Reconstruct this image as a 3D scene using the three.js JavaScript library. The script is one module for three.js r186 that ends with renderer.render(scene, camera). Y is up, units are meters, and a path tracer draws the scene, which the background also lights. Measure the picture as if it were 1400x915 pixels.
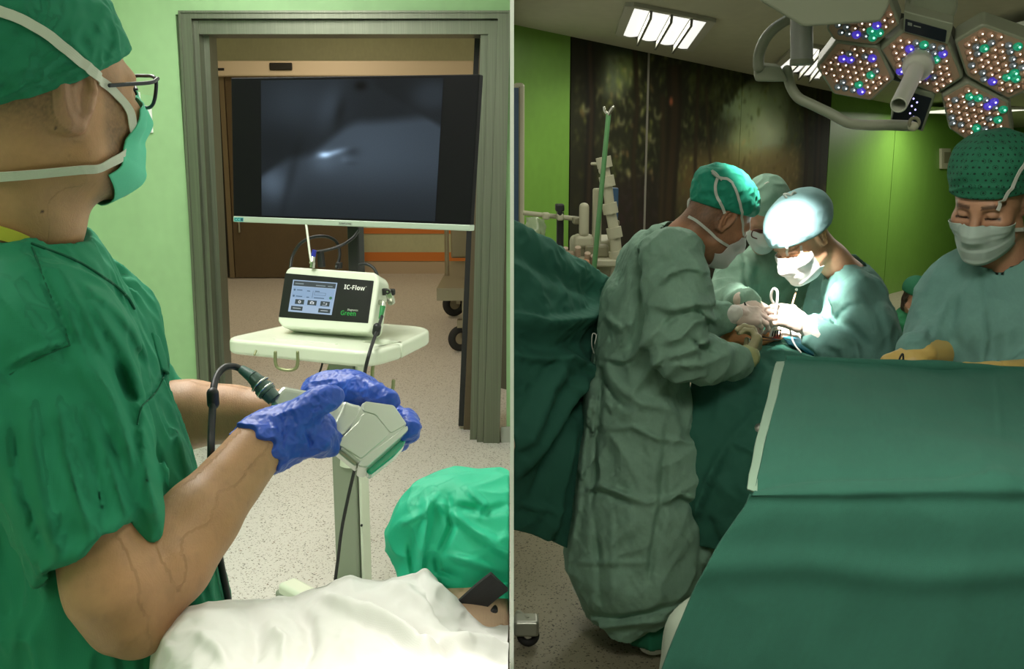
import * as THREE from 'three';
import { RoundedBoxGeometry } from 'three/addons/geometries/RoundedBoxGeometry.js';
import { mergeGeometries, mergeVertices, toCreasedNormals } from 'three/addons/utils/BufferGeometryUtils.js';
import { RectAreaLightUniformsLib } from 'three/addons/lights/RectAreaLightUniformsLib.js';
import { createNoise3D, createNoise2D } from 'simplex-noise';

RectAreaLightUniformsLib.init();
// ---------- camera, exposure, lights ----------
const scene = new THREE.Scene();
const FPX = 1300, TILT = Math.atan(252 / 1300), EYE = 1.6;
const camera = new THREE.PerspectiveCamera(2 * Math.atan(457.5 / FPX) * 180 / Math.PI, 1400 / 915, 0.05, 60);
camera.position.set(0, EYE, 0);
camera.rotation.set(-TILT, 0, 0);
const renderer = new THREE.WebGLRenderer({ antialias: true });
renderer.toneMapping = THREE.LinearToneMapping;
renderer.toneMappingExposure = 1.0;
renderer.shadowMap.enabled = true;
scene.background = new THREE.Color(0x000000);
const LEFT_PANEL = 15, CORRIDOR_PANEL = 11.0, RIGHT_PANEL = 13.0, SPOT = 120;   // radiance of the room's lamps
const HALL_COLOR = new THREE.Color().setRGB(1, 0.79, 0.54), LEFT_COLOR = new THREE.Color().setRGB(1, 0.97, 0.90), RIGHT_COLOR = new THREE.Color().setRGB(1, 0.97, 0.84);

// ---------- helpers ----------
const cs = Math.cos(TILT), sn = Math.sin(TILT);
const V3 = (x, y, z) => new THREE.Vector3(x, y, z);
function ray(px, py) { const u = (px - 700) / FPX, v = (457.5 - py) / FPX; return V3(u, v * cs - sn, -(cs + v * sn)); }
function P(px, py, d) { const r = ray(px, py); const k = d / -r.z; return V3(r.x * k, EYE + r.y * k, -d); }      // pixel + distance straight ahead
function PY(px, py, y) { const r = ray(px, py); const k = (y - EYE) / r.y; return V3(r.x * k, y, r.z * k); }       // pixel on a level plane
function PX(px, d, py = 205) { return P(px, py, d).x; }
const MPP = (d) => d / FPX;
function mulberry(a) { return () => { a |= 0; a = a + 0x6D2B79F5 | 0; let t = Math.imul(a ^ a >>> 15, 1 | a); t = t + Math.imul(t ^ t >>> 7, 61 | t) ^ t; return ((t ^ t >>> 14) >>> 0) / 4294967296; }; }
const rnd = mulberry(7);
const n3 = createNoise3D(mulberry(11)), n2 = createNoise2D(mulberry(12));
const clamp = (x, a, b) => x < a ? a : x > b ? b : x;
const mix = (a, b, t) => a + (b - a) * t;
const sstep = (a, b, x) => { const t = clamp((x - a) / (b - a), 0, 1); return t * t * (3 - 2 * t); };
const used = new Map();
function numbered(n) { const k = used.get(n) || 0; used.set(n, k + 1); return k ? n + '_' + String(k).padStart(3, '0') : n; }
function shade(o) { o.traverse((m) => { if (m.isMesh) { m.castShadow = true; m.receiveShadow = true; } }); return o; }
function obj(name, geo, mat, parent = scene) {
  if (Array.isArray(geo)) geo = geo.length > 1 ? mergeGeometries(geo.map((g) => strip(g))) : geo[0];
  const m = new THREE.Mesh(geo, mat); m.castShadow = m.receiveShadow = true;
  m.name = parent === scene ? numbered(name) : name; parent.add(m); return m;
}
function strip(g) { const r = g.index ? g.toNonIndexed() : g.clone(); for (const k of Object.keys(r.attributes)) if (!['position', 'normal', 'uv'].includes(k)) r.deleteAttribute(k); if (!r.attributes.uv) r.setAttribute('uv', new THREE.BufferAttribute(new Float32Array(r.attributes.position.count * 2), 2)); return r; }
function tag(o, label, category, group) { o.userData.label = label; o.userData.category = category; if (group) o.userData.group = group; return o; }
function thing(name, label, category, pos = [0, 0, 0], turn = 0, group) {
  const g = new THREE.Group(); g.name = numbered(name); scene.add(g); g.position.set(...pos); g.rotation.y = turn; return tag(g, label, category, group);
}
function struct(name, geo, mat, label, category, parent = scene) { const o = obj(name, geo, mat, parent); if (parent === scene) { o.userData.kind = 'structure'; tag(o, label, category); } return o; }
function local(geo, o) { o.updateMatrixWorld(true); geo.applyMatrix4(o.matrixWorld.clone().invert()); return geo; }     // world shape -> a thing's own space
function proj(x, y, z) { const ry = y - EYE, f = -sn * ry - cs * z; return [700 + x / f * FPX, 457.5 - (cs * ry - sn * z) / f * FPX]; }     // where a point lands in the picture, to lay folds
// folds: { p: [[px, py], ...], w: px, w2: px on the other side, h: metres, d: [near, far] }
function foldField(list) {
  const F = list.map((q) => { const b = [1e9, 1e9, -1e9, -1e9], W = 2.6 * Math.max(q.w, q.w2 || q.w); q.p.forEach(([x, y]) => { b[0] = Math.min(b[0], x - W); b[1] = Math.min(b[1], y - W); b[2] = Math.max(b[2], x + W); b[3] = Math.max(b[3], y + W); }); return { ...q, b }; });
  return (x, y, z) => {
    const [px, py] = proj(x, y, z); let v = 0;
    for (const q of F) {
      if (px < q.b[0] || px > q.b[2] || py < q.b[1] || py > q.b[3]) continue; if (q.d && (-z < q.d[0] || -z > q.d[1])) continue;
      let best = 1e9, side = 1, tt = 0; const n = q.p.length - 1;
      for (let i = 0; i < n; i++) { const [ax, ay] = q.p[i], [bx_, by] = q.p[i + 1], ux = bx_ - ax, uy = by - ay, t = clamp(((px - ax) * ux + (py - ay) * uy) / (ux * ux + uy * uy), 0, 1); const dx = px - ax - ux * t, dy = py - ay - uy * t, d = Math.hypot(dx, dy); if (d < best) { best = d; side = ux * dy - uy * dx; tt = (i + t) / n; } }
      const w = side > 0 ? q.w : q.w2 || q.w, e = best / w; v += q.h * Math.exp(-e * e) * (q.even ? 1 : Math.min(1, 4 * Math.min(tt + 0.06, 1.06 - tt)));
    }
    return v;
  };
}
// boxes with uv in metres
function bx(x0, x1, y0, y1, z0, z1) {
  const g = new THREE.BoxGeometry(x1 - x0, y1 - y0, z1 - z0); g.translate((x0 + x1) / 2, (y0 + y1) / 2, (z0 + z1) / 2); return boxUV(g);
}
function boxUV(g, s = 1) {
  if (!g.attributes.normal) g.computeVertexNormals();
  const p = g.attributes.position, n = g.attributes.normal, uv = new Float32Array(p.count * 2);
  for (let i = 0; i < p.count; i++) {
    const ax = Math.abs(n.getX(i)), ay = Math.abs(n.getY(i)), az = Math.abs(n.getZ(i));
    if (ay >= ax && ay >= az) { uv[2 * i] = p.getX(i) * s; uv[2 * i + 1] = p.getZ(i) * s; }
    else if (ax > az) { uv[2 * i] = p.getZ(i) * s; uv[2 * i + 1] = p.getY(i) * s; }
    else { uv[2 * i] = p.getX(i) * s; uv[2 * i + 1] = p.getY(i) * s; }
  }
  g.setAttribute('uv', new THREE.BufferAttribute(uv, 2)); return g;
}
function rbox(w, h, d, r = 0.004, seg = 2) { return boxUV(new RoundedBoxGeometry(w, h, d, seg, Math.min(r, w / 2.01, h / 2.01, d / 2.01))); }
function rbx(x0, x1, y0, y1, z0, z1, r = 0.004) { const g = rbox(x1 - x0, y1 - y0, z1 - z0, r); g.translate((x0 + x1) / 2, (y0 + y1) / 2, (z0 + z1) / 2); return g; }
// solid between two outlines with the same number of points
function loft(a, b) {
  const n = a.length, pos = [], c1 = V3(0, 0, 0), c2 = V3(0, 0, 0); a.forEach((p) => c1.add(p)); b.forEach((p) => c2.add(p)); c1.divideScalar(n); c2.divideScalar(n);
  const tri = (p, q, r) => pos.push(p.x, p.y, p.z, q.x, q.y, q.z, r.x, r.y, r.z);
  for (let i = 0; i < n; i++) { const j = (i + 1) % n; tri(a[i], a[j], b[j]); tri(a[i], b[j], b[i]); tri(c1, a[j], a[i]); tri(c2, b[i], b[j]); }
  let vol = 0; for (let i = 0; i < pos.length; i += 9) vol += pos[i] * (pos[i + 4] * pos[i + 8] - pos[i + 5] * pos[i + 7]) - pos[i + 1] * (pos[i + 3] * pos[i + 8] - pos[i + 5] * pos[i + 6]) + pos[i + 2] * (pos[i + 3] * pos[i + 7] - pos[i + 4] * pos[i + 6]);
  if (vol < 0) for (let i = 0; i < pos.length; i += 9) for (let k = 0; k < 3; k++) { const t = pos[i + 3 + k]; pos[i + 3 + k] = pos[i + 6 + k]; pos[i + 6 + k] = t; }
  const g = new THREE.BufferGeometry(); g.setAttribute('position', new THREE.Float32BufferAttribute(pos, 3)); g.computeVertexNormals(); return boxUV(g);
}
function tube(pts, r, seg = 0, rad = 8, closed = false) {
  const c = new THREE.CatmullRomCurve3(pts, closed, 'centripetal'); const g = new THREE.TubeGeometry(c, seg || pts.length * 8, r, rad, closed);
  if (!closed) { const caps = [pts[0], pts[pts.length - 1]].map((p) => { const s = new THREE.SphereGeometry(r, rad, 6); s.translate(p.x, p.y, p.z); return s; }); return mergeGeometries([strip(g), ...caps.map(strip)]); }
  return g;
}
function cyl(a, b, r1, r2 = r1, seg = 20) {
  const d = b.clone().sub(a), g = new THREE.CylinderGeometry(r2, r1, d.length(), seg); g.translate(0, d.length() / 2, 0);
  g.applyQuaternion(new THREE.Quaternion().setFromUnitVectors(V3(0, 1, 0), d.normalize())); g.translate(a.x, a.y, a.z); return g;
}
// frame with x = U, y = W, z = N at o
function frame(o, U, N) { const n = N.clone().normalize(), u = U.clone().sub(n.clone().multiplyScalar(U.dot(n))).normalize(), w = n.clone().cross(u); return new THREE.Matrix4().makeBasis(u, w, n).setPosition(o); }
function onPlane(px, py, M) { const r = ray(px, py), o = V3().setFromMatrixPosition(M), n = V3().setFromMatrixColumn(M, 2); const k = (o.clone().sub(camera.position)).dot(n) / r.dot(n); return camera.position.clone().add(r.multiplyScalar(k)); }
function pxPoly(M, pts) { const inv = M.clone().invert(); return pts.map(([x, y]) => { const p = onPlane(x, y, M).applyMatrix4(inv); return new THREE.Vector2(p.x, p.y); }); }
function roundShape(pts, r) {     // polygon with rounded corners
  const s = new THREE.Shape(), n = pts.length;
  pts.forEach((p, i) => {
    const a = pts[(i + n - 1) % n], b = pts[(i + 1) % n], rr = Array.isArray(r) ? r[i] : r;
    const d1 = a.clone().sub(p), d2 = b.clone().sub(p), k = Math.min(rr, d1.length() * 0.49, d2.length() * 0.49);
    const q1 = p.clone().add(d1.setLength(k)), q2 = p.clone().add(d2.setLength(k));
    if (i) s.lineTo(q1.x, q1.y); else s.moveTo(q1.x, q1.y);
    s.quadraticCurveTo(p.x, p.y, q2.x, q2.y);
  });
  s.closePath(); return s;
}
function plate(M, pts, depth, bevel = 0.003, r = 0.004, seg = 3) {   // outline in the plane of M, thickness goes against N
  if (!pts[0].isVector2) pts = pxPoly(M, pts);
  if (THREE.ShapeUtils.isClockWise(pts)) pts = pts.slice().reverse();
  const g = new THREE.ExtrudeGeometry(roundShape(pts, r), { depth: Math.max(1e-4, depth - 2 * bevel), bevelEnabled: bevel > 0, bevelThickness: bevel, bevelSize: bevel, bevelOffset: -bevel, bevelSegments: seg, curveSegments: 8 });
  g.translate(0, 0, -depth + bevel); g.applyMatrix4(M); return g;
}
// ---------- textures ----------
function dataTex(w, h, fn, srgb = true) {
  const a = new Uint8Array(w * h * 4);
  for (let y = 0; y < h; y++) for (let x = 0; x < w; x++) { const c = fn(x, y), i = (y * w + x) * 4; a[i] = c[0]; a[i + 1] = c[1]; a[i + 2] = c[2]; a[i + 3] = 255; }
  const t = new THREE.DataTexture(a, w, h); t.magFilter = THREE.LinearFilter; t.minFilter = THREE.LinearMipmapLinearFilter; t.generateMipmaps = true; t.wrapS = t.wrapT = THREE.RepeatWrapping;
  if (srgb) t.colorSpace = THREE.SRGBColorSpace; t.needsUpdate = true; return t;
}
function canvasTex(w, h, draw) {
  const c = document.createElement('canvas'); c.width = w; c.height = h; draw(c.getContext('2d'), w, h);
  const t = new THREE.CanvasTexture(c); t.colorSpace = THREE.SRGBColorSpace; return t;
}
function tileNoise(x, y, w, s, o = 0) { const a = x / w * 2 * Math.PI, b = y / w * 2 * Math.PI, R = s / (2 * Math.PI); return n3(Math.cos(a) * R + o, Math.sin(a) * R, Math.cos(b) * R + o * 1.7) * 0.6 + n3(Math.sin(b) * R + 9, Math.cos(a) * R + o, Math.sin(a) * R + 3) * 0.4; }
const std = (p) => new THREE.MeshStandardMaterial(p), phy = (p) => new THREE.MeshPhysicalMaterial(p);
const lin = (r, g, b) => new THREE.Color().setRGB(r, g, b);
function rep(t, x, y = x) { const c = t.clone(); c.repeat.set(x, y); c.needsUpdate = true; return c; }
// weave bump for cloth (uv in metres, 64 px = 16 threads)
const weaveTex = dataTex(64, 64, (x, y) => { const a = Math.sin(x / 64 * 2 * Math.PI * 16), b = Math.sin(y / 64 * 2 * Math.PI * 16); const v = 128 + 55 * (((x >> 2) + (y >> 2)) & 1 ? a : b); return [v, v, v]; }, false);
const feltTex = dataTex(256, 256, (x, y) => { const v = 128 + 70 * tileNoise(x, y, 256, 60) + 40 * tileNoise(x, y, 256, 120, 5); return [v, v, v]; }, false);
const cloudTex = dataTex(256, 256, (x, y) => { const v = 244 + 5 * tileNoise(x, y, 256, 8) + 5 * tileNoise(x, y, 256, 40, 3); return [v, v, v].map((k) => clamp(k, 0, 255)); });

// ---------- distance fields ----------
const smin = (a, b, k) => { const h = Math.max(k - Math.abs(a - b), 0) / k; return Math.min(a, b) - h * h * k * 0.25; };
const smax = (a, b, k) => -smin(-a, -b, k);
function cone(a, b, r1, r2) {          // tapered capsule
  const bax = b.x - a.x, bay = b.y - a.y, baz = b.z - a.z, L2 = bax * bax + bay * bay + baz * baz;
  return (x, y, z) => { const px = x - a.x, py = y - a.y, pz = z - a.z; const t = clamp((px * bax + py * bay + pz * baz) / L2, 0, 1); const dx = px - bax * t, dy = py - bay * t, dz = pz - baz * t; return Math.sqrt(dx * dx + dy * dy + dz * dz) - (r1 + (r2 - r1) * t); };
}
function chain(pts, k = 0.02) {         // pts: [Vector3, radius] ...
  const cs_ = []; for (let i = 0; i + 1 < pts.length; i++) cs_.push(cone(pts[i][0], pts[i + 1][0], pts[i][1], pts[i + 1][1]));
  return (x, y, z) => { let d = cs_[0](x, y, z); for (let i = 1; i < cs_.length; i++) d = smin(d, cs_[i](x, y, z), k); return d; };
}
function ell(c, r, M) {                 // ellipsoid; M (Matrix3-like basis of three unit vectors) optional
  const [rx, ry, rz] = r; const U = M ? M[0] : V3(1, 0, 0), W = M ? M[1] : V3(0, 1, 0), N = M ? M[2] : V3(0, 0, 1);
  return (x, y, z) => { const px = x - c.x, py = y - c.y, pz = z - c.z; const a = (px * U.x + py * U.y + pz * U.z), b = (px * W.x + py * W.y + pz * W.z), e = (px * N.x + py * N.y + pz * N.z);
    const k0 = Math.sqrt(a * a / rx / rx + b * b / ry / ry + e * e / rz / rz), k1 = Math.sqrt(a * a / rx ** 4 + b * b / ry ** 4 + e * e / rz ** 4); return k1 < 1e-9 ? -Math.min(rx, ry, rz) : k0 * (k0 - 1) / k1; };
}
function rbxSDF(c, h, r, M) { const [U, W, N] = M; return (x, y, z) => { const px = x - c.x, py = y - c.y, pz = z - c.z; const a = Math.abs(px * U.x + py * U.y + pz * U.z) - h[0] + r, b = Math.abs(px * W.x + py * W.y + pz * W.z) - h[1] + r, e = Math.abs(px * N.x + py * N.y + pz * N.z) - h[2] + r; return Math.hypot(Math.max(a, 0), Math.max(b, 0), Math.max(e, 0)) + Math.min(Math.max(a, b, e), 0) - r; }; }
// loft of ellipses along a spine: rows [centre, halfAcross, halfDeep], across = horizontal unit vector
function spine(rows, across) {
  const n = rows.length; const A = across;
  return (x, y, z) => {
    let best = 1e9;
    for (let i = 0; i + 1 < n; i++) {
      const a = rows[i][0], b = rows[i + 1][0]; const bx_ = b.x - a.x, by = b.y - a.y, bz = b.z - a.z, L2 = bx_ * bx_ + by * by + bz * bz, L = Math.sqrt(L2);
      const px = x - a.x, py = y - a.y, pz = z - a.z; const tt = (px * bx_ + py * by + pz * bz) / L2, t = clamp(tt, 0, 1);
      const dx = px - bx_ * t, dy = py - by * t, dz = pz - bz * t;
      const w = rows[i][1] + (rows[i + 1][1] - rows[i][1]) * t, q = rows[i][2] + (rows[i + 1][2] - rows[i][2]) * t;
      const u = dx * A.x + dz * A.z + dy * A.y, rest2 = Math.max(0, dx * dx + dy * dy + dz * dz - u * u), e = Math.sqrt(rest2);
      const k0 = Math.sqrt(u * u / w / w + rest2 / q / q), k1 = Math.sqrt(u * u / w ** 4 + rest2 / q ** 4);
      const d = k1 < 1e-9 ? -Math.min(w, q) : k0 * (k0 - 1) / k1;
      best = i ? smin(best, d, 0.03) : d;
    }
    return best;
  };
}
const crease = (x, y, z, s, o) => 1 - 2.2 * Math.abs(n3(x * s + o, y * s - o, z * s + o * 0.7));     // sharp ridges
// meshes the zero set of f inside a box (surface nets), with normals from f
function sdfMesh(f, lo, hi, cell, opt = {}) {
  const nx = Math.ceil((hi.x - lo.x) / cell) + 1, ny = Math.ceil((hi.y - lo.y) / cell) + 1, nz = Math.ceil((hi.z - lo.z) / cell) + 1, N = nx * ny * nz;
  if (N > 3.2e7) throw new Error('grid too big ' + N);
  const v = new Float32Array(N).fill(9), B = 4, rad = B * cell * 0.87 + (opt.slack ?? 0.012);
  const at = (i, j, k) => i + nx * (j + ny * k);
  for (let bk = 0; bk < nz; bk += B) for (let bj = 0; bj < ny; bj += B) for (let bi = 0; bi < nx; bi += B) {
    const c = f(lo.x + (bi + B / 2) * cell, lo.y + (bj + B / 2) * cell, lo.z + (bk + B / 2) * cell);
    const skip = Math.abs(c) > rad * 1.25, s = c > 0 ? 9 : -9;
    for (let k = bk; k < Math.min(bk + B, nz); k++) for (let j = bj; j < Math.min(bj + B, ny); j++) for (let i = bi; i < Math.min(bi + B, nx); i++)
      v[at(i, j, k)] = skip ? s : f(lo.x + i * cell, lo.y + j * cell, lo.z + k * cell);
  }
  const id = new Int32Array(N).fill(-1), pos = [], idx = [];
  const E = [[0, 1], [2, 3], [4, 5], [6, 7], [0, 2], [1, 3], [4, 6], [5, 7], [0, 4], [1, 5], [2, 6], [3, 7]];
  for (let k = 0; k < nz - 1; k++) for (let j = 0; j < ny - 1; j++) for (let i = 0; i < nx - 1; i++) {
    const o = at(i, j, k), c = [v[o], v[o + 1], v[o + nx], v[o + nx + 1], v[o + nx * ny], v[o + nx * ny + 1], v[o + nx * ny + nx], v[o + nx * ny + nx + 1]];
    let m = 0; for (let q = 0; q < 8; q++) if (c[q] < 0) m |= 1 << q; if (m === 0 || m === 255) continue;
    let x = 0, y = 0, z = 0, n = 0;
    for (const [a, b] of E) if ((c[a] < 0) !== (c[b] < 0)) { const t = c[a] / (c[a] - c[b]); x += mix(a & 1, b & 1, t); y += mix(a >> 1 & 1, b >> 1 & 1, t); z += mix(a >> 2, b >> 2, t); n++; }
    id[o] = pos.length / 3; pos.push(lo.x + (i + x / n) * cell, lo.y + (j + y / n) * cell, lo.z + (k + z / n) * cell);
  }
  const quad = (a, b, c, d, flip) => { if (a < 0 || b < 0 || c < 0 || d < 0) return; if (!flip) idx.push(a, c, b, a, d, c); else idx.push(a, b, c, a, c, d); };
  const sx = 1, sy = nx, sz = nx * ny;
  for (let k = 1; k < nz - 1; k++) for (let j = 1; j < ny - 1; j++) for (let i = 1; i < nx - 1; i++) {
    const o = at(i, j, k), s = v[o] < 0;
    if (s !== v[o + sx] < 0) quad(id[o], id[o - sy], id[o - sy - sz], id[o - sz], s);
    if (s !== v[o + sy] < 0) quad(id[o], id[o - sz], id[o - sz - sx], id[o - sx], s);
    if (s !== v[o + sz] < 0) quad(id[o], id[o - sx], id[o - sx - sy], id[o - sy], s);
  }
  const e = cell * 0.5, nor = new Float32Array(pos.length), uv = new Float32Array(pos.length / 3 * 2), col = opt.color ? new Float32Array(pos.length) : null;
  for (let i = 0; i < pos.length; i += 3) {
    let x = pos[i], y = pos[i + 1], z = pos[i + 2];
    const q0 = f(x + e, y - e, z - e), q1 = f(x - e, y - e, z + e), q2 = f(x - e, y + e, z - e), q3 = f(x + e, y + e, z + e); let gx = q0 - q1 - q2 + q3, gy = q2 + q3 - q0 - q1, gz = q1 + q3 - q0 - q2; const L = Math.hypot(gx, gy, gz) || 1; gx /= L; gy /= L; gz /= L;
    nor[i] = gx; nor[i + 1] = gy; nor[i + 2] = gz;
    const ax = Math.abs(gx), az = Math.abs(gz); uv[i / 3 * 2] = ax > az ? z : x; uv[i / 3 * 2 + 1] = y;
    if (col) { const c = opt.color(x, y, z, gx, gy, gz); col[i] = c[0]; col[i + 1] = c[1]; col[i + 2] = c[2]; }
  }
  const g = new THREE.BufferGeometry(); g.setAttribute('position', new THREE.Float32BufferAttribute(pos, 3)); g.setAttribute('normal', new THREE.BufferAttribute(nor, 3)); g.setAttribute('uv', new THREE.BufferAttribute(uv, 2));
  if (col) g.setAttribute('color', new THREE.BufferAttribute(col, 3)); g.setIndex(idx); return g;
}
// walks from a point along a direction to the surface f = off
function cast(f, p, dir, off = 0, far = 0.6) { let t = 0; for (let i = 0; i < 90 && t < far; i++) { const d = f(p.x + dir.x * t, p.y + dir.y * t, p.z + dir.z * t) - off; if (d < 0.0002) break; t += d * 0.7; } return p.clone().addScaledVector(dir, t); }
// ribbon: centres and half-width vectors, with thickness
function ribbon(cen, half, th = 0.0012, nor = null) {
  const n = cen.length, pos = [], idx = [], uv = [];
  for (let i = 0; i < n; i++) {
    const t = cen[Math.min(i + 1, n - 1)].clone().sub(cen[Math.max(i - 1, 0)]).normalize(); const h = half[i]; const N = (nor ? nor[i].clone() : t.clone().cross(h).normalize()).multiplyScalar(th / 2);
    const L = cen[i].clone().sub(h), R = cen[i].clone().add(h);
    for (const q of [L.clone().add(N), R.clone().add(N), R.clone().sub(N), L.clone().sub(N)]) { pos.push(q.x, q.y, q.z); uv.push(i * 0.01, pos.length % 2 * 0.01); }
    if (i) for (let k = 0; k < 4; k++) { const a = (i - 1) * 4 + k, b = (i - 1) * 4 + (k + 1) % 4; idx.push(a, b, b + 4, a, b + 4, a + 4); }
  }
  idx.push(0, 2, 1, 0, 3, 2); const e = (n - 1) * 4; idx.push(e, e + 1, e + 2, e, e + 2, e + 3);
  const g = new THREE.BufferGeometry(); g.setAttribute('position', new THREE.Float32BufferAttribute(pos, 3)); g.setAttribute('uv', new THREE.Float32BufferAttribute(uv, 2)); g.setIndex(idx); const q = toCreasedNormals(g, 0.7); return q;
}
// cloth patch: rows of [px, py, distance] points, smoothly interpolated, thickened, with folds from fn(u, v, p) metres
function patch(rows, nu, nv, fn, th = 0.003, linear = false) {
  const cr = (a, b, c, d, t) => 0.5 * (2 * b + (c - a) * t + (2 * a - 5 * b + 4 * c - d) * t * t + (3 * b - a - 3 * c + d) * t * t * t);
  const W = rows.map((r) => r.map((p) => p.isVector3 ? p : P(...p)));
  const line = (pts, t) => { const n = pts.length - 1, k = Math.min(Math.floor(t * n), n - 1), f = t * n - k; const g = (i) => pts[clamp(i, 0, n)]; const a = g(k - 1), b = g(k), c = g(k + 1), d = g(k + 2); return linear ? b.clone().lerp(c, f) : V3(cr(a.x, b.x, c.x, d.x, f), cr(a.y, b.y, c.y, d.y, f), cr(a.z, b.z, c.z, d.z, f)); };
  const grid = []; for (let j = 0; j <= nv; j++) { grid.push([]); for (let i = 0; i <= nu; i++) grid[j].push(line(W.map((r) => line(r, i / nu)), j / nv)); }
  const nrm = (j, i) => { const a = grid[j][Math.min(i + 1, nu)].clone().sub(grid[j][Math.max(i - 1, 0)]), b = grid[Math.min(j + 1, nv)][i].clone().sub(grid[Math.max(j - 1, 0)][i]); return b.cross(a).normalize(); };
  const NN = grid.map((r, j) => r.map((_, i) => nrm(j, i)));
  const pos = [], uv = [], idx = [];
  const top = grid.map((r, j) => r.map((p, i) => { const n = NN[j][i]; return fn ? p.clone().addScaledVector(n, fn(i / nu, j / nv, p, n)) : p.clone(); }));
  let s = 0; const us = []; for (let j = 0; j <= nv; j++) { us.push([0]); for (let i = 1; i <= nu; i++) us[j].push(us[j][i - 1] + grid[j][i].distanceTo(grid[j][i - 1])); }
  const put = (p, j, i) => { pos.push(p.x, p.y, p.z); uv.push(us[j][i], j / nv * grid[0][0].distanceTo(grid[nv][0])); };
  for (let j = 0; j <= nv; j++) for (let i = 0; i <= nu; i++) put(top[j][i], j, i);
  for (let j = 0; j <= nv; j++) for (let i = 0; i <= nu; i++) put(top[j][i].clone().addScaledVector(NN[j][i], -th), j, i);
  const id = (j, i) => j * (nu + 1) + i, K = (nu + 1) * (nv + 1);
  for (let j = 0; j < nv; j++) for (let i = 0; i < nu; i++) { const a = id(j, i), b = id(j, i + 1), c = id(j + 1, i + 1), d = id(j + 1, i); idx.push(a, c, b, a, d, c); idx.push(a + K, b + K, c + K, a + K, c + K, d + K); }
  const edge = (a, b) => idx.push(a, b, b + K, a, b + K, a + K);
  for (let i = 0; i < nu; i++) { edge(id(0, i), id(0, i + 1)); edge(id(nv, i + 1), id(nv, i)); }
  for (let j = 0; j < nv; j++) { edge(id(j + 1, 0), id(j, 0)); edge(id(j, nu), id(j + 1, nu)); }
  const g = new THREE.BufferGeometry(); g.setAttribute('position', new THREE.Float32BufferAttribute(pos, 3)); g.setAttribute('uv', new THREE.Float32BufferAttribute(uv, 2)); g.setIndex(idx); g.computeVertexNormals(); return g;
}
// =====================================================================  LEFT ROOM: SHELL
const M = {};
M.greenWall = std({ color: lin(0.37, 0.62, 0.31), roughness: 0.55, map: rep(cloudTex, 0.4), bumpMap: rep(feltTex, 6), bumpScale: 0.0002 });
M.whitePaint = std({ color: lin(0.86, 0.87, 0.84), roughness: 0.6 });
M.partition = std({ color: lin(0.86, 0.87, 0.84), roughness: 0.6 });
const brushed = dataTex(256, 64, (x, y) => { const v = 210 + 24 * tileNoise(x, y * 0 + 3, 256, 90) + 14 * n2(x * 0.9, y * 0.02); return [v, v, v].map((k) => clamp(k, 0, 255)); });
M.steel = std({ color: lin(0.30, 0.33, 0.25), metalness: 0.75, roughness: 0.38, map: rep(brushed, 5, 1) });
M.steelEdge = std({ color: lin(0.52, 0.53, 0.47), metalness: 0.8, roughness: 0.35 });
M.black = std({ color: lin(0.012, 0.012, 0.012), roughness: 0.55 });
M.rubber = std({ color: lin(0.018, 0.018, 0.018), roughness: 0.7 });
M.hallWall = std({ color: lin(0.60, 0.64, 0.42), roughness: 0.7, map: rep(cloudTex, 0.5) });
M.orange = std({ color: lin(0.70, 0.22, 0.04), roughness: 0.6 });
M.hallDoor = std({ color: lin(0.15, 0.11, 0.065), roughness: 0.45, metalness: 0.2, map: rep(cloudTex, 0.6) });
M.cream = std({ color: lin(0.80, 0.70, 0.54), roughness: 0.45 });
const speckle = (() => {
  const W = 1024, a = new Float32Array(W * W * 3), r = mulberry(31);
  for (let i = 0; i < W * W; i++) { const v = 205 + r() * 14 - 7; a[i * 3] = v + 12; a[i * 3 + 1] = v + 8; a[i * 3 + 2] = v + 4; }
  const dot = (cx, cy, rad, c, e, rot) => { const R = Math.ceil(rad * e) + 1; for (let y = -R; y <= R; y++) for (let x = -R; x <= R; x++) { const u = x * Math.cos(rot) + y * Math.sin(rot), w = -x * Math.sin(rot) + y * Math.cos(rot); const d = Math.hypot(u / e, w) / rad; if (d > 1) continue; const k = ((cy + y + W) % W) * W + (cx + x + W) % W; const t = d > 0.75 ? 0.5 : 0.9; for (let q = 0; q < 3; q++) a[k * 3 + q] = mix(a[k * 3 + q], c[q], t); } };
  const cols = [[110, 104, 92], [70, 66, 60], [150, 142, 128], [128, 100, 80], [238, 234, 224]];
  for (let i = 0; i < 15000; i++) dot(Math.floor(r() * W), Math.floor(r() * W), 0.7 + r() * r() * 2.1, cols[Math.floor(r() * r() * 5)], 1 + r() * 0.8, r() * 3.14);
  return dataTex(W, W, (x, y) => { const i = (y * W + x) * 3; return [clamp(a[i], 0, 255), clamp(a[i + 1], 0, 255), clamp(a[i + 2], 0, 255)]; });
})();
M.floor = std({ color: lin(0.92, 0.92, 0.90), roughness: 0.42, map: rep(speckle, 0.75) });
const DW = 5.1, FARW = 12.5, CEIL = 2.75;

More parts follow.
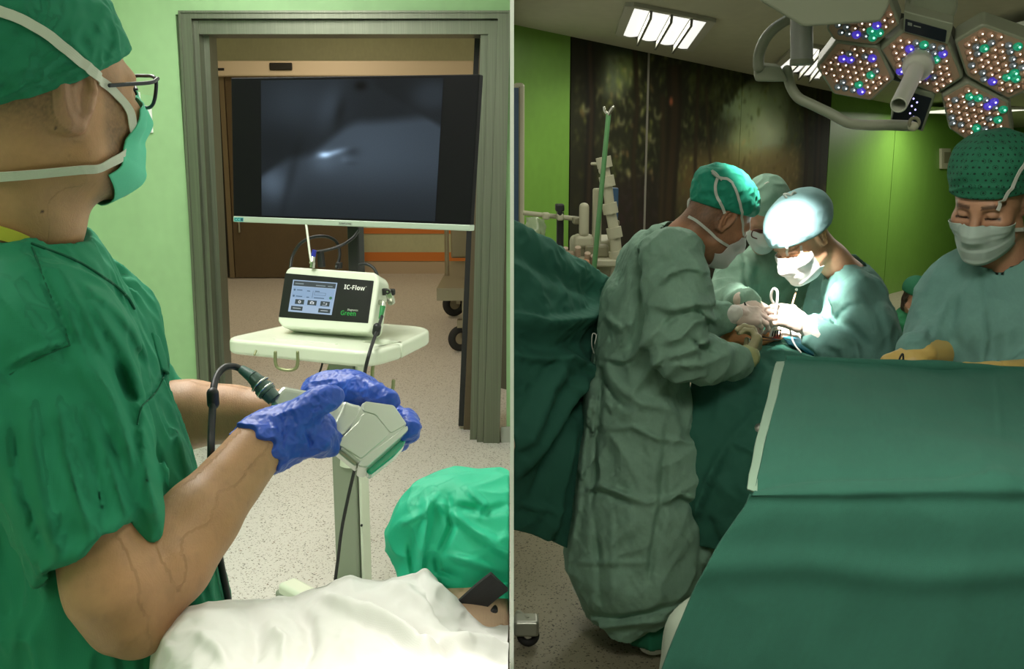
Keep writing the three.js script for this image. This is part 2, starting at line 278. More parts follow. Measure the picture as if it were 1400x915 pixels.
struct('floor', bx(-3.0, 0, -0.06, 0, -DW - 0.12, 1.3), M.floor, 'pale speckled vinyl floor of the room with the steel doorway', 'floor');
struct('floor', bx(-4.6, 0, -0.06, 0, -FARW - 0.2, -DW - 0.12), M.floor, 'speckled corridor floor beyond the steel door frame', 'floor');
struct('ceiling', bx(-3.0, 0, CEIL, CEIL + 0.12, -DW - 0.24, 1.3), M.whitePaint, 'white ceiling above the bright green room', 'ceiling');
struct('ceiling', bx(-4.6, 0, 3.3, 3.42, -FARW - 0.2, -DW - 0.24), M.whitePaint, 'ceiling of the corridor behind the doorway', 'ceiling');
struct('wall_left', bx(-3.12, -3.0, -0.06, CEIL + 0.12, -DW, 1.3), M.greenWall, 'light green side wall of the bright room', 'wall');
struct('wall_back', bx(-3.12, 0, -0.06, CEIL + 0.12, 1.3, 1.42), M.greenWall, 'light green wall behind the patient table', 'wall');
{ // added partition, keeps the light of the two rooms apart, with a hatch where the photographer stands
  const t = 0.0016, far = 6.0, s = (y0, y1, z0, z1) => bx(-t, t, y0, y1, z0, z1);
  struct('wall_added_partition', [s(0, 1.1, -0.8, 1.3), s(1.85, 3.4, -0.8, 1.3), s(1.1, 1.85, 0.4, 1.3), s(0, 3.4, -FARW - 0.2, -0.8)], M.partition, 'added thin white partition panel keeping the light of the two rooms apart', 'partition');
}
// door wall: opening between leaning jamb lines
const JL = [P(263, 40, DW).x, P(278, 625, DW).x].map((x) => x), oX0 = PX(257, DW), oX1 = PX(690, DW), oTop = P(480, 17, DW).y;
struct('wall_front', [bx(-3.0, P(258, 300, DW).x, 0, CEIL, -DW - 0.22, -DW), bx(PX(692, DW), 0, 0, CEIL, -DW - 0.22, -DW), bx(P(258, 300, DW).x, PX(692, DW), oTop - 0.01, CEIL, -DW - 0.22, -DW)], M.greenWall, 'light green wall around the steel door frame', 'wall');
struct('wall_corridor', [bx(-4.72, -4.6, 0, 3.3, -FARW, -DW - 0.22), bx(-4.6, -3.0, 0, 3.3, -DW - 0.30, -DW - 0.22)], M.hallWall, 'pale side wall of the corridor', 'wall');
struct('baseboard_front', [bx(PX(684, DW), -0.003, 0, 0.09, -DW, -DW + 0.012)], std({ color: lin(0.45, 0.46, 0.42), roughness: 0.6 }), 'grey vinyl skirting beside the door frame', 'skirting');
{
  // steel frame: members lean with the lines of the photograph
  const t = thing('steel_door_frame', 'brushed steel door frame around the open doorway in the light green wall', 'door frame', [-1, 0, -DW]); t.userData.kind = 'structure'; t.name = 'door_1';
  const mem = (name, a, mat, z0, z1) => {       // a: [topLeftPx, topY, topRightPx, bottomLeftPx, bottomRightPx], floor-standing member
    const [tl, ty, tr, bl, br] = a; const yT = P(480, ty, DW).y; const A = (px, y, z) => V3(PX(px, DW, y > 1 ? ty : 618), y, -z);
    return obj(name, local(loft([A(bl, 0.0, z0), A(br, 0.0, z0), A(br, 0.0, z1), A(bl, 0.0, z1)], [A(tl, yT, z0), A(tr, yT, z0), A(tr, yT, z1), A(tl, yT, z1)]), t), mat, t);
  };
  mem('edge_strip', [246, 17, 249.5, 277, 280], M.steel, DW - 0.03, DW + 0.03);
  mem('casing', [249.5, 19, 263, 280, 292], M.steel, DW - 0.022, DW + 0.06);
  const jamb = mem('jamb', [263.5, 28, 270, 292.5, 299], M.steel, DW + 0.012, DW + 0.225);
  mem('jamb', [266, 40, 278, 294, 306], M.steel, DW + 0.09, DW + 0.22);
  mem('casing', [681, 20, 695, 661, 680], M.steel, DW - 0.022, DW + 0.06);
  mem('edge_strip', [695, 15, 698, 680, 683], M.steel, DW - 0.03, DW + 0.02);
  mem('jamb', [668, 30, 680.5, 652, 660.5], M.steel, DW - 0.005, DW + 0.20);
  mem('jamb', [657, 34, 667.5, 642, 651.5], M.steel, DW + 0.04, DW + 0.20);
  const hdr = (name, y0, y1, x0, x1, mat, z0, z1) => obj(name, local(bx(PX(x0, DW, y0), PX(x1, DW, y0), P(480, y1, DW).y, P(480, y0, DW).y, -z1, -z0), t), mat, t);
  hdr('edge_strip', 15.5, 18.5, 246, 698, M.steel, DW - 0.031, DW + 0.02);
  hdr('casing', 18.5, 26, 250, 697, M.steel, DW - 0.021, DW + 0.06);
  hdr('header', 27, 46, 263, 681, M.steel, DW + 0.02, DW + 0.21);
  for (const y of [261, 274, 288, 296]) { const b = y === 274 || y === 288; obj('sensor_button', local(cyl(P(284.5 + (y - 261) * 0.05, y, DW - 0.0 + 0.09), P(284.5 + (y - 261) * 0.05, y, DW + 0.075), (b ? 3.6 : 1.4) * MPP(DW), (b ? 3.0 : 1.2) * MPP(DW), 14), t), M.steelEdge, t); }
  // sliding leaf parked in the opening at the right
  const l = thing('sliding_door_leaf', 'edge of the sliding door with black rubber seal inside the right jamb', 'door', [-0.3, 0, -DW - 0.3]);
  const A = (px, y, z) => V3(PX(px, DW, y > 1 ? 40 : 600) * z / DW, y, -z), yT = P(480, 40, DW).y;
  obj('rubber_seal', local(loft([A(627, 0.02, DW + .24), A(634, 0.02, DW + .24), A(634, 0.02, DW + .30), A(627, 0.02, DW + .30)], [A(649, yT, DW + .24), A(656, yT, DW + .24), A(656, yT, DW + .30), A(649, yT, DW + .30)]), l), M.rubber, l);
  obj('leaf_panel', local(loft([A(634, 0.0, DW + .235), A(676, 0.0, DW + .235), A(676, 0.0, DW + .29), A(634, 0.0, DW + .29)], [A(656, yT, DW + .235), A(690, yT, DW + .235), A(690, yT, DW + .29), A(656, yT, DW + .29)]), l), M.hallDoor, l);
}
// far corridor wall with orange stripes
struct('wall_corridor_end', bx(-4.6, 0, 0, 3.3, -FARW - 0.15, -FARW), M.hallWall, 'pale yellow corridor wall crossed by orange bands', 'wall');
for (const [y0, y1] of [[312, 319.5], [345, 357]]) struct('trim_1', bx(-4.6, -0.01, P(560, y1, FARW).y, P(560, y0, FARW).y, -FARW, -FARW + 0.012), M.orange, y0 > 330 ? 'lower orange bumper band along the corridor wall' : 'upper orange bumper band along the corridor wall', 'wall band');
struct('baseboard_corridor', bx(-4.6, -0.01, 0, P(560, 358, FARW).y, -FARW, -FARW + 0.02), std({ color: lin(0.55, 0.45, 0.33), roughness: 0.6 }), 'beige coved skirting at the corridor end wall', 'skirting');
{
  const z = 12.0, t = thing('corridor_sliding_door', 'brown sliding door hung from a long cream operator box in the corridor', 'door', [-2.4, 0, -z]); 
  const q = (x0, x1, y0, y1, d = z) => [PX(x0, d), PX(x1, d), P(450, y1, d).y, P(450, y0, d).y];
  const [a0, a1] = q(312, 479, 105, 382); const yb = 0.01, yt = P(450, 104, z).y;
  obj('leaf', local(rbx(a0, a1, yb, yt, -z - 0.06, -z, 0.01), t), M.hallDoor, t);
  const [c0, c1] = q(301, 305, 105, 382); obj('frame_post', local(bx(c0, PX(309, z), yb, yt, -z - 0.1, -z - 0.01), t), M.black, t);
  obj('door_edge', local(bx(PX(305, z), a0 - 0.005, yb, yt, -z - 0.07, -z + 0.01), t), std({ color: lin(0.25, 0.2, 0.13), roughness: 0.4, metalness: 0.4 }), t);
  const [b0, b1, by0, by1] = q(291, 649, 84, 105); const box = obj('operator_box', local(rbx(b0, b1, by0, by1, -z - 0.1, -z + 0.10, 0.02), t), M.cream, t);
  obj('end_cap', local(rbx(b0 - 0.05, b0 - 0.002, by0, by1, -z - 0.1, -z + 0.10, 0.01), t), M.rubber, t);
  const s = q(377, 407, 87, 97); obj('motion_sensor', local(rbx(s[0], s[1], s[2], s[3], -z + 0.09, -z + 0.13, 0.012), t), M.black, t);
  const w = q(304, 316, 94, 97.5); obj('switch_slot', local(rbx(w[0], w[1], w[2], w[3], -z + 0.10, -z + 0.108, 0.003), t), M.black, t);
  for (const y of [255, 263, 271, 279]) obj('hinge_bolt', local(cyl(P(303, y * 0.9, z - 0.0), P(303, y * 0.9, z - 0.03), 0.012, 0.012, 10), t), M.steelEdge, t);
  obj('door_pull', local(rbx(PX(321, z), PX(323.5, z), P(322, 318, z).y, P(322, 303, z).y, -z, -z + 0.04, 0.008), t), M.steelEdge, t);
}
{ // trolley in the corridor, mostly behind the jamb
  const t = thing('corridor_trolley', 'grey wheeled trolley with black castors half hidden behind the right door jamb', 'trolley', [-0.36, 0, -8.4]);
  const px = -0.62, m = std({ color: lin(0.34, 0.30, 0.22), roughness: 0.4, metalness: 0.6 });
  obj('bed_frame', [bx(-0.6, -0.05, 0.42, 0.52, -9.4, -7.5)].map((g) => local(g, t)), m, t);
  obj('side_panel', local(rbx(-0.6, -0.05, 0.56, 1.05, -9.4, -9.3, 0.02), t), m, t);
  const wh = [[P(621, 402, 9.2), 0.125], [P(629, 462, 7.55), 0.105]];
  for (const [c, r] of wh) {
    c.y = r; const w = obj('castor', local((() => { const g = new THREE.TorusGeometry(r * 0.7, r * 0.3, 12, 28); g.scale(1, 1, 0.9); g.rotateY(0.5); g.translate(c.x, c.y, c.z); return g; })(), t), M.rubber, t);
    obj('hub', local((() => { const g = new THREE.CylinderGeometry(r * 0.52, r * 0.52, 0.03, 20); g.rotateX(Math.PI / 2); g.rotateY(0.5); g.translate(c.x, c.y, c.z); return g; })(), t), m, w);
    obj('post', local(bx(c.x + 0.02, c.x + 0.06, r, 0.45, c.z - 0.03, c.z + 0.03), t), m, t);
    obj('fork', local(bx(c.x - 0.02, c.x + 0.06, r + r * 0.9, r * 2 + 0.05, c.z - 0.04, c.z + 0.05), t), m, t);
  }
  for (const [x, z] of [[-0.12, -9.2], [-0.12, -7.6]]) { const g = new THREE.TorusGeometry(0.075, 0.03, 10, 20); g.translate(x, 0.105, z); obj('castor', local(g, t), M.rubber, t); obj('post', local(bx(x - 0.02, x + 0.02, 0.1, 0.45, z - 0.02, z + 0.02), t), m, t); }
  obj('rail_post', local(cyl(V3(-0.57, 0.5, -8.3), V3(-0.57, 1.15, -8.3), 0.02), t), m, t);
}
// ---------- ceiling lamps of the left room and the corridor
function ceilingLamp(x, y, z, w, d, power, color, label, group) {
  const t = thing('ceiling_light', label, 'ceiling light', [x, y, z], 0, group);
  obj('lamp_frame', [bx(-w / 2 - 0.03, w / 2 + 0.03, -0.012, -0.001, -d / 2 - 0.03, d / 2 + 0.03)], M.whitePaint, t);
  obj('diffuser', bx(-w / 2, w / 2, -0.018, -0.013, -d / 2, d / 2), std({ color: lin(0.8, 0.8, 0.8), emissive: color, emissiveIntensity: 1.2 }), t);
  const l = new THREE.RectAreaLight(color, power, w, d); l.position.set(0, -0.024, 0); l.rotation.x = -Math.PI / 2; t.add(l); return t;
}
for (const [x, z, k, where] of [[-1.25, -3.9, 0.9, 'between the cart and the steel doorway'], [-1.05, -2.0, 1.2, 'above the handheld camera and the floor before the cart'], [-1.4, 0.3, 0.35, 'behind the man in green scrubs']]) ceilingLamp(x, CEIL, z, 0.6, 1.2, LEFT_PANEL * k, LEFT_COLOR, 'flat ceiling light panel ' + where, 'ceiling lights of the bright room');
for (const [z, where] of [[-7.0, 'just beyond the steel doorway'], [-10.4, 'before the brown sliding door']]) ceilingLamp(-2.2, 3.3, z, 0.6, 1.2, CORRIDOR_PANEL, HALL_COLOR, 'flat corridor ceiling light ' + where, 'ceiling lights of the corridor');

// wall switches on the green wall beside the door
{
  const d = DW - 0.001, t = thing('control_panel', 'white wall panel with rows of small buttons behind the man', 'wall panel', P(183, 160, d).toArray());
  const put = (n, x0, y0, x1, y1, z, m, r = 0.003, p = t, q = 0.006) => obj(n, local(rbx(PX(x0, d, y0), PX(x1, d, y0), P(183, y1, d).y, P(183, y0, d).y, -d + z - q, -d + z, r), t), m, p);
  const plateM = put('cover_plate', 166, 148, 208, 182, 0.014, M.whitePaint, 0.006, t, 0.014), grey = std({ color: lin(0.42, 0.46, 0.44), roughness: 0.6 });
  put('button_field', 180, 154, 205, 173, 0.016, grey, 0.002, plateM, 0.003); put('label_strip', 180, 174.5, 205, 178, 0.016, grey, 0.001, plateM, 0.003);
  for (const [x, y] of [[186, 157], [194, 157], [183, 163], [190, 163], [197, 163]]) put('button', x, y, x + 5.5, y + 4.8, 0.019, M.whitePaint, 0.002, plateM, 0.004);
  const s = thing('wall_switch', 'small white switch plate above the button panel', 'switch', P(184, 134, d).toArray()); const sp = (n, x0, y0, x1, y1, z, m) => obj(n, local(rbx(PX(x0, d, y0), PX(x1, d, y0), P(183, y1, d).y, P(183, y0, d).y, -d, -d + z, 0.003), s), m, s);
  sp('plate', 168, 126, 192, 145, 0.012, M.whitePaint); sp('display', 185, 130, 191, 136, 0.015, M.black); sp('rocker', 171, 130, 182, 141, 0.018, M.whitePaint);
  const k = thing('wall_socket', 'small grey wall box partly hidden behind the man\u2019s neck', 'wall box', P(130, 352, d).toArray()); const kp = (n, x0, y0, x1, y1, z, m) => obj(n, local(rbx(PX(x0, d, y0), PX(x1, d, y0), P(183, y1, d).y, P(183, y0, d).y, -d, -d + z, 0.004), k), m, k);
  kp('box', 118, 345, 138, 366, 0.05, std({ color: lin(0.5, 0.52, 0.48), roughness: 0.5 })); kp('lid', 119.5, 347, 136.5, 364, 0.056, M.whitePaint);
}
// =====================================================================  MEDICAL CART WITH MONITOR AND CONSOLE
{
  const YAW = 23 * Math.PI / 180, U = V3(Math.cos(YAW), 0, Math.sin(YAW)), N = V3(-Math.sin(YAW), 0, Math.cos(YAW)), UP = V3(0, 1, 0);
  const tilt = (a) => N.clone().multiplyScalar(Math.cos(a)).addScaledVector(UP, Math.sin(a));
  const D = 3.15, top = P(465, 455, D).y, C = V3(PX(461, D, 460), 0, -D);
  const L = (x, y, z) => C.clone().addScaledVector(U, x).addScaledVector(N, z).setY(y);    // cart space to world: x right, z to the front
  M.cartPlastic = phy({ color: lin(0.70, 0.76, 0.62), roughness: 0.32, clearcoat: 0.3, clearcoatRoughness: 0.25 });
  M.cartGrey = std({ color: lin(0.27, 0.31, 0.235), roughness: 0.45, metalness: 0.15 });
  M.chrome = std({ color: lin(0.55, 0.56, 0.50), metalness: 1, roughness: 0.22 });
  M.hook = std({ color: lin(0.28, 0.30, 0.16), metalness: 0.6, roughness: 0.4 });
  M.cable = std({ color: lin(0.012, 0.013, 0.014), roughness: 0.45 });
  const cart = thing('equipment_cart', 'white plastic medical cart with rounded tray, hooks and grey column', 'medical cart', [C.x, 0, C.z]);
  const put = (name, geo, mat, parent = cart) => obj(name, (Array.isArray(geo) ? geo : [geo]).map((g) => local(g, cart)), mat, parent);
  const LM = new THREE.Matrix4().makeBasis(U, V3(0, 0, 0).copy(N).multiplyScalar(-1), UP).setPosition(C.clone().setY(top));   // x right, y to the back, z up
  {
    const w = 0.292, f = 0.235, b = 0.22, sx = 0.165, sy = -0.075;
    const pts = [[-w, -f], [w - 0.02, -f], [w, sy - 0.012], [w - 0.001, sy - 0.008], [sx + 0.09, sy - 0.008], [sx + 0.09, sy - 0.026], [sx, sy - 0.026], [sx, sy + 0.026], [sx + 0.09, sy + 0.026], [sx + 0.09, sy + 0.002], [w - 0.001, sy + 0.002], [w, sy + 0.012], [w - 0.03, b], [-w + 0.06, b]].map(([x, y]) => new THREE.Vector2(x, y));
    const rad = [0.07, 0.09, 0.004, 0.004, 0.003, 0.008, 0.012, 0.012, 0.008, 0.003, 0.004, 0.004, 0.1, 0.08];
    const tray = put('tray', plate(LM, pts, 0.05, 0.012, rad, 5), M.cartPlastic);
    const under = LM.clone().multiply(new THREE.Matrix4().makeTranslation(0, 0, -0.030));
    put('tray_base', plate(under, [[-w + .03, -f + .03], [w - 0.05, -f + .03], [w - .03, 0], [w - 0.06, b - .03], [-w + 0.08, b - .03]].map(([x, y]) => new THREE.Vector2(x, y)), 0.026, 0.008, [0.07, 0.09, 0.04, 0.1, 0.08], 3), M.cartPlastic);
    const ridge = LM.clone().multiply(new THREE.Matrix4().makeTranslation(0, 0, 0.004));
    put('pen_ridge', plate(ridge, [[-0.13, -0.178], [0.11, -0.178], [0.11, -0.158], [-0.13, -0.158]].map(([x, y]) => new THREE.Vector2(x, y)), 0.010, 0.004, 0.009, 3), M.cartPlastic, tray);
  }
  // column, base, hooks
  put('column', (() => { const g = rbox(0.092, top - 0.16, 0.075, 0.008); g.rotateY(-YAW); const c = L(0.05, (top - 0.16) / 2 + 0.10, 0.03); g.translate(c.x, c.y, c.z); return g; })(), M.cartGrey);
  put('column_rail', (() => { const g = rbox(0.012, top - 0.17, 0.05, 0.004); g.rotateY(-YAW); const c = L(0.106, (top - 0.16) / 2 + 0.10, 0.03); g.translate(c.x, c.y, c.z); return g; })(), M.cartPlastic);
  for (const [y0, y1] of [[508, 518], [519.5, 529]]) { const c = P(470.5, (y0 + y1) / 2, 3.075), g = rbox(0.009, (y1 - y0) * MPP(3.07), 0.003, 0.001); g.rotateY(-YAW); g.translate(c.x, c.y, c.z); put('red_label', g, std({ color: lin(0.45, 0.03, 0.03), roughness: 0.5 })); }
  put('mounting_collar', (() => { const g = rbox(0.13, 0.035, 0.11, 0.012); g.rotateY(-YAW); const c = L(0.05, top - 0.075, 0.03); g.translate(c.x, c.y, c.z); return g; })(), M.cartGrey);
  put('column_clamp', (() => { const g = new THREE.CylinderGeometry(0.04, 0.045, 0.05, 24); const c = P(482, 625, 3.09); g.translate(c.x, c.y, c.z); return g; })(), M.cartPlastic);
  { const c = P(495, 717, 3.06), g = new THREE.CylinderGeometry(0.004, 0.004, 0.006, 10); g.rotateX(Math.PI / 2); g.translate(c.x, c.y, c.z + 0.01); put('screw', g, M.black); }
  const hub = PY(486, 850, 0.1);
  for (const e of [PY(397, 806, 0.09), PY(560, 850, 0.09), PY(430, 930, 0.09), PY(590, 940, 0.09)]) {
    const dir = e.clone().sub(hub), len = dir.length(), g = rbox(0.075, 0.05, len + 0.05, 0.016, 3);
    g.rotateY(Math.atan2(dir.x, dir.z)); g.translate((hub.x + e.x) / 2, 0.095, (hub.z + e.z) / 2); put('base_leg', g, M.cartPlastic);
    const c = rbox(0.08, 0.035, 0.08, 0.012, 3); c.rotateY(Math.atan2(dir.x, dir.z)); c.translate(e.x, 0.072, e.z); put('bumper', c, M.cartGrey);
    const w = new THREE.TorusGeometry(0.028, 0.014, 12, 24); w.rotateY(0.7); w.translate(e.x, 0.042, e.z); const cst = put('castor', w, M.rubber); put('castor_stem', cyl(V3(e.x, 0.04, e.z), V3(e.x, 0.08, e.z), 0.012), M.chrome, cst);
  }
  const under = (px, py) => P(px, py, 2.93);
  put('handle_loop', tube([under(376.5, 482), under(376.5, 494), under(379, 502), under(387, 505.5), under(399, 506), under(405, 503), under(407, 496), under(407, 482)], 0.0055), M.hook);
  put('hook', tube([P(512, 492, 2.99), P(509.5, 505, 2.99), P(509.5, 522, 2.98), P(513, 534, 2.95), P(522, 542, 2.93), P(532, 541, 2.92), P(537, 532, 2.92), P(538, 521, 2.92)], 0.006), M.hook);
  put('left_hook', tube([P(350, 480, 2.98), P(348, 485, 2.96)], 0.004), M.hook);
  // monitor post
  put('monitor_post', (() => { const a = P(488, 375, 3.30), b = P(488, 250, 3.30); const g = rbox(0.046, b.y - top + 0.02, 0.04, 0.006); g.rotateY(-YAW); g.translate(a.x, (b.y + top) / 2, a.z); return g; })(), M.black);
  shade(cart);
  // ---------------- monitor
  const mon = thing('computer_monitor', 'large black monitor with silver lower bezel showing a grey body image, on the cart post', 'monitor', [C.x, top + 0.3, C.z]);
  const mput = (name, geo, mat, parent = mon) => obj(name, local(geo, mon), mat, parent);
  M.screenBlack = phy({ color: lin(0.004, 0.004, 0.005), roughness: 0.6, specularIntensity: 0.25 });
  const MM = frame(P(480, 205, 3.16), U, tilt(0.05)), off = (m, z) => m.clone().multiply(new THREE.Matrix4().makeTranslation(0, 0, z));
  mput('housing', plate(MM, [[315.5, 106.5], [655.5, 101.5], [642.6, 308.5], [319, 296]], 0.03, 0.004, 0.004), M.screenBlack);
  mput('lower_bezel', plate(off(MM, 0.004), [[318.6, 295.6], [642.8, 307.6], [642.4, 316], [318.5, 303.5]], 0.034, 0.003, 0.004), std({ color: lin(0.50, 0.58, 0.50), roughness: 0.35, metalness: 0.35 }));
  mput('back_cover', plate(off(MM, -0.028), [[335, 125], [630, 122], [622, 292], [338, 285]], 0.035, 0.012, 0.03), M.black);
  mput('mount_arm', plate(off(MM, -0.06), [[470, 215], [506, 215], [506, 265], [470, 265]], 0.10, 0.003, 0.004), M.black);
  const quadUV = (m, pts, z, name, mat, parent, put_) => {
    const q = pxPoly(m, pts), g = new THREE.BufferGeometry(); const p = []; q.forEach((v) => { const w = V3(v.x, v.y, z).applyMatrix4(m); p.push(w.x, w.y, w.z); });
    // subdivide bilinearly so that the picture keeps straight
    const n = 12, pos = [], uv = [], idx = []; const Q = [0, 1, 2, 3].map((i) => V3(p[i * 3], p[i * 3 + 1], p[i * 3 + 2]));
    for (let j = 0; j <= n; j++) for (let i = 0; i <= n; i++) { const a = Q[0].clone().lerp(Q[1], i / n), b = Q[3].clone().lerp(Q[2], i / n), c = a.lerp(b, j / n); pos.push(c.x, c.y, c.z); uv.push(i / n, 1 - j / n); }
    for (let j = 0; j < n; j++) for (let i = 0; i < n; i++) { const a = j * (n + 1) + i; idx.push(a, a + n + 1, a + 1, a + 1, a + n + 1, a + n + 2); }
    g.setAttribute('position', new THREE.Float32BufferAttribute(pos, 3)); g.setAttribute('uv', new THREE.Float32BufferAttribute(uv, 2)); g.setIndex(idx); g.computeVertexNormals(); return put_(name, g, mat, parent);
  };
  const scan = (() => {
    const W = 400, H = 310, g = (x, y, cx, cy, rx, ry, a = 0) => { const u = (x - cx) * Math.cos(a) + (y - cy) * Math.sin(a), w = -(x - cx) * Math.sin(a) + (y - cy) * Math.cos(a); return Math.exp(-(u * u / rx / rx + w * w / ry / ry)); };
    const t = dataTex(W, H, (x, yy) => {
      const y = H - 1 - yy, sx = x / W * 1400, sy = y / H * 1090;    // picture space of the screen
      // curved body outline
      const edge = (x < 60 ? 400 : 0), yb = 640 - 360 * sstep(60, 760, sx) + 120 * sstep(900, 1400, sx) * 0 , brk = sstep(-40, 70, sy - mix(760 - sx * 0.7, 640 - 330 * sstep(250, 820, sx) - 40 * sstep(820, 1400, sx), sstep(160, 460, sx)));
      let v = 26 + 18 * g(sx, sy, 300, 180, 380, 260) + 14 * g(sx, sy, 560, 200, 90, 200, 0.3);
      v = mix(v, 54 + 12 * g(sx, sy, 800, 520, 500, 300) - 22 * sstep(600, 1090, sy), brk);
      const up = sstep(30, -30, (sy - (20 + Math.max(0, sx - 850) * 0.62))) * sstep(840, 960, sx); v = mix(v, 20, up * 0.8);
      v += 18 * sstep(0, 1, g(sx, sy, 1330, 130, 170, 130)) - 26 * g(sx, sy, 795, 50, 44, 34) - 14 * g(sx, sy, 640, 250, 40, 120, 0.2);
      v = mix(v, 20, sstep(60, -60, sy - 330 + (sx - 200) * 0.0) * 0 + g(sx, sy, 120, 520, 260, 170) * 0.55);
      v += 34 * g(sx, sy, 90, 830, 130, 150, -0.5) * sstep(0.2, 1, brk + 0.3) - 14 * g(sx, sy, 240, 800, 40, 230, 0.25);
      v += 70 * g(sx, sy, 590, 570, 95, 22, -0.28) + 90 * g(sx, sy, 520, 585, 46, 24) + 20 * g(sx, sy, 520, 630, 110, 90) - 16 * g(sx, sy, 745, 560, 60, 40) + 10 * g(sx, sy, 690, 620, 60, 44) + 6 * g(sx, sy, 680, 625, 26, 26) - 8 * g(sx, sy, 730, 650, 60, 20);
      v += n2(x * 0.25, y * 0.25) * 1.6; v = clamp(v, 6, 240); return [v * 0.80, v * 0.95, v * 1.10].map((k) => clamp(k, 0, 255));
    }); t.wrapS = t.wrapT = THREE.ClampToEdgeWrapping; return t;
  })();
  quadUV(MM, [[357, 110], [606.6, 106.5], [595, 302.8], [358, 295]], 0.0012, 'screen_image', phy({ color: 0x020202, roughness: 0.7, specularIntensity: 0.2, emissive: 0xffffff, emissiveMap: scan, emissiveIntensity: 1.5 }), mon, mput);
  const word = (txt, font, color, bg, w, h) => canvasTex(w, h, (c) => { c.fillStyle = bg; c.fillRect(0, 0, w, h); c.fillStyle = color; c.font = font; c.textAlign = 'center'; c.textBaseline = 'middle'; c.fillText(txt, w / 2, h / 2); });
  quadUV(off(MM, 0.004), [[462.5, 303.6], [482, 304.4], [482, 308.4], [462.5, 307.6]], 0.0008, 'brand_lettering', std({ map: word('SAMSUNG', 'bold 50px sans-serif', '#101510', '#a9b5a9', 280, 56), roughness: 0.4 }), mon, mput);
  quadUV(off(MM, 0.004), [[320, 297.2], [333, 297.6], [333, 303.2], [320, 302.8]], 0.0008, 'sticker', std({ map: canvasTex(130, 56, (c) => { c.fillStyle = '#56a9ab'; c.fillRect(0, 0, 130, 56); c.strokeStyle = '#123a44'; c.lineWidth = 7; c.beginPath(); c.arc(30, 28, 17, 0.8, 5.5); c.stroke(); c.beginPath(); c.arc(66, 28, 17, 0.8, 5.5); c.stroke(); c.fillStyle = '#1b4a5c'; c.fillRect(90, 8, 34, 40); }), roughness: 0.4 }), mon, mput);
  { const l = new THREE.RectAreaLight(new THREE.Color(0.75, 0.9, 1), 0.06, 0.55, 0.42); const p = V3(0, 0, 0.03).applyMatrix4(MM); l.position.copy(p.clone().sub(mon.position)); l.lookAt(p.clone().add(tilt(0.05)).sub(mon.position).add(mon.position)); mon.add(l); l.lookAt(p.clone().add(tilt(0.05))); }
  shade(mon);
  // ---------------- console
  const con = thing('imaging_console', 'cream imaging console with black touchscreen front, leaning back on the cart tray', 'console', [C.x, top, C.z]);
  const cput = (name, geo, mat, parent = con) => obj(name, local(geo, con), mat, parent);
  const CM = frame(P(447, 410, 3.09), U, tilt(0.42));
  cput('housing', plate(CM, [[396, 364.5], [512.5, 372.5], [518, 381], [508, 449], [503, 455.5], [387, 448], [379, 439], [390, 371]], 0.075, 0.008, [0.02, 0.012, 0.012, 0.012, 0.012, 0.016, 0.016, 0.012], 4), M.cartPlastic);
  cput('rear_housing', plate(off(CM, -0.066), [[402, 372], [508, 379], [498, 449], [390, 440]], 0.075, 0.012, 0.02, 3), M.cartPlastic);
  const fc = P(446, 446, 3.10); cput('foot', (() => { const g = rbox(0.24, 0.05, 0.12, 0.01); g.rotateY(-YAW); const c = L(-0.035, top + 0.024, -0.02); g.translate(c.x, c.y, c.z); return g; })(), std({ color: lin(0.3, 0.33, 0.26), roughness: 0.5 }));
  const face = cput('front_panel', plate(off(CM, 0.0014), [[390, 373.5], [511, 384], [503, 442], [381, 433.6]], 0.003, 0.0006, 0.003), std({ color: lin(0.008, 0.008, 0.009), roughness: 0.35 }));
  const label = canvasTex(420, 512, (c, w, h) => {
    c.fillStyle = '#0b0c0d'; c.fillRect(0, 0, w, h); c.fillStyle = '#e9ece6'; c.font = 'bold 82px sans-serif'; c.fillText('IC-Flow', 62, 128, 290); c.font = '24px sans-serif'; c.fillText('™', 356, 88);
    c.fillStyle = '#cfd6cc'; c.font = '32px sans-serif'; c.fillText('Diagnostic', 150, 404, 160); c.fillStyle = '#1fae4a'; c.font = '78px sans-serif'; c.fillText('Green', 62, 466, 250);
  });
  quadUV(off(CM, 0.0014), [[466, 381.5], [507, 385], [500.5, 438], [458.5, 435]], 0.0006, 'printed_lettering', std({ map: label, roughness: 0.4 }), face, cput);
  const ui = canvasTex(560, 400, (c, w, h) => {
    c.fillStyle = '#b4cdea'; c.fillRect(0, 0, w, h); c.fillStyle = '#3f4a50'; c.fillRect(14, 12, w - 28, 62); c.fillStyle = '#93a5ac'; c.fillRect(34, 38, 110, 12); c.fillRect(300, 46, 120, 10); c.fillRect(450, 46, 60, 10);
    c.fillStyle = '#9dbcdf'; c.fillRect(14, 82, w - 28, 140); c.fillStyle = '#4f6a86'; for (const [x, y, l] of [[70, 118, 70], [200, 122, 40], [70, 196, 80], [205, 200, 34], [300, 118, 60], [300, 200, 130]]) c.fillRect(x, y, l, 11);
    c.beginPath(); c.arc(40, 124, 13, 0, 7); c.arc(40, 200, 13, 0, 7); c.fill(); c.fillRect(276, 120, 5, 90); c.strokeStyle = '#4f6a86'; c.lineWidth = 4; c.strokeRect(300, 140, 140, 30); c.fillStyle = '#2f7d57'; c.beginPath(); c.arc(510, 194, 18, 0, 7); c.fill();
    c.fillStyle = '#a9c6e8'; c.fillRect(14, 226, w - 28, 86); c.fillStyle = '#36434a'; for (const x of [70, 230, 395]) c.fillRect(x, 240, 116, 60); c.fillRect(30, 326, 150, 52); c.fillRect(384, 330, 150, 52);
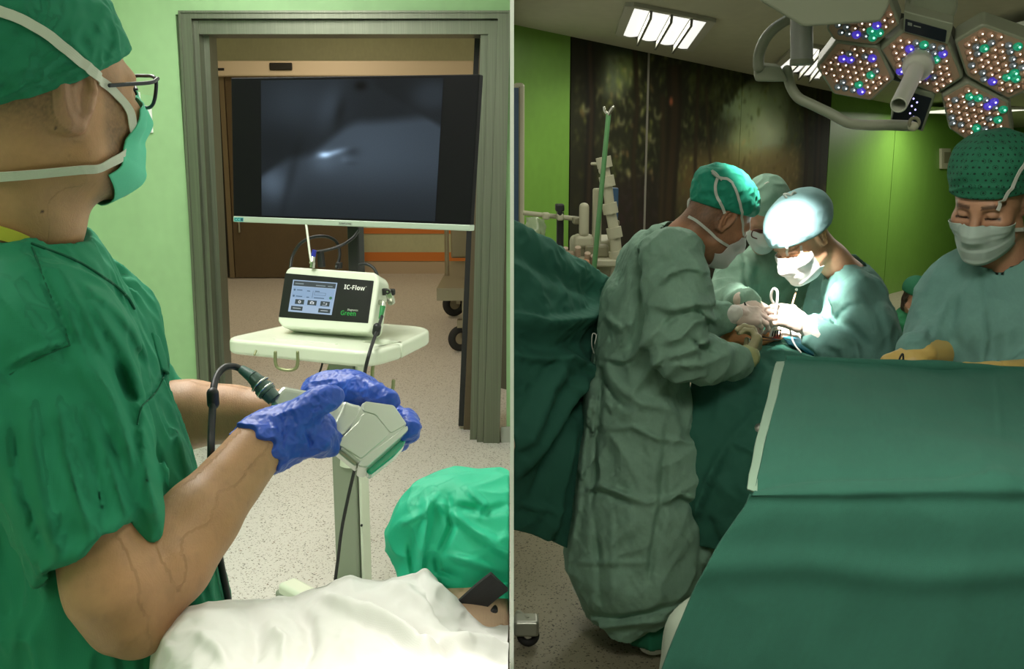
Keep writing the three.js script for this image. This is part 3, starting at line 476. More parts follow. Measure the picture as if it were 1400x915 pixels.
    c.fillStyle = '#e6eef4'; c.beginPath(); c.arc(128, 270, 19, 0, 7); c.fill(); c.fillRect(262, 258, 52, 28); c.fillRect(272, 250, 26, 10); c.fillStyle = '#36434a'; c.beginPath(); c.arc(128, 270, 8, 0, 7); c.arc(288, 272, 9, 0, 7); c.fill(); c.fillStyle = '#c2ccd2'; c.fillRect(428, 252, 22, 14); c.fillRect(462, 258, 18, 26); c.fillRect(420, 284, 54, 6); c.fillRect(52, 346, 104, 10); c.fillRect(412, 350, 92, 10);
  });
  quadUV(off(CM, 0.0014), [[401, 382.5], [461.5, 387], [453.5, 431], [394, 426]], 0.0008, 'touchscreen', std({ color: 0x020202, emissive: 0xffffff, emissiveMap: ui, emissiveIntensity: 0.75, roughness: 0.5 }), face, cput);
  cput('side_port', cyl(P(512, 413, 3.06), P(524, 414, 3.03), 0.009, 0.009), M.chrome);
  cput('side_port', cyl(P(512, 399, 3.10), P(519, 400, 3.08), 0.012, 0.012), M.chrome);
  cput('top_port', cyl(P(427, 366, 3.15), P(428, 358, 3.15), 0.009, 0.008), M.chrome);
  // things plugged into the console
  const stick = thing('usb_stick', 'black memory stick with swivelling metal cover plugged into the console side', 'usb stick', P(522, 400, 3.07).toArray());
  obj('body', local(plate(frame(P(526, 400, 3.06), U, N), [[515, 394.5], [538, 395.5], [538, 404.5], [515, 404]], 0.014, 0.003, 0.006), stick), M.black, stick);
  obj('metal_cover', local(plate(frame(P(532, 406, 3.05), U, N), [[526, 396], [533, 394.5], [539, 416], [530.5, 419]], 0.012, 0.001, 0.012), stick), M.chrome, stick);
  obj('swivel_ring', local(new THREE.TorusGeometry(0.006, 0.003, 8, 18).translate(...P(529.5, 399, 3.04).toArray()), stick), M.black, stick);
  const cord = thing('camera_cable', 'black cable with green connector and ferrite bead hanging over the tray edge', 'cable', P(520, 420, 3.02).toArray());
  const c0 = [[522, 433, 3.00], [517.5, 447, 2.94], [512, 462, 2.89], [504.5, 485, 2.79], [499.5, 505, 2.79], [498, 525, 2.82], [497, 560, 2.85], [492, 610, 2.88], [485, 641, 2.9], [476, 680, 2.9], [467, 725, 2.9], [462, 765, 2.9], [457, 806, 2.9], [455, 840, 2.9]].map((p) => P(...p));
  obj('cord', local(tube(c0, 0.0058, 120), cord), M.cable, cord);
  obj('green_connector', local(cyl(P(523.5, 419, 3.02), P(520, 436, 3.0), 0.009, 0.006), cord), std({ color: lin(0.02, 0.22, 0.06), roughness: 0.35 }), cord);
  obj('metal_plug', local(cyl(P(524.5, 413, 3.03), P(523, 422, 3.02), 0.0085, 0.0085), cord), M.chrome, cord);
  obj('ferrite_bead', local((() => { const g = new THREE.CapsuleGeometry(0.013, 0.018, 6, 16); const a = P(515, 451, 2.925); g.rotateZ(-0.2); g.translate(a.x, a.y, a.z); return g; })(), cord), M.cable, cord);
  const wire = (name, label, pts, r, mat = M.cable) => { const o = tag(obj(name, tube(pts.map((p) => P(...p)), r, pts.length * 10), mat), label, 'cable'); return o; };
  wire('power_cable', 'thick black cable arching behind the console from the monitor post', [[397, 366, 3.28], [400, 350, 3.3], [412, 332, 3.3], [430, 324, 3.3], [448, 324, 3.3], [460, 331, 3.29], [464.5, 345, 3.28], [463, 358, 3.26], [460, 366, 3.24]], 0.0055);
  wire('signal_cable', 'black cable crossing from the monitor post to the console top', [[490, 316, 3.27], [482, 326, 3.24], [466, 336, 3.22], [447, 342, 3.21], [430, 345, 3.20], [427, 347, 3.2]], 0.005);
  wire('white_cable', 'thin white cable dropping from under the monitor to the console', [[418.5, 306, 3.22], [421, 325, 3.2], [423.5, 345, 3.18], [426, 362, 3.16]], 0.004, M.cartPlastic);
  wire('side_cable', 'short black cable curling behind the right side of the console', [[492, 362, 3.2], [500, 361, 3.19], [510, 366, 3.18], [516, 377, 3.17], [517.5, 390, 3.16], [517, 402, 3.15]], 0.0055);
  wire('thin_cable', 'thin black cable hanging under the tray left of the column', [[442, 488, 3.2], [440, 500, 3.2], [436, 512, 3.2], [434.5, 525, 3.2], [438, 540, 3.2], [440, 560, 3.2]], 0.0035);
  wire('grey_cable', 'grey green cable hanging under the tray beside the column', [[455, 488, 3.15], [450, 502, 3.15], [444, 520, 3.15], [441, 545, 3.15], [441, 570, 3.15]], 0.005, M.hook);
  for (const [a, b, x] of [[0, 0, 430]]) {
    const pl = thing('video_plug', 'blue and silver video connector standing in the console top', 'plug', P(428, 352, 3.18).toArray());
    obj('blue_shell', local(cyl(P(428, 352, 3.18), P(430, 342, 3.18), 0.0085, 0.007), pl), std({ color: lin(0.02, 0.03, 0.35), roughness: 0.4 }), pl);
    obj('metal_collar', local(cyl(P(427, 360, 3.17), P(428, 352, 3.18), 0.010, 0.009), pl), M.chrome, pl);
  }
  const p2 = thing('black_adapter', 'black adapter plug standing behind the console beside the blue connector', 'plug', P(437, 358, 3.2).toArray());
  obj('body', local(plate(frame(P(437, 354, 3.2), U, N), [[433, 344], [439, 343.5], [441.5, 366], [434, 366]], 0.018, 0.003, 0.004), p2), M.black, p2);
  const p3 = thing('cable_plug', 'dark plug at the end of the arching cable', 'plug', P(461, 362, 3.25).toArray());
  obj('body', local(plate(frame(P(461, 363, 3.24), U, N), [[458.5, 359], [465, 359.5], [464.5, 368], [457.5, 367]], 0.018, 0.003, 0.004), p3), M.black, p3);
  // coiled lead at the cart base
  wire('floor_cable', 'looped dark cable lying beside the cart foot', [[392, 826, 3.08], [378, 820, 3.06], [367, 822, 3.05], [360, 830, 3.04], [362, 842, 3.03]], 0.006, std({ color: lin(0.05, 0.035, 0.04), roughness: 0.5 }));
}
// =====================================================================  PEOPLE: SHARED BUILDERS
const skinTex = dataTex(256, 256, (x, y) => { const v = 128 + 60 * tileNoise(x, y, 256, 50) + 50 * tileNoise(x, y, 256, 110, 4); return [v, v, v]; }, false);
M.skin = phy({ vertexColors: true, roughness: 0.5, bumpMap: rep(skinTex, 9), bumpScale: 0.0004, sheen: 0.15, sheenRoughness: 0.5, sheenColor: lin(0.5, 0.35, 0.25) });
// head space: x forward, y up, z to the person's right
function headSpace(O, F, Up, s = 1) {
  const f = F.clone().normalize(), r = f.clone().cross(Up).normalize(), u = r.clone().cross(f).normalize();
  return { O, f, u, r, s, loc: (x, y, z) => { const a = x - O.x, b = y - O.y, c = z - O.z; return [(a * f.x + b * f.y + c * f.z) / s, (a * u.x + b * u.y + c * u.z) / s, (a * r.x + b * r.y + c * r.z) / s]; },
    w: (x, y, z) => O.clone().addScaledVector(f, x * s).addScaledVector(u, y * s).addScaledVector(r, z * s), dir: (x, y, z) => V3(0, 0, 0).addScaledVector(f, x).addScaledVector(u, y).addScaledVector(r, z).normalize() };
}
const HEAD = (() => {
  const v = V3, cran = ell(v(-0.012, 0.045, 0), [0.098, 0.086, 0.076]), face = ell(v(0.028, -0.045, 0), [0.064, 0.082, 0.058]), brow = cone(v(0.079, 0.014, -0.03), v(0.079, 0.014, 0.03), 0.016, 0.016);
  const bone = (s) => [cone(v(0.0, -0.072, s * 0.047), v(0.072, -0.105, s * 0.006), 0.02, 0.02), ell(v(0.062, -0.027, s * 0.042), [0.026, 0.022, 0.024]), ell(v(0.079, -0.003, s * 0.031), [0.0125, 0.0115, 0.013]), ell(v(0.099, -0.002, s * 0.033), [0.017, 0.011, 0.018])];
  const L = bone(-1), R = bone(1), nose = cone(v(0.091, 0.004, 0), v(0.112, -0.037, 0), 0.009, 0.0125), wing = cone(v(0.1, -0.043, -0.011), v(0.1, -0.043, 0.011), 0.0085, 0.0085), lips = cone(v(0.086, -0.072, -0.014), v(0.086, -0.072, 0.014), 0.011, 0.011);
  return (x, y, z) => {
    let d = smin(cran(x, y, z), face(x, y, z), 0.05); d = smin(d, L[0](x, y, z), 0.03); d = smin(d, R[0](x, y, z), 0.03); d = smin(d, brow(x, y, z), 0.02); d = smin(d, L[1](x, y, z), 0.02); d = smin(d, R[1](x, y, z), 0.02);
    d = smax(d, -L[3](x, y, z), 0.014); d = smax(d, -R[3](x, y, z), 0.014); d = smin(d, L[2](x, y, z), 0.004); d = smin(d, R[2](x, y, z), 0.004);
    d = smin(d, nose(x, y, z), 0.012); d = smin(d, wing(x, y, z), 0.008); return smin(d, lips(x, y, z), 0.012);
  };
})();
const EAR = (() => {
  const v = V3, P2 = (x, y, z) => v(x, y, z), rim = chain([[P2(0.008, -0.006, 0), 0.0042], [P2(0.013, 0.012, 0.004), 0.0045], [P2(0.009, 0.027, 0.007), 0.005], [P2(-0.004, 0.034, 0.011), 0.005], [P2(-0.017, 0.027, 0.015), 0.005], [P2(-0.021, 0.008, 0.015), 0.0048], [P2(-0.015, -0.014, 0.009), 0.0048], [P2(-0.006, -0.03, 0.004), 0.0068], [P2(0.004, -0.03, 0.001), 0.0055], [P2(0.008, -0.018, 0), 0.004]], 0.004);
  const plate_ = ell(v(-0.004, 0.004, -0.001), [0.019, 0.033, 0.006]), anti = chain([[P2(-0.005, 0.02, 0.008), 0.0042], [P2(-0.011, 0.006, 0.009), 0.0046], [P2(-0.005, -0.013, 0.006), 0.0046]], 0.004), tragus = cone(P2(0.012, 0.0, 0.003), P2(0.011, -0.009, 0.003), 0.0042, 0.0042);
  return (x, y, z) => smin(smin(smin(rim(x, y, z), plate_(x, y, z), 0.006), anti(x, y, z), 0.004), tragus(x, y, z), 0.006);
})();
function headSDF(H, ears = [1, 1], earTilt = 0.15, earOut = 0.45) {
  const c = Math.cos(earTilt), s = Math.sin(earTilt), co = Math.cos(earOut), so = Math.sin(earOut);
  return (x, y, z) => {
    const [a, b, e] = H.loc(x, y, z); let d = HEAD(a, b, e); if (d > 0.12) return d * H.s;
    for (const k of [-1, 1]) { if (!ears[k < 0 ? 0 : 1]) continue; const px = a + 0.012, py = b + 0.004, pz = e * k - 0.07; if (px * px + py * py + pz * pz > 0.01) continue;
      const qx = px * c - py * s, qy = px * s + py * c; const rx = qx * co + pz * so, rz = -qx * so + pz * co; d = smin(d, EAR(rx, qy, rz), 0.008); }
    return d * H.s;
  };
}
// cloth shell over the skull above a tilted rim; rim(a, e) gives the height of the edge
function capSDF(H, rim, grow, folds, bulge) {
  const puff = bulge ? ell(V3(bulge[0], bulge[1], 0), [bulge[2], bulge[3], bulge[4]]) : null, sk = ell(V3(-0.012, 0.045, 0), [0.098, 0.086, 0.076]);
  return (x, y, z) => { const [a, b, e] = H.loc(x, y, z); let d = smin(sk(a, b, e), HEAD(a, b, e) + 0.001, 0.01) - grow; if (puff) d = smin(d, puff(a, b, e), 0.03); if (d > 0.05) return d * H.s; if (folds) d -= folds(a, b, e, x, y, z); d = smax(d, rim(a, e) - b, 0.006); return d * H.s; };
}
// face mask as a shrink-wrapped patch with pleats; returns geometry
function maskGeo(H, head, o = {}) {
  const { topY = 0.0, botY = -0.125, side = 1.12, sideB = side, out = 0.005, nu = 40, nv = 30, puff = 0.008, pleat = 0.0022 } = o;
  const rows = [], fill = ell(H.w(0.02, -0.085, 0), [0.07 * H.s, 0.075 * H.s, 0.056 * H.s], [H.f, H.u, H.r]), solid = (x, y, z) => smin(head(x, y, z), fill(x, y, z), 0.01);
  for (let j = 0; j <= nv; j++) { const v = j / nv, row = [];
    for (let i = 0; i <= nu; i++) { const u = i / nu * 2 - 1, th = u * mix(side, sideB, v), yy = mix(topY - 0.018 * Math.pow(Math.abs(u), 1.6) + (Math.abs(u) < 0.2 ? 0.004 : 0), botY + 0.045 * Math.pow(Math.abs(u), 1.6), v);
      const dir = V3(-Math.cos(th), 0.0, -Math.sin(th)); const from = [0.005 + Math.cos(th) * 0.22, yy, Math.sin(th) * 0.22 * 0.8];
      const a = H.w(...from), b = H.dir(dir.x, 0, dir.z * 0.8);
      const bul = puff * Math.max(0, 1 - u * u) * Math.sin(Math.PI * clamp(v * 0.9 + 0.08, 0, 1)); const n = Math.abs(u) < 0.35 && v < 0.9 ? 0.004 : 0;
      let q = cast(solid, a, b, (out + bul + n) * H.s, 0.2 * H.s);
      if (v > 0.86) { const k = (v - 0.86) / 0.14; q = q.addScaledVector(H.f, -0.03 * k * k * H.s * (1 - u * u * 0.5)); }
      row.push(q); }
    rows.push(row); }
  // light smoothing keeps the cloth from dropping into the mouth and beside the nose
  for (let it = 0; it < (o.smooth ?? 6); it++) { const c = rows.map((r) => r.map((p) => p.clone())); for (let j = 1; j < nv; j++) for (let i = 1; i < nu; i++) rows[j][i].copy(c[j][i]).multiplyScalar(2).add(c[j - 1][i]).add(c[j + 1][i]).add(c[j][i - 1]).add(c[j][i + 1]).divideScalar(6); }
  for (let j = 0; j <= nv; j++) for (let i = 0; i <= nu; i++) { const v = j / nv, u = i / nu * 2 - 1, k = (v * 4.2) % 1; if (v > 0.14 && v < 0.88) rows[j][i].addScaledVector(H.f, pleat * H.s * (k < 0.25 ? k * 4 : 1.33 * (1 - k)) * (1 - Math.abs(u) * 0.5)); }
  return patch(rows, nu * 2, nv * 2, null, -0.0016);
}
function maskMat(c) { return phy({ color: c, roughness: 0.85, bumpMap: rep(feltTex, 25), bumpScale: 0.0003, side: THREE.DoubleSide }); }
// strap: points in head space pressed onto the surface f at a small distance
function strapGeo(pts, f, off, half, n = 40, aim, loose) {
  const c = new THREE.CatmullRomCurve3(pts, false, 'centripetal'), cen = [], hw = [], nr = [];
  for (let i = 0; i <= n; i++) { let p = c.getPoint(i / n); const e = 0.004, g = V3(f(p.x + e, p.y, p.z) - f(p.x - e, p.y, p.z), f(p.x, p.y + e, p.z) - f(p.x, p.y - e, p.z), f(p.x, p.y, p.z + e) - f(p.x, p.y, p.z - e)).normalize();
    if (!loose || !loose(i / n)) { for (let k = 0; k < 6; k++) p.addScaledVector(g, -(f(p.x, p.y, p.z) - off) * 0.8); } cen.push(p); nr.push(g); }
  for (let k = 0; k < 3; k++) for (let i = 1; i < n; i++) nr[i].add(nr[i - 1]).add(nr[i + 1]).normalize();
  for (let i = 0; i <= n; i++) { const t = cen[Math.min(i + 1, n)].clone().sub(cen[Math.max(i - 1, 0)]).normalize(); hw.push(t.cross(nr[i]).normalize().multiplyScalar(half)); }
  return ribbon(cen, hw, 0.0012, nr);
}
const skinTone = (base, x, y, z) => { const k = 1 + 0.06 * n3(x * 30, y * 30, z * 30) + 0.04 * n3(x * 120, y * 120, z * 120), r = 0.04 * n3(x * 14, y * 14, z * 14 + 5); return [base[0] * (k + r * 0.6), base[1] * k, base[2] * (k - r)]; };
const mixc = (a, b, t) => [mix(a[0], b[0], t), mix(a[1], b[1], t), mix(a[2], b[2], t)];
// =====================================================================  MAN IN GREEN SCRUBS (left room)
{
  const man = thing('person', 'man in green scrubs and cap with glasses holding a silver handheld camera', 'person', [P(30, 350, 1.15).x, 0, -1.15]);
  const put = (name, geo, mat, parent = man) => obj(name, local(geo, man), mat, parent);
  const aH = 58 * Math.PI / 180, FH = V3(Math.cos(aH), 0.07, -Math.sin(aH)), ear = P(116, 124, 1.02);
  const H0 = headSpace(V3(0, 0, 0), FH, V3(0, 1, 0)); const O = ear.clone().addScaledVector(H0.r, -0.08).addScaledVector(H0.f, 0.014).addScaledVector(H0.u, -0.002);
  const H = headSpace(O, FH, V3(0.05, 1, 0), 0.91), head = headSDF(H, [1, 1], 0.3, 0.45);
  const aT = 40 * Math.PI / 180, R = V3(Math.sin(aT), 0, Math.cos(aT)), F = V3(Math.cos(aT), 0, -Math.sin(aT));
  const NB = P(22, 352, 1.15), neck = chain([[H.w(-0.03, -0.02, 0), 0.056], [H.w(-0.035, -0.1, 0).lerp(NB, 0.4), 0.056], [NB.clone().add(V3(0, -0.02, 0)), 0.066]], 0.03);
  const shR = P(50, 478, 1.0), elR = P(180, 832, 0.95), wrR = P(352, 612, 1.10);
  const armR = chain([[shR, 0.05], [P(112, 670, 0.955), 0.046], [P(162, 800, 0.945), 0.049], [elR, 0.038]], 0.03), tipR = cone(P(172, 850, 0.945), P(186, 860, 0.95), 0.034, 0.03);
  const foreR = chain([[P(188, 820, 0.952), 0.040], [P(225, 768, 0.985), 0.0465], [P(275, 706, 1.03), 0.039], [P(320, 652, 1.07), 0.030], [wrR, 0.0262], [P(368, 598, 1.12), 0.027]], 0.03);
  const armL = chain([[P(120, 470, 1.36), 0.055], [P(215, 575, 1.33), 0.045], [P(262, 566, 1.33), 0.043], [P(320, 566, 1.33), 0.035], [P(372, 566, 1.32), 0.028], [P(420, 556, 1.31), 0.026]], 0.03);
  const torsoIn = cone(NB.clone().add(V3(0, -0.05, 0)), NB.clone().add(V3(0.06, -0.35, 0)), 0.08, 0.1);
  const skinF = (x, y, z) => { let d = smin(head(x, y, z), neck(x, y, z), 0.03); d = smin(d, smin(smin(armR(x, y, z), foreR(x, y, z), 0.012), tipR(x, y, z), 0.03), 0.02); d = Math.min(d, armL(x, y, z)); return smin(d, torsoIn(x, y, z), 0.03); };
  const base = [0.47, 0.25, 0.125];
  const hairCol = (x, y, z) => {
    let c = skinTone(base, x, y, z); const [a, b, e] = H.loc(x, y, z); if (b < -0.2) { const t = n3(x * 60 + 3, y * 25, z * 60); return mixc(c, [0.30, 0.16, 0.085], 0.25 * sstep(0.3, 0.8, t)); }
    const g = n3(x * 420, y * 420, z * 420) * 0.5 + 0.5;
    const buzz = sstep(0.005, -0.035, a - 0.01) * sstep(-0.075, -0.015, b + 0.25 * (a + 0.02)) , beard = sstep(0.012, 0.035, a) * sstep(-0.03, -0.055, b) * sstep(-0.15, -0.125, b) + 0.8 * sstep(0.015, 0.03, a) * sstep(0.06, 0.045, a) * sstep(0.04, 0.0, b) * sstep(-0.06, -0.03, b);
    c = mixc(c, [0.075, 0.05, 0.032], clamp(buzz, 0, 1) * (0.5 + 0.35 * g)); c = mixc(c, [0.11, 0.075, 0.05], clamp(beard, 0, 1) * (0.3 + 0.45 * g));
    for (const [mx, my] of [[76, 176], [96, 214], [182, 86], [204, 747], [175, 774], [205, 826], [58, 289]]) { const [px, py] = proj(x, y, z), r = Math.hypot(px - mx, py - my); if (r < 2.6) c = mixc(c, [0.05, 0.025, 0.015], sstep(2.6, 1.2, r)); }
    const earD = Math.hypot(a + 0.012, b + 0.004) < 0.04 && Math.abs(e) > 0.07; if (earD) c = mixc(c, [0.46, 0.24, 0.15], 0.6);
    return c;
  };
  put('body', mergeGeometries([sdfMesh(skinF, V3(-0.72, 1.45, -1.36), V3(-0.30, 1.80, -0.88), 0.0026, { color: hairCol }), sdfMesh((x, y, z) => Math.max(Math.min(skinF(x, y, z), 9), y - 1.452), V3(-0.75, 1.04, -1.5), V3(-0.2, 1.47, -0.86), 0.0042, { color: hairCol })]), M.skin);
  // ---- scrub top
  M.scrub = phy({ color: lin(0.012, 0.235, 0.118), roughness: 0.85, bumpMap: rep(weaveTex, 60), bumpScale: 0.0004, sheen: 0.25, sheenRoughness: 0.6, sheenColor: lin(0.05, 0.35, 0.2) });
  M.seam = phy({ color: lin(0.006, 0.12, 0.06), roughness: 0.9 });
  const row = (px, py, d, w, q) => [P(px, py, d), w, q];
  const torso = spine([row(12, 430, 1.16, 0.165, 0.10), row(24, 490, 1.16, 0.205, 0.125), row(44, 560, 1.155, 0.21, 0.14), row(72, 650, 1.15, 0.205, 0.15), row(102, 750, 1.145, 0.21, 0.155), row(118, 850, 1.14, 0.215, 0.16), row(128, 960, 1.14, 0.22, 0.165), row(132, 1100, 1.15, 0.22, 0.16)], R);
  const yoke = chain([[P(10, 385, 1.15), 0.062], [P(38, 412, 1.07), 0.072], [P(52, 462, 1.005), 0.080]], 0.04), yokeL = chain([[P(10, 385, 1.15), 0.062], [NB.clone().addScaledVector(R, -0.19).add(V3(0, -0.09, 0)), 0.08], [P(120, 480, 1.36), 0.075]], 0.04), yokeF = cone(P(60, 395, 1.17), P(135, 455, 1.235), 0.065, 0.08), collarB = cone(P(-10, 356, 1.13), P(50, 362, 1.12), 0.05, 0.058);
  const hemA = P(80, 645, 0.965), hemB = P(138, 737, 0.948), hemDir = hemB.clone().sub(P(24, 577, 0.975)).normalize();
  const sleeve = chain([[P(50, 470, 1.0), 0.084], [P(66, 570, 0.98), 0.074], [P(100, 660, 0.965), 0.066], [P(150, 762, 0.948), 0.064], [P(190, 850, 0.93), 0.066]], 0.03), sleeveIn = chain([[P(115, 690, 0.96), 0.058], [P(150, 762, 0.948), 0.0605], [P(190, 850, 0.93), 0.063]], 0.03);
  const sleeveL = chain([[P(120, 480, 1.36), 0.078], [P(200, 560, 1.34), 0.062]], 0.03);
  const flap = chain([[P(130, 520, 1.01), 0.018], [P(165, 590, 0.985), 0.022], [P(193, 655, 0.965), 0.022], [P(206, 705, 0.955), 0.015], [P(211, 728, 0.95), 0.006]], 0.02);
  const ff = foldField([
    { p: [[95, 470], [118, 520], [150, 565], [178, 625], [196, 690]], w: 10, w2: 18, h: 0.006, d: [0, 1.1] }, { p: [[120, 480], [150, 530], [172, 590], [180, 640]], w: 14, w2: 7, h: 0.011 }, { p: [[110, 400], [150, 450], [180, 500], [200, 560]], w: 9, h: 0.008 }, { p: [[95, 380], [140, 410], [180, 450], [208, 500]], w: 8, h: 0.006 },
    { p: [[80, 370], [120, 440], [150, 500]], w: 8, h: 0.007 }, { p: [[65, 370], [90, 420], [110, 470]], w: 9, h: 0.005 }, { p: [[130, 450], [165, 510], [185, 580], [190, 650]], w: 8, h: -0.002 }, { p: [[190, 560], [200, 640], [215, 720]], w: 10, h: 0.010 }, { p: [[235, 560], [255, 640], [275, 720], [288, 800]], w: 8, h: 0.007 }, { p: [[205, 600], [225, 680], [240, 750]], w: 8, h: -0.006 },
    { p: [[40, 540], [45, 620], [60, 700], [80, 770]], w: 9, h: 0.006, d: [0, 1.02] }, { p: [[75, 540], [90, 620], [110, 690], [122, 735]], w: 8, h: 0.007, d: [0, 1.02] }, { p: [[105, 560], [125, 640], [145, 715]], w: 7, h: -0.006, d: [0, 1.02] }, { p: [[88, 600], [104, 650], [118, 700]], w: 5, h: -0.005, d: [0, 1.02] }, { p: [[15, 560], [22, 640], [48, 720], [66, 760]], w: 7, h: -0.005, d: [0, 1.02] }, { p: [[140, 600], [160, 670], [172, 705]], w: 6, h: 0.006, d: [0, 1.0] },
    { p: [[10, 700], [40, 790], [60, 900]], w: 10, h: 0.006, d: [1.0, 2] }, { p: [[5, 800], [30, 900]], w: 9, h: -0.005, d: [1.0, 2] }, { p: [[240, 790], [262, 850], [268, 900]], w: 9, h: -0.009 }, { p: [[282, 770], [292, 830], [300, 900]], w: 8, h: 0.006 }, { p: [[10, 500], [50, 480], [96, 468]], w: 6, h: 0.004, d: [0, 1.1] },
    { p: [[45, 345], [62, 390], [80, 430], [96, 470]], w: 3, h: -0.0035 }, { p: [[14, 512], [50, 488], [96, 470]], w: 2.5, h: -0.003, d: [0, 1.1] }, { p: [[193, 555], [215, 530], [228, 500]], w: 2.5, h: -0.003 }]);
  const hemCut = (x, y, z) => (x - hemB.x) * hemDir.x + (y - hemB.y) * hemDir.y + (z - hemB.z) * hemDir.z;
  const scrubF = (x, y, z) => {
    let d = smin(torso(x, y, z), yoke(x, y, z), 0.06); d = smin(d, yokeL(x, y, z), 0.05); d = smin(d, yokeF(x, y, z), 0.06); d = smin(d, collarB(x, y, z), 0.04); d = smin(d, smax(sleeveL(x, y, z), -99, 0.01), 0.04);
    let s = sleeve(x, y, z); if (s < 0.06) { const h = hemCut(x, y, z) - 0.006 * n3(x * 22, y * 22, z * 22); s = smax(s - 0.0018 * Math.sin(n3(x * 25, y * 8, z * 25) * 6) * sstep(-0.08, 0, h), h, 0.004); s = Math.max(s, -Math.max(sleeveIn(x, y, z), -(h + 0.07))); }
    s = smin(s, flap(x, y, z), 0.02); d = smin(d, s, 0.024);
    if (d < 0.04) { d -= ff(x, y, z) * 1.5; d -= 0.0055 * crease(x * 1.0 + y * 0.25, y * 0.42, z, 9, 3) + 0.0028 * crease(x, y * 0.5, z * 1.2, 21, 7); }
    // neckline
    const np = neck(x, y, z) - 0.006; return smax(d, -np, 0.004);
  };
  const cutF = (x, y, z) => Math.max(scrubF(x, y, z), -(y - 0.90));
  put('scrub_top', sdfMesh(cutF, V3(-0.98, 0.89, -1.52), V3(-0.22, 1.55, -0.84), 0.0044, { slack: 0.02 }), M.scrub);
  // seams, neckline band, pocket
  const onCloth = (px, py, o = 0.0012) => { const r = ray(px, py).normalize(); let t = 0.75; for (let i = 0; i < 200; i++) { const p = camera.position.clone().addScaledVector(r, t), d = scrubF(p.x, p.y, p.z) - o; if (d < 0.0003) break; t += d * 0.5; if (t > 1.8) break; } return camera.position.clone().addScaledVector(r, t); };
  const seam = (name, pts, r, mat = M.seam) => put(name, tube(new THREE.CatmullRomCurve3(pts.map(([x, y]) => V3(x, y, 0))).getPoints(pts.length * 8).map((q) => onCloth(q.x, q.y, 0.0007)), r, 0, 6), mat);
  seam('armhole_seam', [[44, 338], [58, 375], [72, 410], [86, 445], [95, 472]], 0.0011);
  seam('yoke_seam', [[95, 472], [70, 482], [40, 496], [14, 512]], 0.0010);
  seam('pocket_seam', [[228, 498], [222, 520], [210, 540], [195, 555], [188, 580]], 0.0010);
  seam('neckline_piping', [[44, 333], [66, 341], [90, 350], [115, 362], [140, 378], [160, 392], [176, 408], [184, 422]], 0.0016);
  put('chest_pocket', patch([[[209, 455, 1.19], [213, 461, 1.2], [219, 467, 1.21]], [[214, 478, 1.185], [220, 484, 1.2], [227, 490, 1.21]], [[222, 505, 1.185], [226, 510, 1.2], [231, 512, 1.21]]], 12, 12, (u, v) => 0.004 * Math.sin(u * 3.1), 0.004), M.scrub);
  // yellow undershirt collar
  put('yellow_collar', (() => { const c = [], h = []; for (const [x, y] of [[-14, 311], [2, 315], [16, 319], [30, 324], [41, 329]]) { const p = P(x, y + 4, 1.08); const r = ray(x, y + 4).normalize(); const q = cast(neck, camera.position.clone().addScaledVector(r, 0.8), r, 0.007, 0.8); c.push(q); h.push(V3(0, 0.0075, 0)); } return ribbon(c, h, 0.004); })(), std({ color: lin(0.52, 0.50, 0.05), roughness: 0.85 }));
  put('trousers', sdfMesh((() => { const hip = P(132, 1090, 1.15); hip.y = 0.93; const leg = (s) => chain([[hip.clone().addScaledVector(R, 0.1 * s).setY(0.88), 0.125], [hip.clone().addScaledVector(R, 0.105 * s).setY(0.5), 0.095], [hip.clone().addScaledVector(R, 0.11 * s).setY(0.08), 0.085]], 0.04); const a = leg(-1), b = leg(1); return (x, y, z) => Math.max(smin(a(x, y, z), b(x, y, z), 0.03) - 0.006 * crease(x, y * 0.4, z, 8, 5), 0.06 - y, y - 0.93); })(), V3(-0.95, 0.03, -1.5), V3(-0.2, 1.0, -0.8), 0.012), M.scrub);
  for (const s of [-1, 1]) put('shoe', sdfMesh((() => { const hip = P(132, 1090, 1.15), a = hip.clone().addScaledVector(R, 0.11 * s).setY(0.045), b = a.clone().addScaledVector(F, 0.15).setY(0.035); const c = cone(a, b, 0.05, 0.042); return (x, y, z) => Math.max(c(x, y, z), -y + 0.002); })(), V3(-1, -0.01, -1.6), V3(0, 0.12, -0.7), 0.01), M.whitePaint);
  // ---- cap
  M.capGreen = phy({ color: lin(0.010, 0.20, 0.105), roughness: 0.85, bumpMap: rep(weaveTex, 60), bumpScale: 0.0004, sheen: 0.2, sheenRoughness: 0.6, sheenColor: lin(0.05, 0.3, 0.18) });
  const capFold = foldField([{ p: [[5, 132], [60, 112], [110, 92], [150, 84], [196, 60]], w: 3, h: 0.002, even: 1 }, { p: [[150, 82], [160, 60], [162, 30]], w: 5, h: 0.003 }, { p: [[0, 100], [60, 92], [110, 70]], w: 8, h: 0.003 }, { p: [[10, 70], [40, 40], [60, 10]], w: 10, h: -0.003 }, { p: [[120, 70], [140, 40], [150, 0]], w: 8, h: 0.003 }]);
  const rim = (a, e) => 0.022 + 0.36 * a + (a > 0.06 ? -0.10 * (a - 0.06) : 0);
  const capF = capSDF(H, rim, 0.0085, (a, b, e, x, y, z) => capFold(x, y, z) + 0.0022 * crease(a, b * 0.6, e, 14, 2) + 0.0012 * crease(a, b, e, 34, 9), [-0.03, 0.075, 0.105, 0.075, 0.085]);
  const cap = put('surgical_cap', sdfMesh(capF, O.clone().add(V3(-0.2, -0.06, -0.2)), O.clone().add(V3(0.2, 0.2, 0.2)), 0.003), M.capGreen);
  // ---- mask with ties
  const faceF = (x, y, z) => Math.min(smin(head(x, y, z), neck(x, y, z), 0.03));
  M.maskGreen = maskMat(lin(0.12, 0.58, 0.38)); M.tie = phy({ color: lin(0.62, 0.64, 0.55), roughness: 0.8, bumpMap: rep(weaveTex, 30), bumpScale: 0.0004 });
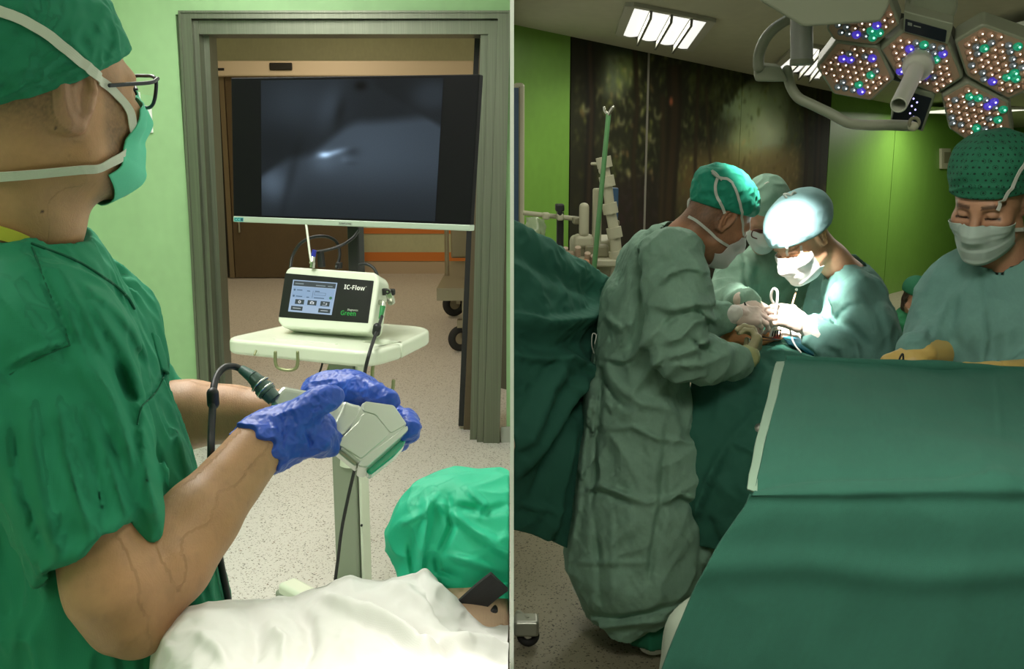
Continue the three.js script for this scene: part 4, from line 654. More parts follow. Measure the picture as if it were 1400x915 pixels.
  put('face_mask', maskGeo(H, headSDF(H, [0, 0]), { side: 0.92, sideB: 1.2, puff: 0.003, topY: 0.0, botY: -0.140 }), M.maskGreen);
  const allF = (x, y, z) => Math.min(faceF(x, y, z), capF(x, y, z));
  const surf = (px, py, f, o) => { const r = ray(px, py).normalize(); return cast(f, camera.position.clone().addScaledVector(r, 0.7), r, o, 0.9); };
  const tie1 = [[-30, 4], [4, 17], [30, 27], [60, 44], [90, 67], [115, 88], [132, 102], [150, 120], [166, 137], [177, 152], [181, 170], [183, 188]].map(([x, y]) => surf(x, y, allF, 0.002));
  put('upper_tie', strapGeo(tie1, allF, 0.003, 0.0052, 70), M.tie);
  const tie2 = [[-30, 243], [4, 241], [40, 238], [80, 234], [115, 231], [132, 230], [150, 222], [168, 212], [180, 198]].map(([x, y]) => surf(x, y, faceF, 0.003));
  put('lower_tie', strapGeo(tie2, faceF, 0.005, 0.0052, 60), M.tie);
  // ---- glasses
  const gl = new THREE.Group(); gl.name = 'glasses'; man.add(gl); M.frameBlack = phy({ color: lin(0.008, 0.009, 0.02), roughness: 0.4 });
  const G = (x, y, z) => H.w(x, y, z); const rimPts = (s) => [[0.099, 0.014, 0.012], [0.099, 0.017, 0.035], [0.094, 0.013, 0.062], [0.092, -0.004, 0.063], [0.094, -0.022, 0.052], [0.098, -0.027, 0.034], [0.101, -0.020, 0.016], [0.101, -0.004, 0.009]].map(([x, y, z]) => G(x + 0.009, y * 0.9 + 0.006, z * s));
  for (const s of [-1, 1]) { put('lens_rim', tube(rimPts(s), 0.0021, 64, 8, true), M.frameBlack, gl);
    const c = rimPts(s), sh = c.reduce((a, p) => a.add(p), V3(0, 0, 0)).divideScalar(c.length), pos = []; const cp = new THREE.CatmullRomCurve3(c, true).getPoints(40); for (let i = 0; i < 40; i++) pos.push(...sh.toArray(), ...cp[i].toArray(), ...cp[i + 1].toArray()); const lg = new THREE.BufferGeometry(); lg.setAttribute('position', new THREE.Float32BufferAttribute(pos, 3)); lg.computeVertexNormals();
    put('lens', lg, phy({ color: 0xffffff, transmission: 1, thickness: 0, roughness: 0.02, ior: 1.45, side: THREE.DoubleSide }), gl);
    put('temple', tube([G(0.105, 0.018, 0.064 * s), G(0.09, 0.014, 0.072 * s), G(0.05, 0.012, 0.0765 * s), G(0.024, 0.011, 0.079 * s)], 0.0022, 40, 8), M.frameBlack, gl); }
  put('bridge', tube([G(0.113, 0.004, -0.01), G(0.117, 0.007, 0), G(0.113, 0.004, 0.01)], 0.002, 12, 8), M.frameBlack, gl);
  // ---- gloves
  M.gloveBlue = phy({ color: lin(0.018, 0.075, 0.46), roughness: 0.45, sheen: 0.3, sheenColor: lin(0.15, 0.25, 0.7), sheenRoughness: 0.4 });
  const gfold = foldField([{ p: [[372, 566], [376, 590], [372, 622]], w: 4, h: 0.003 }, { p: [[385, 562], [390, 590], [384, 616]], w: 3, h: -0.002 }, { p: [[400, 556], [408, 575], [404, 600]], w: 4, h: 0.002 }, { p: [[366, 572], [400, 560], [430, 548]], w: 3.5, h: 0.002 }, { p: [[428, 542], [436, 552]], w: 3, h: -0.0025 }, { p: [[440, 538], [446, 548]], w: 3, h: -0.002 }, { p: [[426, 560], [440, 556]], w: 3, h: -0.003 }, { p: [[418, 590], [425, 605], [424, 615]], w: 3, h: -0.003 }]);
  const gw = (x, y, z) => 0.0010 * crease(x * 0.5, y, z, 38, 2) + 0.0004 * crease(x, y, z, 80, 6);
  const palmR = chain([[P(362, 606, 1.115), 0.027], [P(385, 596, 1.125), 0.025], [P(408, 589, 1.135), 0.025], [P(424, 582, 1.15), 0.021]], 0.03), flat = rbxSDF(P(396, 592, 1.135), [0.036, 0.028, 0.016], 0.016, [P(428, 575, 1.15).sub(P(365, 605, 1.11)).normalize(), V3(0.28, 0.9, 0.3).normalize(), V3(0, 0, 0)].map((v, i, a) => i === 1 ? v.addScaledVector(a[0], -v.dot(a[0])).normalize() : i === 2 ? a[0].clone().cross(a[1]).normalize() : v));
  const thumbR = chain([[P(382, 588, 1.12), 0.020], [P(408, 568, 1.12), 0.0165], [P(434, 551, 1.125), 0.0145], [P(452, 543, 1.135), 0.0115], [P(456, 542, 1.137), 0.010]], 0.015);
  const fing = [chain([[P(422, 582, 1.15), 0.016], [P(444, 582, 1.16), 0.012], [P(456, 592, 1.19), 0.0105], [P(452, 596, 1.22), 0.0095]], 0.008), chain([[P(420, 592, 1.135), 0.0165], [P(443, 594, 1.135), 0.0125], [P(455, 602, 1.165), 0.011], [P(455, 600, 1.2), 0.0095]], 0.008), chain([[P(414, 600, 1.13), 0.0165], [P(438, 604, 1.125), 0.0125], [P(451, 611, 1.15), 0.011], [P(455, 606, 1.19), 0.0095]], 0.008), chain([[P(404, 606, 1.125), 0.0155], [P(424, 609, 1.12), 0.0115], [P(440, 613, 1.14), 0.0105], [P(446, 608, 1.18), 0.009]], 0.008)];
  const cuffR = chain([[P(345, 618, 1.09), 0.036], [P(357, 609, 1.105), 0.0315], [P(372, 601, 1.118), 0.031]], 0.02), wristIn = chain([[P(300, 680, 1.04), 0.03], [P(357, 609, 1.105), 0.029]], 0.01), cuffN = P(372, 601, 1.118).sub(P(330, 640, 1.075)).normalize(), cuffO = P(349, 611, 1.095);
  const gloveR = (x, y, z) => { let d = smin(palmR(x, y, z), flat(x, y, z), 0.02); d = smin(d, cuffR(x, y, z), 0.02); d = smin(d, thumbR(x, y, z), 0.012); let q = 9; for (const g of fing) q = smin(q, g(x, y, z), 0.004); d = smin(d, q, 0.01); if (d < 0.03) { d -= gfold(x, y, z) + gw(x, y, z); const c = (x - cuffO.x) * cuffN.x + (y - cuffO.y) * cuffN.y + (z - cuffO.z) * cuffN.z - 0.007 * n3(x * 38, y * 38, z * 38); d = smax(d, -c, 0.003); d = Math.max(d, -Math.max(wristIn(x, y, z), c - 0.025)); } return d; };
  put('glove', sdfMesh(gloveR, V3(-0.36, 1.17, -1.26), V3(-0.17, 1.36, -1.04), 0.0016, { slack: 0.006 }), M.gloveBlue);
  const palmL = chain([[P(415, 556, 1.31), 0.030], [P(450, 550, 1.30), 0.036], [P(484, 548, 1.29), 0.034], [P(505, 556, 1.28), 0.028]], 0.03);
  const fingL = [chain([[P(478, 538, 1.27), 0.022], [P(494, 531, 1.25), 0.0155], [P(515, 538, 1.225), 0.0125], [P(531, 546, 1.215), 0.0105], [P(536, 548, 1.213), 0.0100]], 0.008), chain([[P(500, 560, 1.28), 0.02], [P(535, 566, 1.27), 0.0135], [P(558, 574, 1.24), 0.0125], [P(562, 586, 1.20), 0.0115], [P(552, 592, 1.195), 0.010]], 0.008), chain([[P(500, 570, 1.28), 0.02], [P(538, 578, 1.27), 0.013], [P(560, 585, 1.25), 0.0125], [P(560, 594, 1.21), 0.011], [P(550, 598, 1.21), 0.010]], 0.008), chain([[P(498, 580, 1.28), 0.018], [P(530, 596, 1.27), 0.012], [P(546, 604, 1.25), 0.011], [P(540, 606, 1.225), 0.010]], 0.008), chain([[P(495, 585, 1.28), 0.017], [P(515, 606, 1.275), 0.011], [P(530, 610, 1.255), 0.010]], 0.008)];
  const gloveL = (x, y, z) => { let d = palmL(x, y, z); let q = 9; for (const g of fingL) q = smin(q, g(x, y, z), 0.003); d = smin(d, q, 0.012); if (d < 0.03) d -= gw(x, y, z) * 1.4; return Math.max(d, -(x - P(418, 556, 1.31).x)); };
  put('glove', sdfMesh(gloveL, V3(-0.32, 1.15, -1.36), V3(-0.10, 1.36, -1.15), 0.0019, { slack: 0.006 }), M.gloveBlue);
  shade(man);
}
// =====================================================================  HANDHELD CAMERA
{
  const t = thing('handheld_camera', 'silver handheld imaging camera with green front window held in blue gloves', 'camera', P(460, 580, 1.2).toArray());
  const put = (name, geo, mat, parent = t) => obj(name, local(geo, t), mat, parent);
  M.silver = phy({ color: lin(0.60, 0.62, 0.55), metalness: 0.75, roughness: 0.3, clearcoat: 0.25, clearcoatRoughness: 0.3 }); M.darkGreen = std({ color: lin(0.05, 0.12, 0.10), roughness: 0.4 });
  const a = P(378, 540, 1.19), b = P(528, 606, 1.185), U = b.clone().sub(a), N = V3(0.2, 0.6, 0.77), Mx = frame(P(460, 575, 1.175), U, N), off = (z) => Mx.clone().multiply(new THREE.Matrix4().makeTranslation(0, 0, z));
  put('handle', plate(off(-0.004), [[386, 525], [434, 534.5], [476, 545], [470, 575], [452, 592], [430, 577], [374, 556], [368.5, 545]], 0.034, 0.009, [0.008, 0.02, 0.006, 0.006, 0.006, 0.02, 0.006, 0.006], 4), M.silver);
  put('handle_underside', plate(off(-0.03), [[384, 530], [470, 548], [462, 580], [430, 582], [375, 560], [369, 549]], 0.014, 0.005, 0.006, 3), M.silver);
  put('neck_step', plate(off(-0.001), [[470, 546], [482, 551], [494, 553], [496, 562], [492, 574], [474, 592], [462, 600], [450, 588], [462, 566]], 0.036, 0.006, 0.01, 4), M.silver);
  put('upper_shell', plate(off(0.003), [[499, 548.5], [538.5, 554], [556.5, 580], [534.5, 592.5], [513.5, 567], [497, 562.5], [495, 558]], 0.040, 0.0010, 0.003, 2), M.silver);
  put('main_shell', plate(off(0.003), [[496.2, 563.6], [513, 568], [533.6, 593.4], [493.6, 627.4], [459.5, 606], [474, 592], [490, 577]], 0.040, 0.0010, [0.003, 0.004, 0.003, 0.003, 0.006, 0.01, 0.01], 3), M.silver);
  put('inner_body', plate(off(0.0016), [[496, 550], [538, 556], [556, 582], [498, 636], [462, 607], [476, 592]], 0.036, 0.001, 0.004, 2), M.silver);
  put('side_shell', plate(off(-0.010), [[459, 605], [493, 626], [489, 635], [486, 636], [456, 612]], 0.030, 0.006, 0.006, 3), M.silver);
  put('front_lip', plate(off(0.003), [[557.3, 581], [558.6, 588], [500, 640.5], [488, 636.5], [494.3, 628.4]], 0.042, 0.0016, [0.004, 0.008, 0.008, 0.006, 0.003], 3), M.silver);
  put('green_window', plate(off(-0.014), [[556.5, 592], [554, 607], [539, 624], [506, 650], [499.5, 643], [540, 604]], 0.022, 0.003, 0.006, 3), phy({ color: lin(0.0, 0.36, 0.20), roughness: 0.12, clearcoat: 1 }));
  const c = [[375, 546], [366, 537], [359, 529.5], [352, 522], [345, 515]].map(([x, y], i) => P(x, y, 1.185 + i * 0.002));
  put('connector', [cyl(c[0], c[1], 0.0098, 0.0105), cyl(c[1], c[2], 0.0125, 0.0125), cyl(c[2], c[3], 0.0108, 0.0108), cyl(c[3], c[4], 0.0098, 0.0085)].reduce((p, q) => mergeGeometries([strip(p), strip(q)])), std({ color: lin(0.10, 0.15, 0.13), roughness: 0.35, metalness: 0.5 }));
  for (const k of [0.25, 0.75]) { const r = new THREE.TorusGeometry(0.0122, 0.0014, 8, 24); r.applyQuaternion(new THREE.Quaternion().setFromUnitVectors(V3(0, 0, 1), c[2].clone().sub(c[1]).normalize())); const p = c[1].clone().lerp(c[3], k); r.translate(p.x, p.y, p.z); put('grip_ring', r, M.chrome); }
  put('strain_relief', cyl(P(346, 516, 1.192), P(330, 505, 1.2), 0.0085, 0.0058), M.darkGreen);
  const cab = tag(obj('handheld_camera_cable', tube([[332, 506, 1.2], [321, 501.5, 1.2], [309, 502, 1.19], [300, 509, 1.18], [294, 521, 1.165], [291.5, 537, 1.15], [290.5, 560, 1.14], [289, 590, 1.12], [288.5, 620, 1.10], [288.5, 650, 1.10], [291, 690, 1.10], [300, 760, 1.12], [318, 850, 1.15], [330, 930, 1.2]].map((p) => P(...p)), 0.0046, 140), M.cable), 'black cable looping from the handheld camera down past the bare forearm', 'cable');
  const g = new THREE.CapsuleGeometry(0.0075, 0.013, 6, 18), p = P(291.2, 545, 1.147); g.translate(p.x, p.y, p.z); obj('ferrite_bead', g, M.cable, cab);
}
// =====================================================================  PATIENT UNDER THE WHITE SHEET (left room)
{
  M.sheet = phy({ color: lin(0.82, 0.81, 0.78), roughness: 0.9, bumpMap: rep(weaveTex, 50), bumpScale: 0.0003, sheen: 0.2, sheenColor: lin(0.6, 0.6, 0.55) });
  const table = thing('examination_table', 'padded table under the white sheet and the patient', 'table', [-0.2, 0, -0.75]);
  obj('mattress', local(rbx(-0.33, -0.006, 0.80, 0.92, -0.94, -0.3, 0.03), table), M.rubber, table);
  obj('pedestal', local(rbx(-0.28, -0.06, 0.10, 0.80, -0.8, -0.45, 0.03), table), M.cartGrey, table);
  obj('foot_plate', local(rbx(-0.32, -0.02, 0, 0.10, -0.85, -0.35, 0.03), table), M.cartGrey, table);
  const ff = foldField([
    { p: [[240, 905], [236, 880], [262, 850], [310, 840]], w: 9, h: 0.006 }, { p: [[330, 835], [350, 850], [352, 880], [340, 905]], w: 12, h: -0.008 }, { p: [[400, 832], [420, 850], [425, 880], [410, 912]], w: 10, h: -0.009 }, { p: [[440, 815], [470, 830], [520, 845], [560, 870], [590, 905]], w: 9, h: 0.009 }, { p: [[455, 812], [500, 822], [560, 850], [610, 890], [630, 912]], w: 7, h: -0.008 }, { p: [[480, 845], [530, 862], [560, 885]], w: 9, h: -0.006 },
    { p: [[585, 792], [605, 815], [630, 840], [655, 852]], w: 5, h: 0.006 }, { p: [[575, 800], [600, 835], [625, 860], [660, 872], [698, 878]], w: 6, h: -0.006 }, { p: [[520, 805], [560, 812], [600, 840]], w: 8, h: 0.006 }, { p: [[560, 905], [600, 880], [650, 880], [698, 890]], w: 10, h: 0.008 }, { p: [[270, 870], [300, 890], [310, 912]], w: 9, h: 0.006 }, { p: [[370, 860], [390, 880], [385, 910]], w: 8, h: 0.007 }]);
  const D = (x, y) => 0.99;
  // top rim falls over the far edge of the table; the near part runs towards the camera
  const outline = [[208, 925], [216, 882], [234, 856], [268, 837], [318, 831], [372, 829], [400, 825], [430, 812], [468, 800], [520, 800], [566, 797], [584, 790], [604, 810], [632, 838], [668, 848], [697.5, 853]];
  const mid = [[214, 950], [228, 910], [250, 884], [285, 868], [330, 862], [380, 860], [420, 856], [450, 848], [485, 838], [525, 838], [560, 838], [590, 838], [612, 850], [640, 866], [670, 876], [697.5, 882]];
  const low = [[216, 990], [240, 950], [270, 925], [300, 915], [345, 912], [390, 912], [430, 910], [470, 905], [500, 900], [535, 900], [570, 902], [600, 905], [625, 908], [650, 914], [672, 920], [697.5, 925]];
  const near = low.map(([x, y]) => [x, y + 90]);
  const rows = [outline.map(([x, y], i) => P(x, y + 14, 1.0 - i * 0.001).add(V3(0, -0.10, -0.03))), outline.map(([x, y]) => P(x, y + 1, 0.975)), outline.map(([x, y]) => P(x, y, 0.955)), mid.map(([x, y]) => P(x, y, 0.87)), low.map(([x, y]) => P(x, y, 0.78)), near.map(([x, y]) => P(x, y, 0.66))];
  rows.forEach((r) => r.forEach((p) => { p.x = Math.min(p.x, -0.004); }));
  const sh = tag(obj('white_sheet', patch(rows, 220, 130, (u, v, p) => ff(p.x, p.y, p.z) * 1.3 + 0.003 * crease(p.x, p.y, p.z * 0.6, 8, 4) + 0.001 * crease(p.x * 1.3, p.y, p.z, 22, 8), 0.003), M.sheet), 'crumpled white cotton sheet covering the patient on the table', 'sheet'); sh.geometry.attributes.position.needsUpdate = true;
  for (let i = 0, a = sh.geometry.attributes.position; i < a.count; i++) if (a.getX(i) > -0.003) a.setX(i, -0.003);
  // patient: neck and shoulder skin, cap over the head, black strap
  const pt = thing('person', 'patient lying on the table in a crinkled bright green cap under a white sheet', 'person', [P(660, 850, 1.0).x, 0.92, -1.0]);
  const put = (n, g, m) => obj(n, local(g, pt), m, pt);
  const clipX = (f) => (x, y, z) => Math.max(f(x, y, z), x + 0.003);
  const headE = ell(P(690, 755, 1.06), [0.065, 0.065, 0.065]), nk = cone(P(690, 800, 1.03), P(650, 872, 0.97), 0.05, 0.055), sho = chain([[P(700, 895, 0.985), 0.062], [P(600, 905, 0.97), 0.06], [P(480, 915, 0.95), 0.05], [P(320, 930, 0.94), 0.045]], 0.05);
  const bodyF = clipX((x, y, z) => smin(smin(headE(x, y, z), nk(x, y, z), 0.04), sho(x, y, z), 0.04));
  put('body', sdfMesh(bodyF, V3(-0.36, 0.92, -1.2), V3(0.005, 1.26, -0.86), 0.005, { color: (x, y, z) => { let c = skinTone([0.56, 0.37, 0.24], x, y, z); const [px, py] = proj(x, y, z); if (Math.hypot(px - 686, py - 857) < 2.2) c = [0.16, 0.07, 0.03]; return c; } }), M.skin);
  const cf = foldField([{ p: [[545, 720], [580, 700], [600, 670]], w: 6, h: 0.006 }, { p: [[582, 670], [584, 710], [576, 760], [572, 800]], w: 7, h: 0.009 }, { p: [[600, 690], [640, 720], [680, 750], [698, 760]], w: 6, h: 0.008 }, { p: [[620, 690], [660, 700], [698, 690]], w: 6, h: -0.006 }, { p: [[610, 760], [650, 770], [680, 780]], w: 6, h: 0.007 }, { p: [[596, 760], [600, 780], [625, 790]], w: 5, h: -0.006 }, { p: [[560, 740], [565, 780], [575, 805]], w: 5, h: -0.006 }, { p: [[640, 670], [660, 690], [655, 705]], w: 5, h: 0.006 }, { p: [[612, 680], [618, 720], [600, 760]], w: 5, h: -0.007 }, { p: [[650, 725], [680, 740], [698, 730]], w: 6, h: 0.006 }]);
  const pa = ell(P(612, 738, 1.07), [0.060, 0.066, 0.07]), pb = ell(P(680, 742, 1.05), [0.095, 0.072, 0.085]), pc = ell(P(650, 705, 1.07), [0.062, 0.04, 0.06]), pd = ell(P(588, 772, 1.05), [0.034, 0.045, 0.05]), pg = ell(P(668, 800, 1.04), [0.062, 0.036, 0.05]), pe = ell(P(694, 822, 0.965), [0.022, 0.022, 0.024]), pf = ell(P(575, 722, 1.07), [0.034, 0.034, 0.045]);
  const capF = clipX((x, y, z) => { let d = smin(pa(x, y, z), pb(x, y, z), 0.04); d = smin(d, pc(x, y, z), 0.04); d = smin(d, pd(x, y, z), 0.03); d = smin(d, pf(x, y, z), 0.03); d = smin(d, pg(x, y, z), 0.03); if (d < 0.04) d -= cf(x, y, z) * 1.2 + 0.0045 * crease(x, y, z, 8, 2) + 0.002 * crease(x * 0.6, y, z, 20, 5); return d; });
  M.capBright = phy({ color: lin(0.01, 0.52, 0.29), roughness: 0.6, bumpMap: rep(feltTex, 30), bumpScale: 0.0003, sheen: 0.4, sheenColor: lin(0.2, 0.7, 0.5) });
  put('disposable_cap', sdfMesh(capF, V3(-0.17, 1.02, -1.2), V3(0.006, 1.32, -0.92), 0.0024, { slack: 0.02 }), M.capBright);
  put('cap_edge', sdfMesh(clipX((x, y, z) => pe(x, y, z) - 0.004 * crease(x, y, z, 22, 1)), V3(-0.06, 1.02, -1.1), V3(0.006, 1.2, -0.95), 0.003, { slack: 0.01 }), M.capBright);
  { const s = [[632, 838, 0.955], [650, 822, 0.944], [666, 808, 0.937], [683, 795, 0.932]].map((p) => P(...p)).map((p) => { p.x = Math.min(p.x, -0.004); return p; }); put('black_strap', ribbon(new THREE.CatmullRomCurve3(s).getPoints(24), Array.from({ length: 25 }, (_, i) => V3(-0.0090, 0.0112, 0.004)), 0.004), std({ color: lin(0.012, 0.012, 0.013), roughness: 0.7, bumpMap: rep(weaveTex, 30), bumpScale: 0.0006 })); }
  put('buckle', (() => { const g = rbox(0.022, 0.007, 0.012, 0.003); g.rotateZ(0.55); const p = P(668, 838, 0.945); g.translate(p.x, p.y, p.z); return g; })(), M.black);
  shade(pt);
}
// =====================================================================  RIGHT ROOM: SHELL
const WA = P(733, 40, 6.4), WB = P(1289, 157, 11.5);
const wdir = V3(WB.x - WA.x, 0, WB.z - WA.z).normalize(), wnor = V3(-wdir.z, 0, wdir.x).multiplyScalar(-1);   // wall runs away to the right; wnor points into the room
if (wnor.z < 0) wnor.multiplyScalar(-1);
const cs1 = (WB.y - WA.y) / (WB.x - WA.x), ceilY = (x) => WA.y + cs1 * (x - WA.x);
const WM = frame(V3(WA.x, 0, WA.z), wdir, wnor), wallAt = (px, py, d = 0) => onPlane(px, py, WM.clone().multiply(new THREE.Matrix4().makeTranslation(0, 0, d)));
const wallS = (px, py = 205) => wallAt(px, py).sub(WA).setY(0).dot(wdir);
M.wallGreen = std({ color: lin(0.17, 0.36, 0.055), roughness: 0.42, map: rep(cloudTex, 0.4) });
M.ceilR = std({ color: lin(0.50, 0.50, 0.38), roughness: 0.8, map: rep(cloudTex, 0.3) });
M.floorR = std({ color: lin(0.42, 0.40, 0.29), roughness: 0.5, map: rep(speckle, 0.7) });
const s0 = -WA.x / wdir.x + 0.006, s1 = 9.4, xEnd = WA.x + wdir.x * s1, zEnd = WA.z + wdir.z * s1;
struct('floor', bx(0, xEnd + 0.2, -0.06, 0, zEnd - 0.2, 1.3), M.floorR, 'dull beige floor of the operating room', 'floor');
{ const c = (x, z, t) => V3(x, ceilY(x) + t, z), q = [[0.002, 1.3], [xEnd + 0.2, 1.3], [xEnd + 0.2, zEnd - 0.2], [0.002, zEnd - 0.2]]; struct('ceiling', loft(q.map(([x, z]) => c(x, z, 0)), q.map(([x, z]) => c(x, z, 0.12))), M.ceilR, 'beige ceiling of the operating room', 'ceiling'); }
struct('wall_right', bx(xEnd, xEnd + 0.12, -0.06, 2.7, zEnd - 0.2, 1.3), M.wallGreen, 'green side wall of the operating room', 'wall');
struct('wall_rear', bx(0.003, xEnd + 0.12, -0.06, 2.7, 1.3, 1.42), M.wallGreen, 'green wall behind the instrument table', 'wall');
// panelled wall with the forest mural
const mural = (() => {
  const a = wallS(779.5, 150), b = wallS(1135, 150), H = 2.6, W = 1024, Hh = 640, gain = 1.6; const at = (px, py) => { const p = wallAt(px, py); const s = p.clone().sub(WA).setY(0).dot(wdir); return [(s - a) / (b - a) * W, (1 - p.y / H) * Hh]; };
  const paint = (c) => {
    const r = mulberry(77); c.fillStyle = '#15160d'; c.fillRect(0, 0, W, Hh);
    const blob = (px, py, rx, ry, col, al, rot = 0) => { const [x, y] = at(px, py), k = at(px + 1, py)[0] - x, m = at(px, py + 1)[1] - y; c.globalAlpha = al; c.fillStyle = col; c.beginPath(); c.ellipse(x, y, Math.max(0.5, rx * k), Math.max(0.5, ry * m), rot, 0, 7); c.fill(); c.globalAlpha = 1; };
    const soft = (px, py, rx, ry, col, al) => { for (let i = 14; i > 0; i--) blob(px, py, rx * i / 14, ry * i / 14, col, al / 7); };
    // misty clearing
    soft(1045, 185, 66, 80, '#59614a', 0.9); soft(1000, 135, 26, 34, '#6d7a61', 0.8); soft(1030, 150, 30, 40, '#7d8a6c', 0.8); soft(1052, 182, 28, 36, '#8b967b', 0.8); soft(1018, 195, 24, 30, '#76805f', 0.7); soft(1062, 140, 20, 40, '#5f6850', 0.6); soft(1040, 215, 40, 16, '#7b7a58', 0.6); soft(840, 105, 26, 40, '#5d6650', 0.7); soft(860, 95, 22, 30, '#55603f', 0.5);
    // brown slopes
    soft(1070, 235, 60, 38, '#5d5134', 1); soft(990, 240, 60, 46, '#4f452b', 0.9); soft(1085, 270, 60, 40, '#453c26', 0.9); soft(940, 250, 40, 60, '#3a331f', 0.7);
    for (let i = 0; i < 2600; i++) { const x = 785 + r() * 345, y = 60 + r() * 260, bright = Math.exp(-(((x - 1055) / 45) ** 2) - ((y - 170) / 50) ** 2); if (r() < bright * 1.15) continue; const cols = x > 950 && y > 190 ? ['#6a5c3a', '#4b4128', '#7a6b45', '#332c1b'] : ['#3b431d', '#20230f', '#4c5528', '#12130a', '#5d5f33', '#2a2c18']; blob(x, y, 0.6 + r() * r() * 5, 0.6 + r() * r() * 4, cols[Math.floor(r() * cols.length)], 0.25 + r() * 0.3, r() * 3); }
    for (let i = 0; i < 170; i++) { const x = 788 + r() * 105 + (r() < 0.3 ? 60 : 0), y = 95 + r() * 150; blob(x, y, 1 + r() * 3.5, 0.8 + r() * 2.5, ['#8a8f3f', '#a09a5b', '#6f7a34', '#b0a878', '#8c6a3e'][Math.floor(r() * 5)], 0.35, r() * 3); }
    // dark edges and canopy
    soft(800, 90, 34, 60, '#0d0e08', 1); soft(795, 260, 30, 90, '#0f1009', 0.9); soft(850, 60, 60, 18, '#12140c', 0.9); soft(1115, 230, 24, 140, '#14130d', 1); soft(1128, 160, 14, 90, '#12120c', 1); soft(1090, 300, 60, 26, '#1a1710', 0.8); soft(870, 290, 60, 60, '#14130c', 0.9); soft(960, 100, 34, 20, '#171a0e', 0.8);
    for (let i = 0; i < 420; i++) { const x = 945 + r() * 80, y = 92 + r() * 75 * (1 - Math.abs(x - 975) / 60); blob(x, y, 1 + r() * 5, 1 + r() * 4, ['#15180d', '#23270f', '#0f1109', '#2d321a'][Math.floor(r() * 4)], 0.55, r() * 3); }
    // trunks
    const trunk = (pts, w, col) => { for (let k = 0; k < 3; k++) { c.strokeStyle = k ? '#241e12' : col; c.globalAlpha = k ? 0.35 : 0.95; c.lineJoin = 'round'; c.lineWidth = w * (k ? 0.4 : 1); c.beginPath(); pts.forEach(([x, y], i) => { const [u, v] = at(x + (k - 1) * 1.2 * (k ? 1 : 0), y); i ? c.lineTo(u, v) : c.moveTo(u, v); }); c.stroke(); } c.globalAlpha = 1; };
    trunk([[922, 90], [923, 140], [921, 190], [916, 250], [912, 320]], 54, '#15120b'); trunk([[906, 130], [907, 200], [903, 320]], 20, '#1a160d'); trunk([[955, 95], [953, 160], [951, 220], [951, 300]], 13, '#1a160d'); trunk([[966, 120], [968, 180], [973, 240], [976, 280]], 8, '#221c11'); trunk([[1122, 110], [1119, 200], [1114, 320]], 38, '#0f0e0a'); trunk([[1102, 140], [1104, 210], [1096, 320]], 20, '#17140d'); trunk([[868, 60], [872, 140], [866, 220], [870, 320]], 16, '#14120b'); trunk([[806, 60], [809, 150], [803, 320]], 26, '#0d0c08');
    for (const [x, y, rr] of [[802, 148, 5], [850, 165, 6], [900, 155, 7], [841, 205, 3], [893, 190, 5], [938, 170, 4]]) { const [u, v] = at(x, y); c.strokeStyle = '#9b9a6d'; c.globalAlpha = 0.4; c.lineWidth = 5; c.beginPath(); c.ellipse(u, v, rr * 1.6, rr * 1.4, 0, 0, 4); c.stroke(); c.globalAlpha = 1; } blob(918, 140, 2.4, 6, '#a2573a', 0.6);
  };
  const small = document.createElement('canvas'); small.width = 256; small.height = 160; const sc = small.getContext('2d'); sc.scale(0.25, 0.25); paint(sc); sc.setTransform(1, 0, 0, 1, 0, 0);
  const px = sc.getImageData(0, 0, 256, 160).data, val = (x, y, k) => { const u = clamp(x, 0, 254.99), v = clamp(y, 0, 158.99), i = Math.floor(u), j = Math.floor(v), f = u - i, g = v - j, q = (a, b) => px[(b * 256 + a) * 4 + k]; return mix(mix(q(i, j), q(i + 1, j), f), mix(q(i, j + 1), q(i + 1, j + 1), f), g); };
  const soft3 = (x, y, k) => (2 * val(x, y, k) + val(x - 1, y, k) + val(x + 1, y, k) + val(x, y - 1, k) + val(x, y + 1, k)) / 6;
  const tex = dataTex(768, 480, (x, y) => [0, 1, 2].map((k) => clamp(soft3(x / 3, (479 - y) / 3, k) * gain + 6, 0, 255))); tex.wrapS = tex.wrapT = THREE.ClampToEdgeWrapping;
  return { tex, a, b, H };
})();
{
  const g = new THREE.Group(); g.name = 'wall_mural'; scene.add(g); g.position.set(WA.x, 0, WA.z); g.userData.kind = 'structure'; tag(g, 'green panelled wall carrying a forest photo mural', 'wall');
  const put = (n, geo, m) => obj(n, local(geo, g), m, g);
  const slab = (sa, sb, z0, z1, y1 = 2.62) => { const q = new THREE.BoxGeometry(sb - sa, y1, z1 - z0); q.translate((sa + sb) / 2, y1 / 2, (z0 + z1) / 2); boxUV(q); q.applyMatrix4(WM); return q; };
  const joints = [s0, wallS(779), wallS(884, 180), wallS(1012, 180), wallS(1135, 170), wallS(1218, 260), wallS(1330, 250), s1]; const gap = 0.006;
  for (let i = 0; i + 1 < joints.length; i++) {
    const isM = i >= 1 && i <= 3, q = slab(joints[i] + gap, joints[i + 1] - gap, -0.04, 0);
    if (isM) { const uv = q.attributes.uv, p = q.attributes.position, inv = WM.clone().invert(); for (let k = 0; k < uv.count; k++) { const v = V3(p.getX(k), p.getY(k), p.getZ(k)).applyMatrix4(inv); uv.setXY(k, (v.x - mural.a) / (mural.b - mural.a), v.y / mural.H); } }
    put(isM ? 'mural_panel' : 'green_panel', q, isM ? (M.mural ??= phy({ map: mural.tex, roughness: 0.75, specularIntensity: 0.5 })) : M.wallGreen);
  }
  put('backing', slab(s0, s1, -0.12, -0.045), std({ color: lin(0.10, 0.10, 0.07), roughness: 0.8 }));
  put('joint_strip', slab(joints[2] - 0.011, joints[2] + 0.011, -0.04, 0.004), std({ color: lin(0.30, 0.28, 0.24), roughness: 0.4, metalness: 0.3 }));
  shade(g);
}
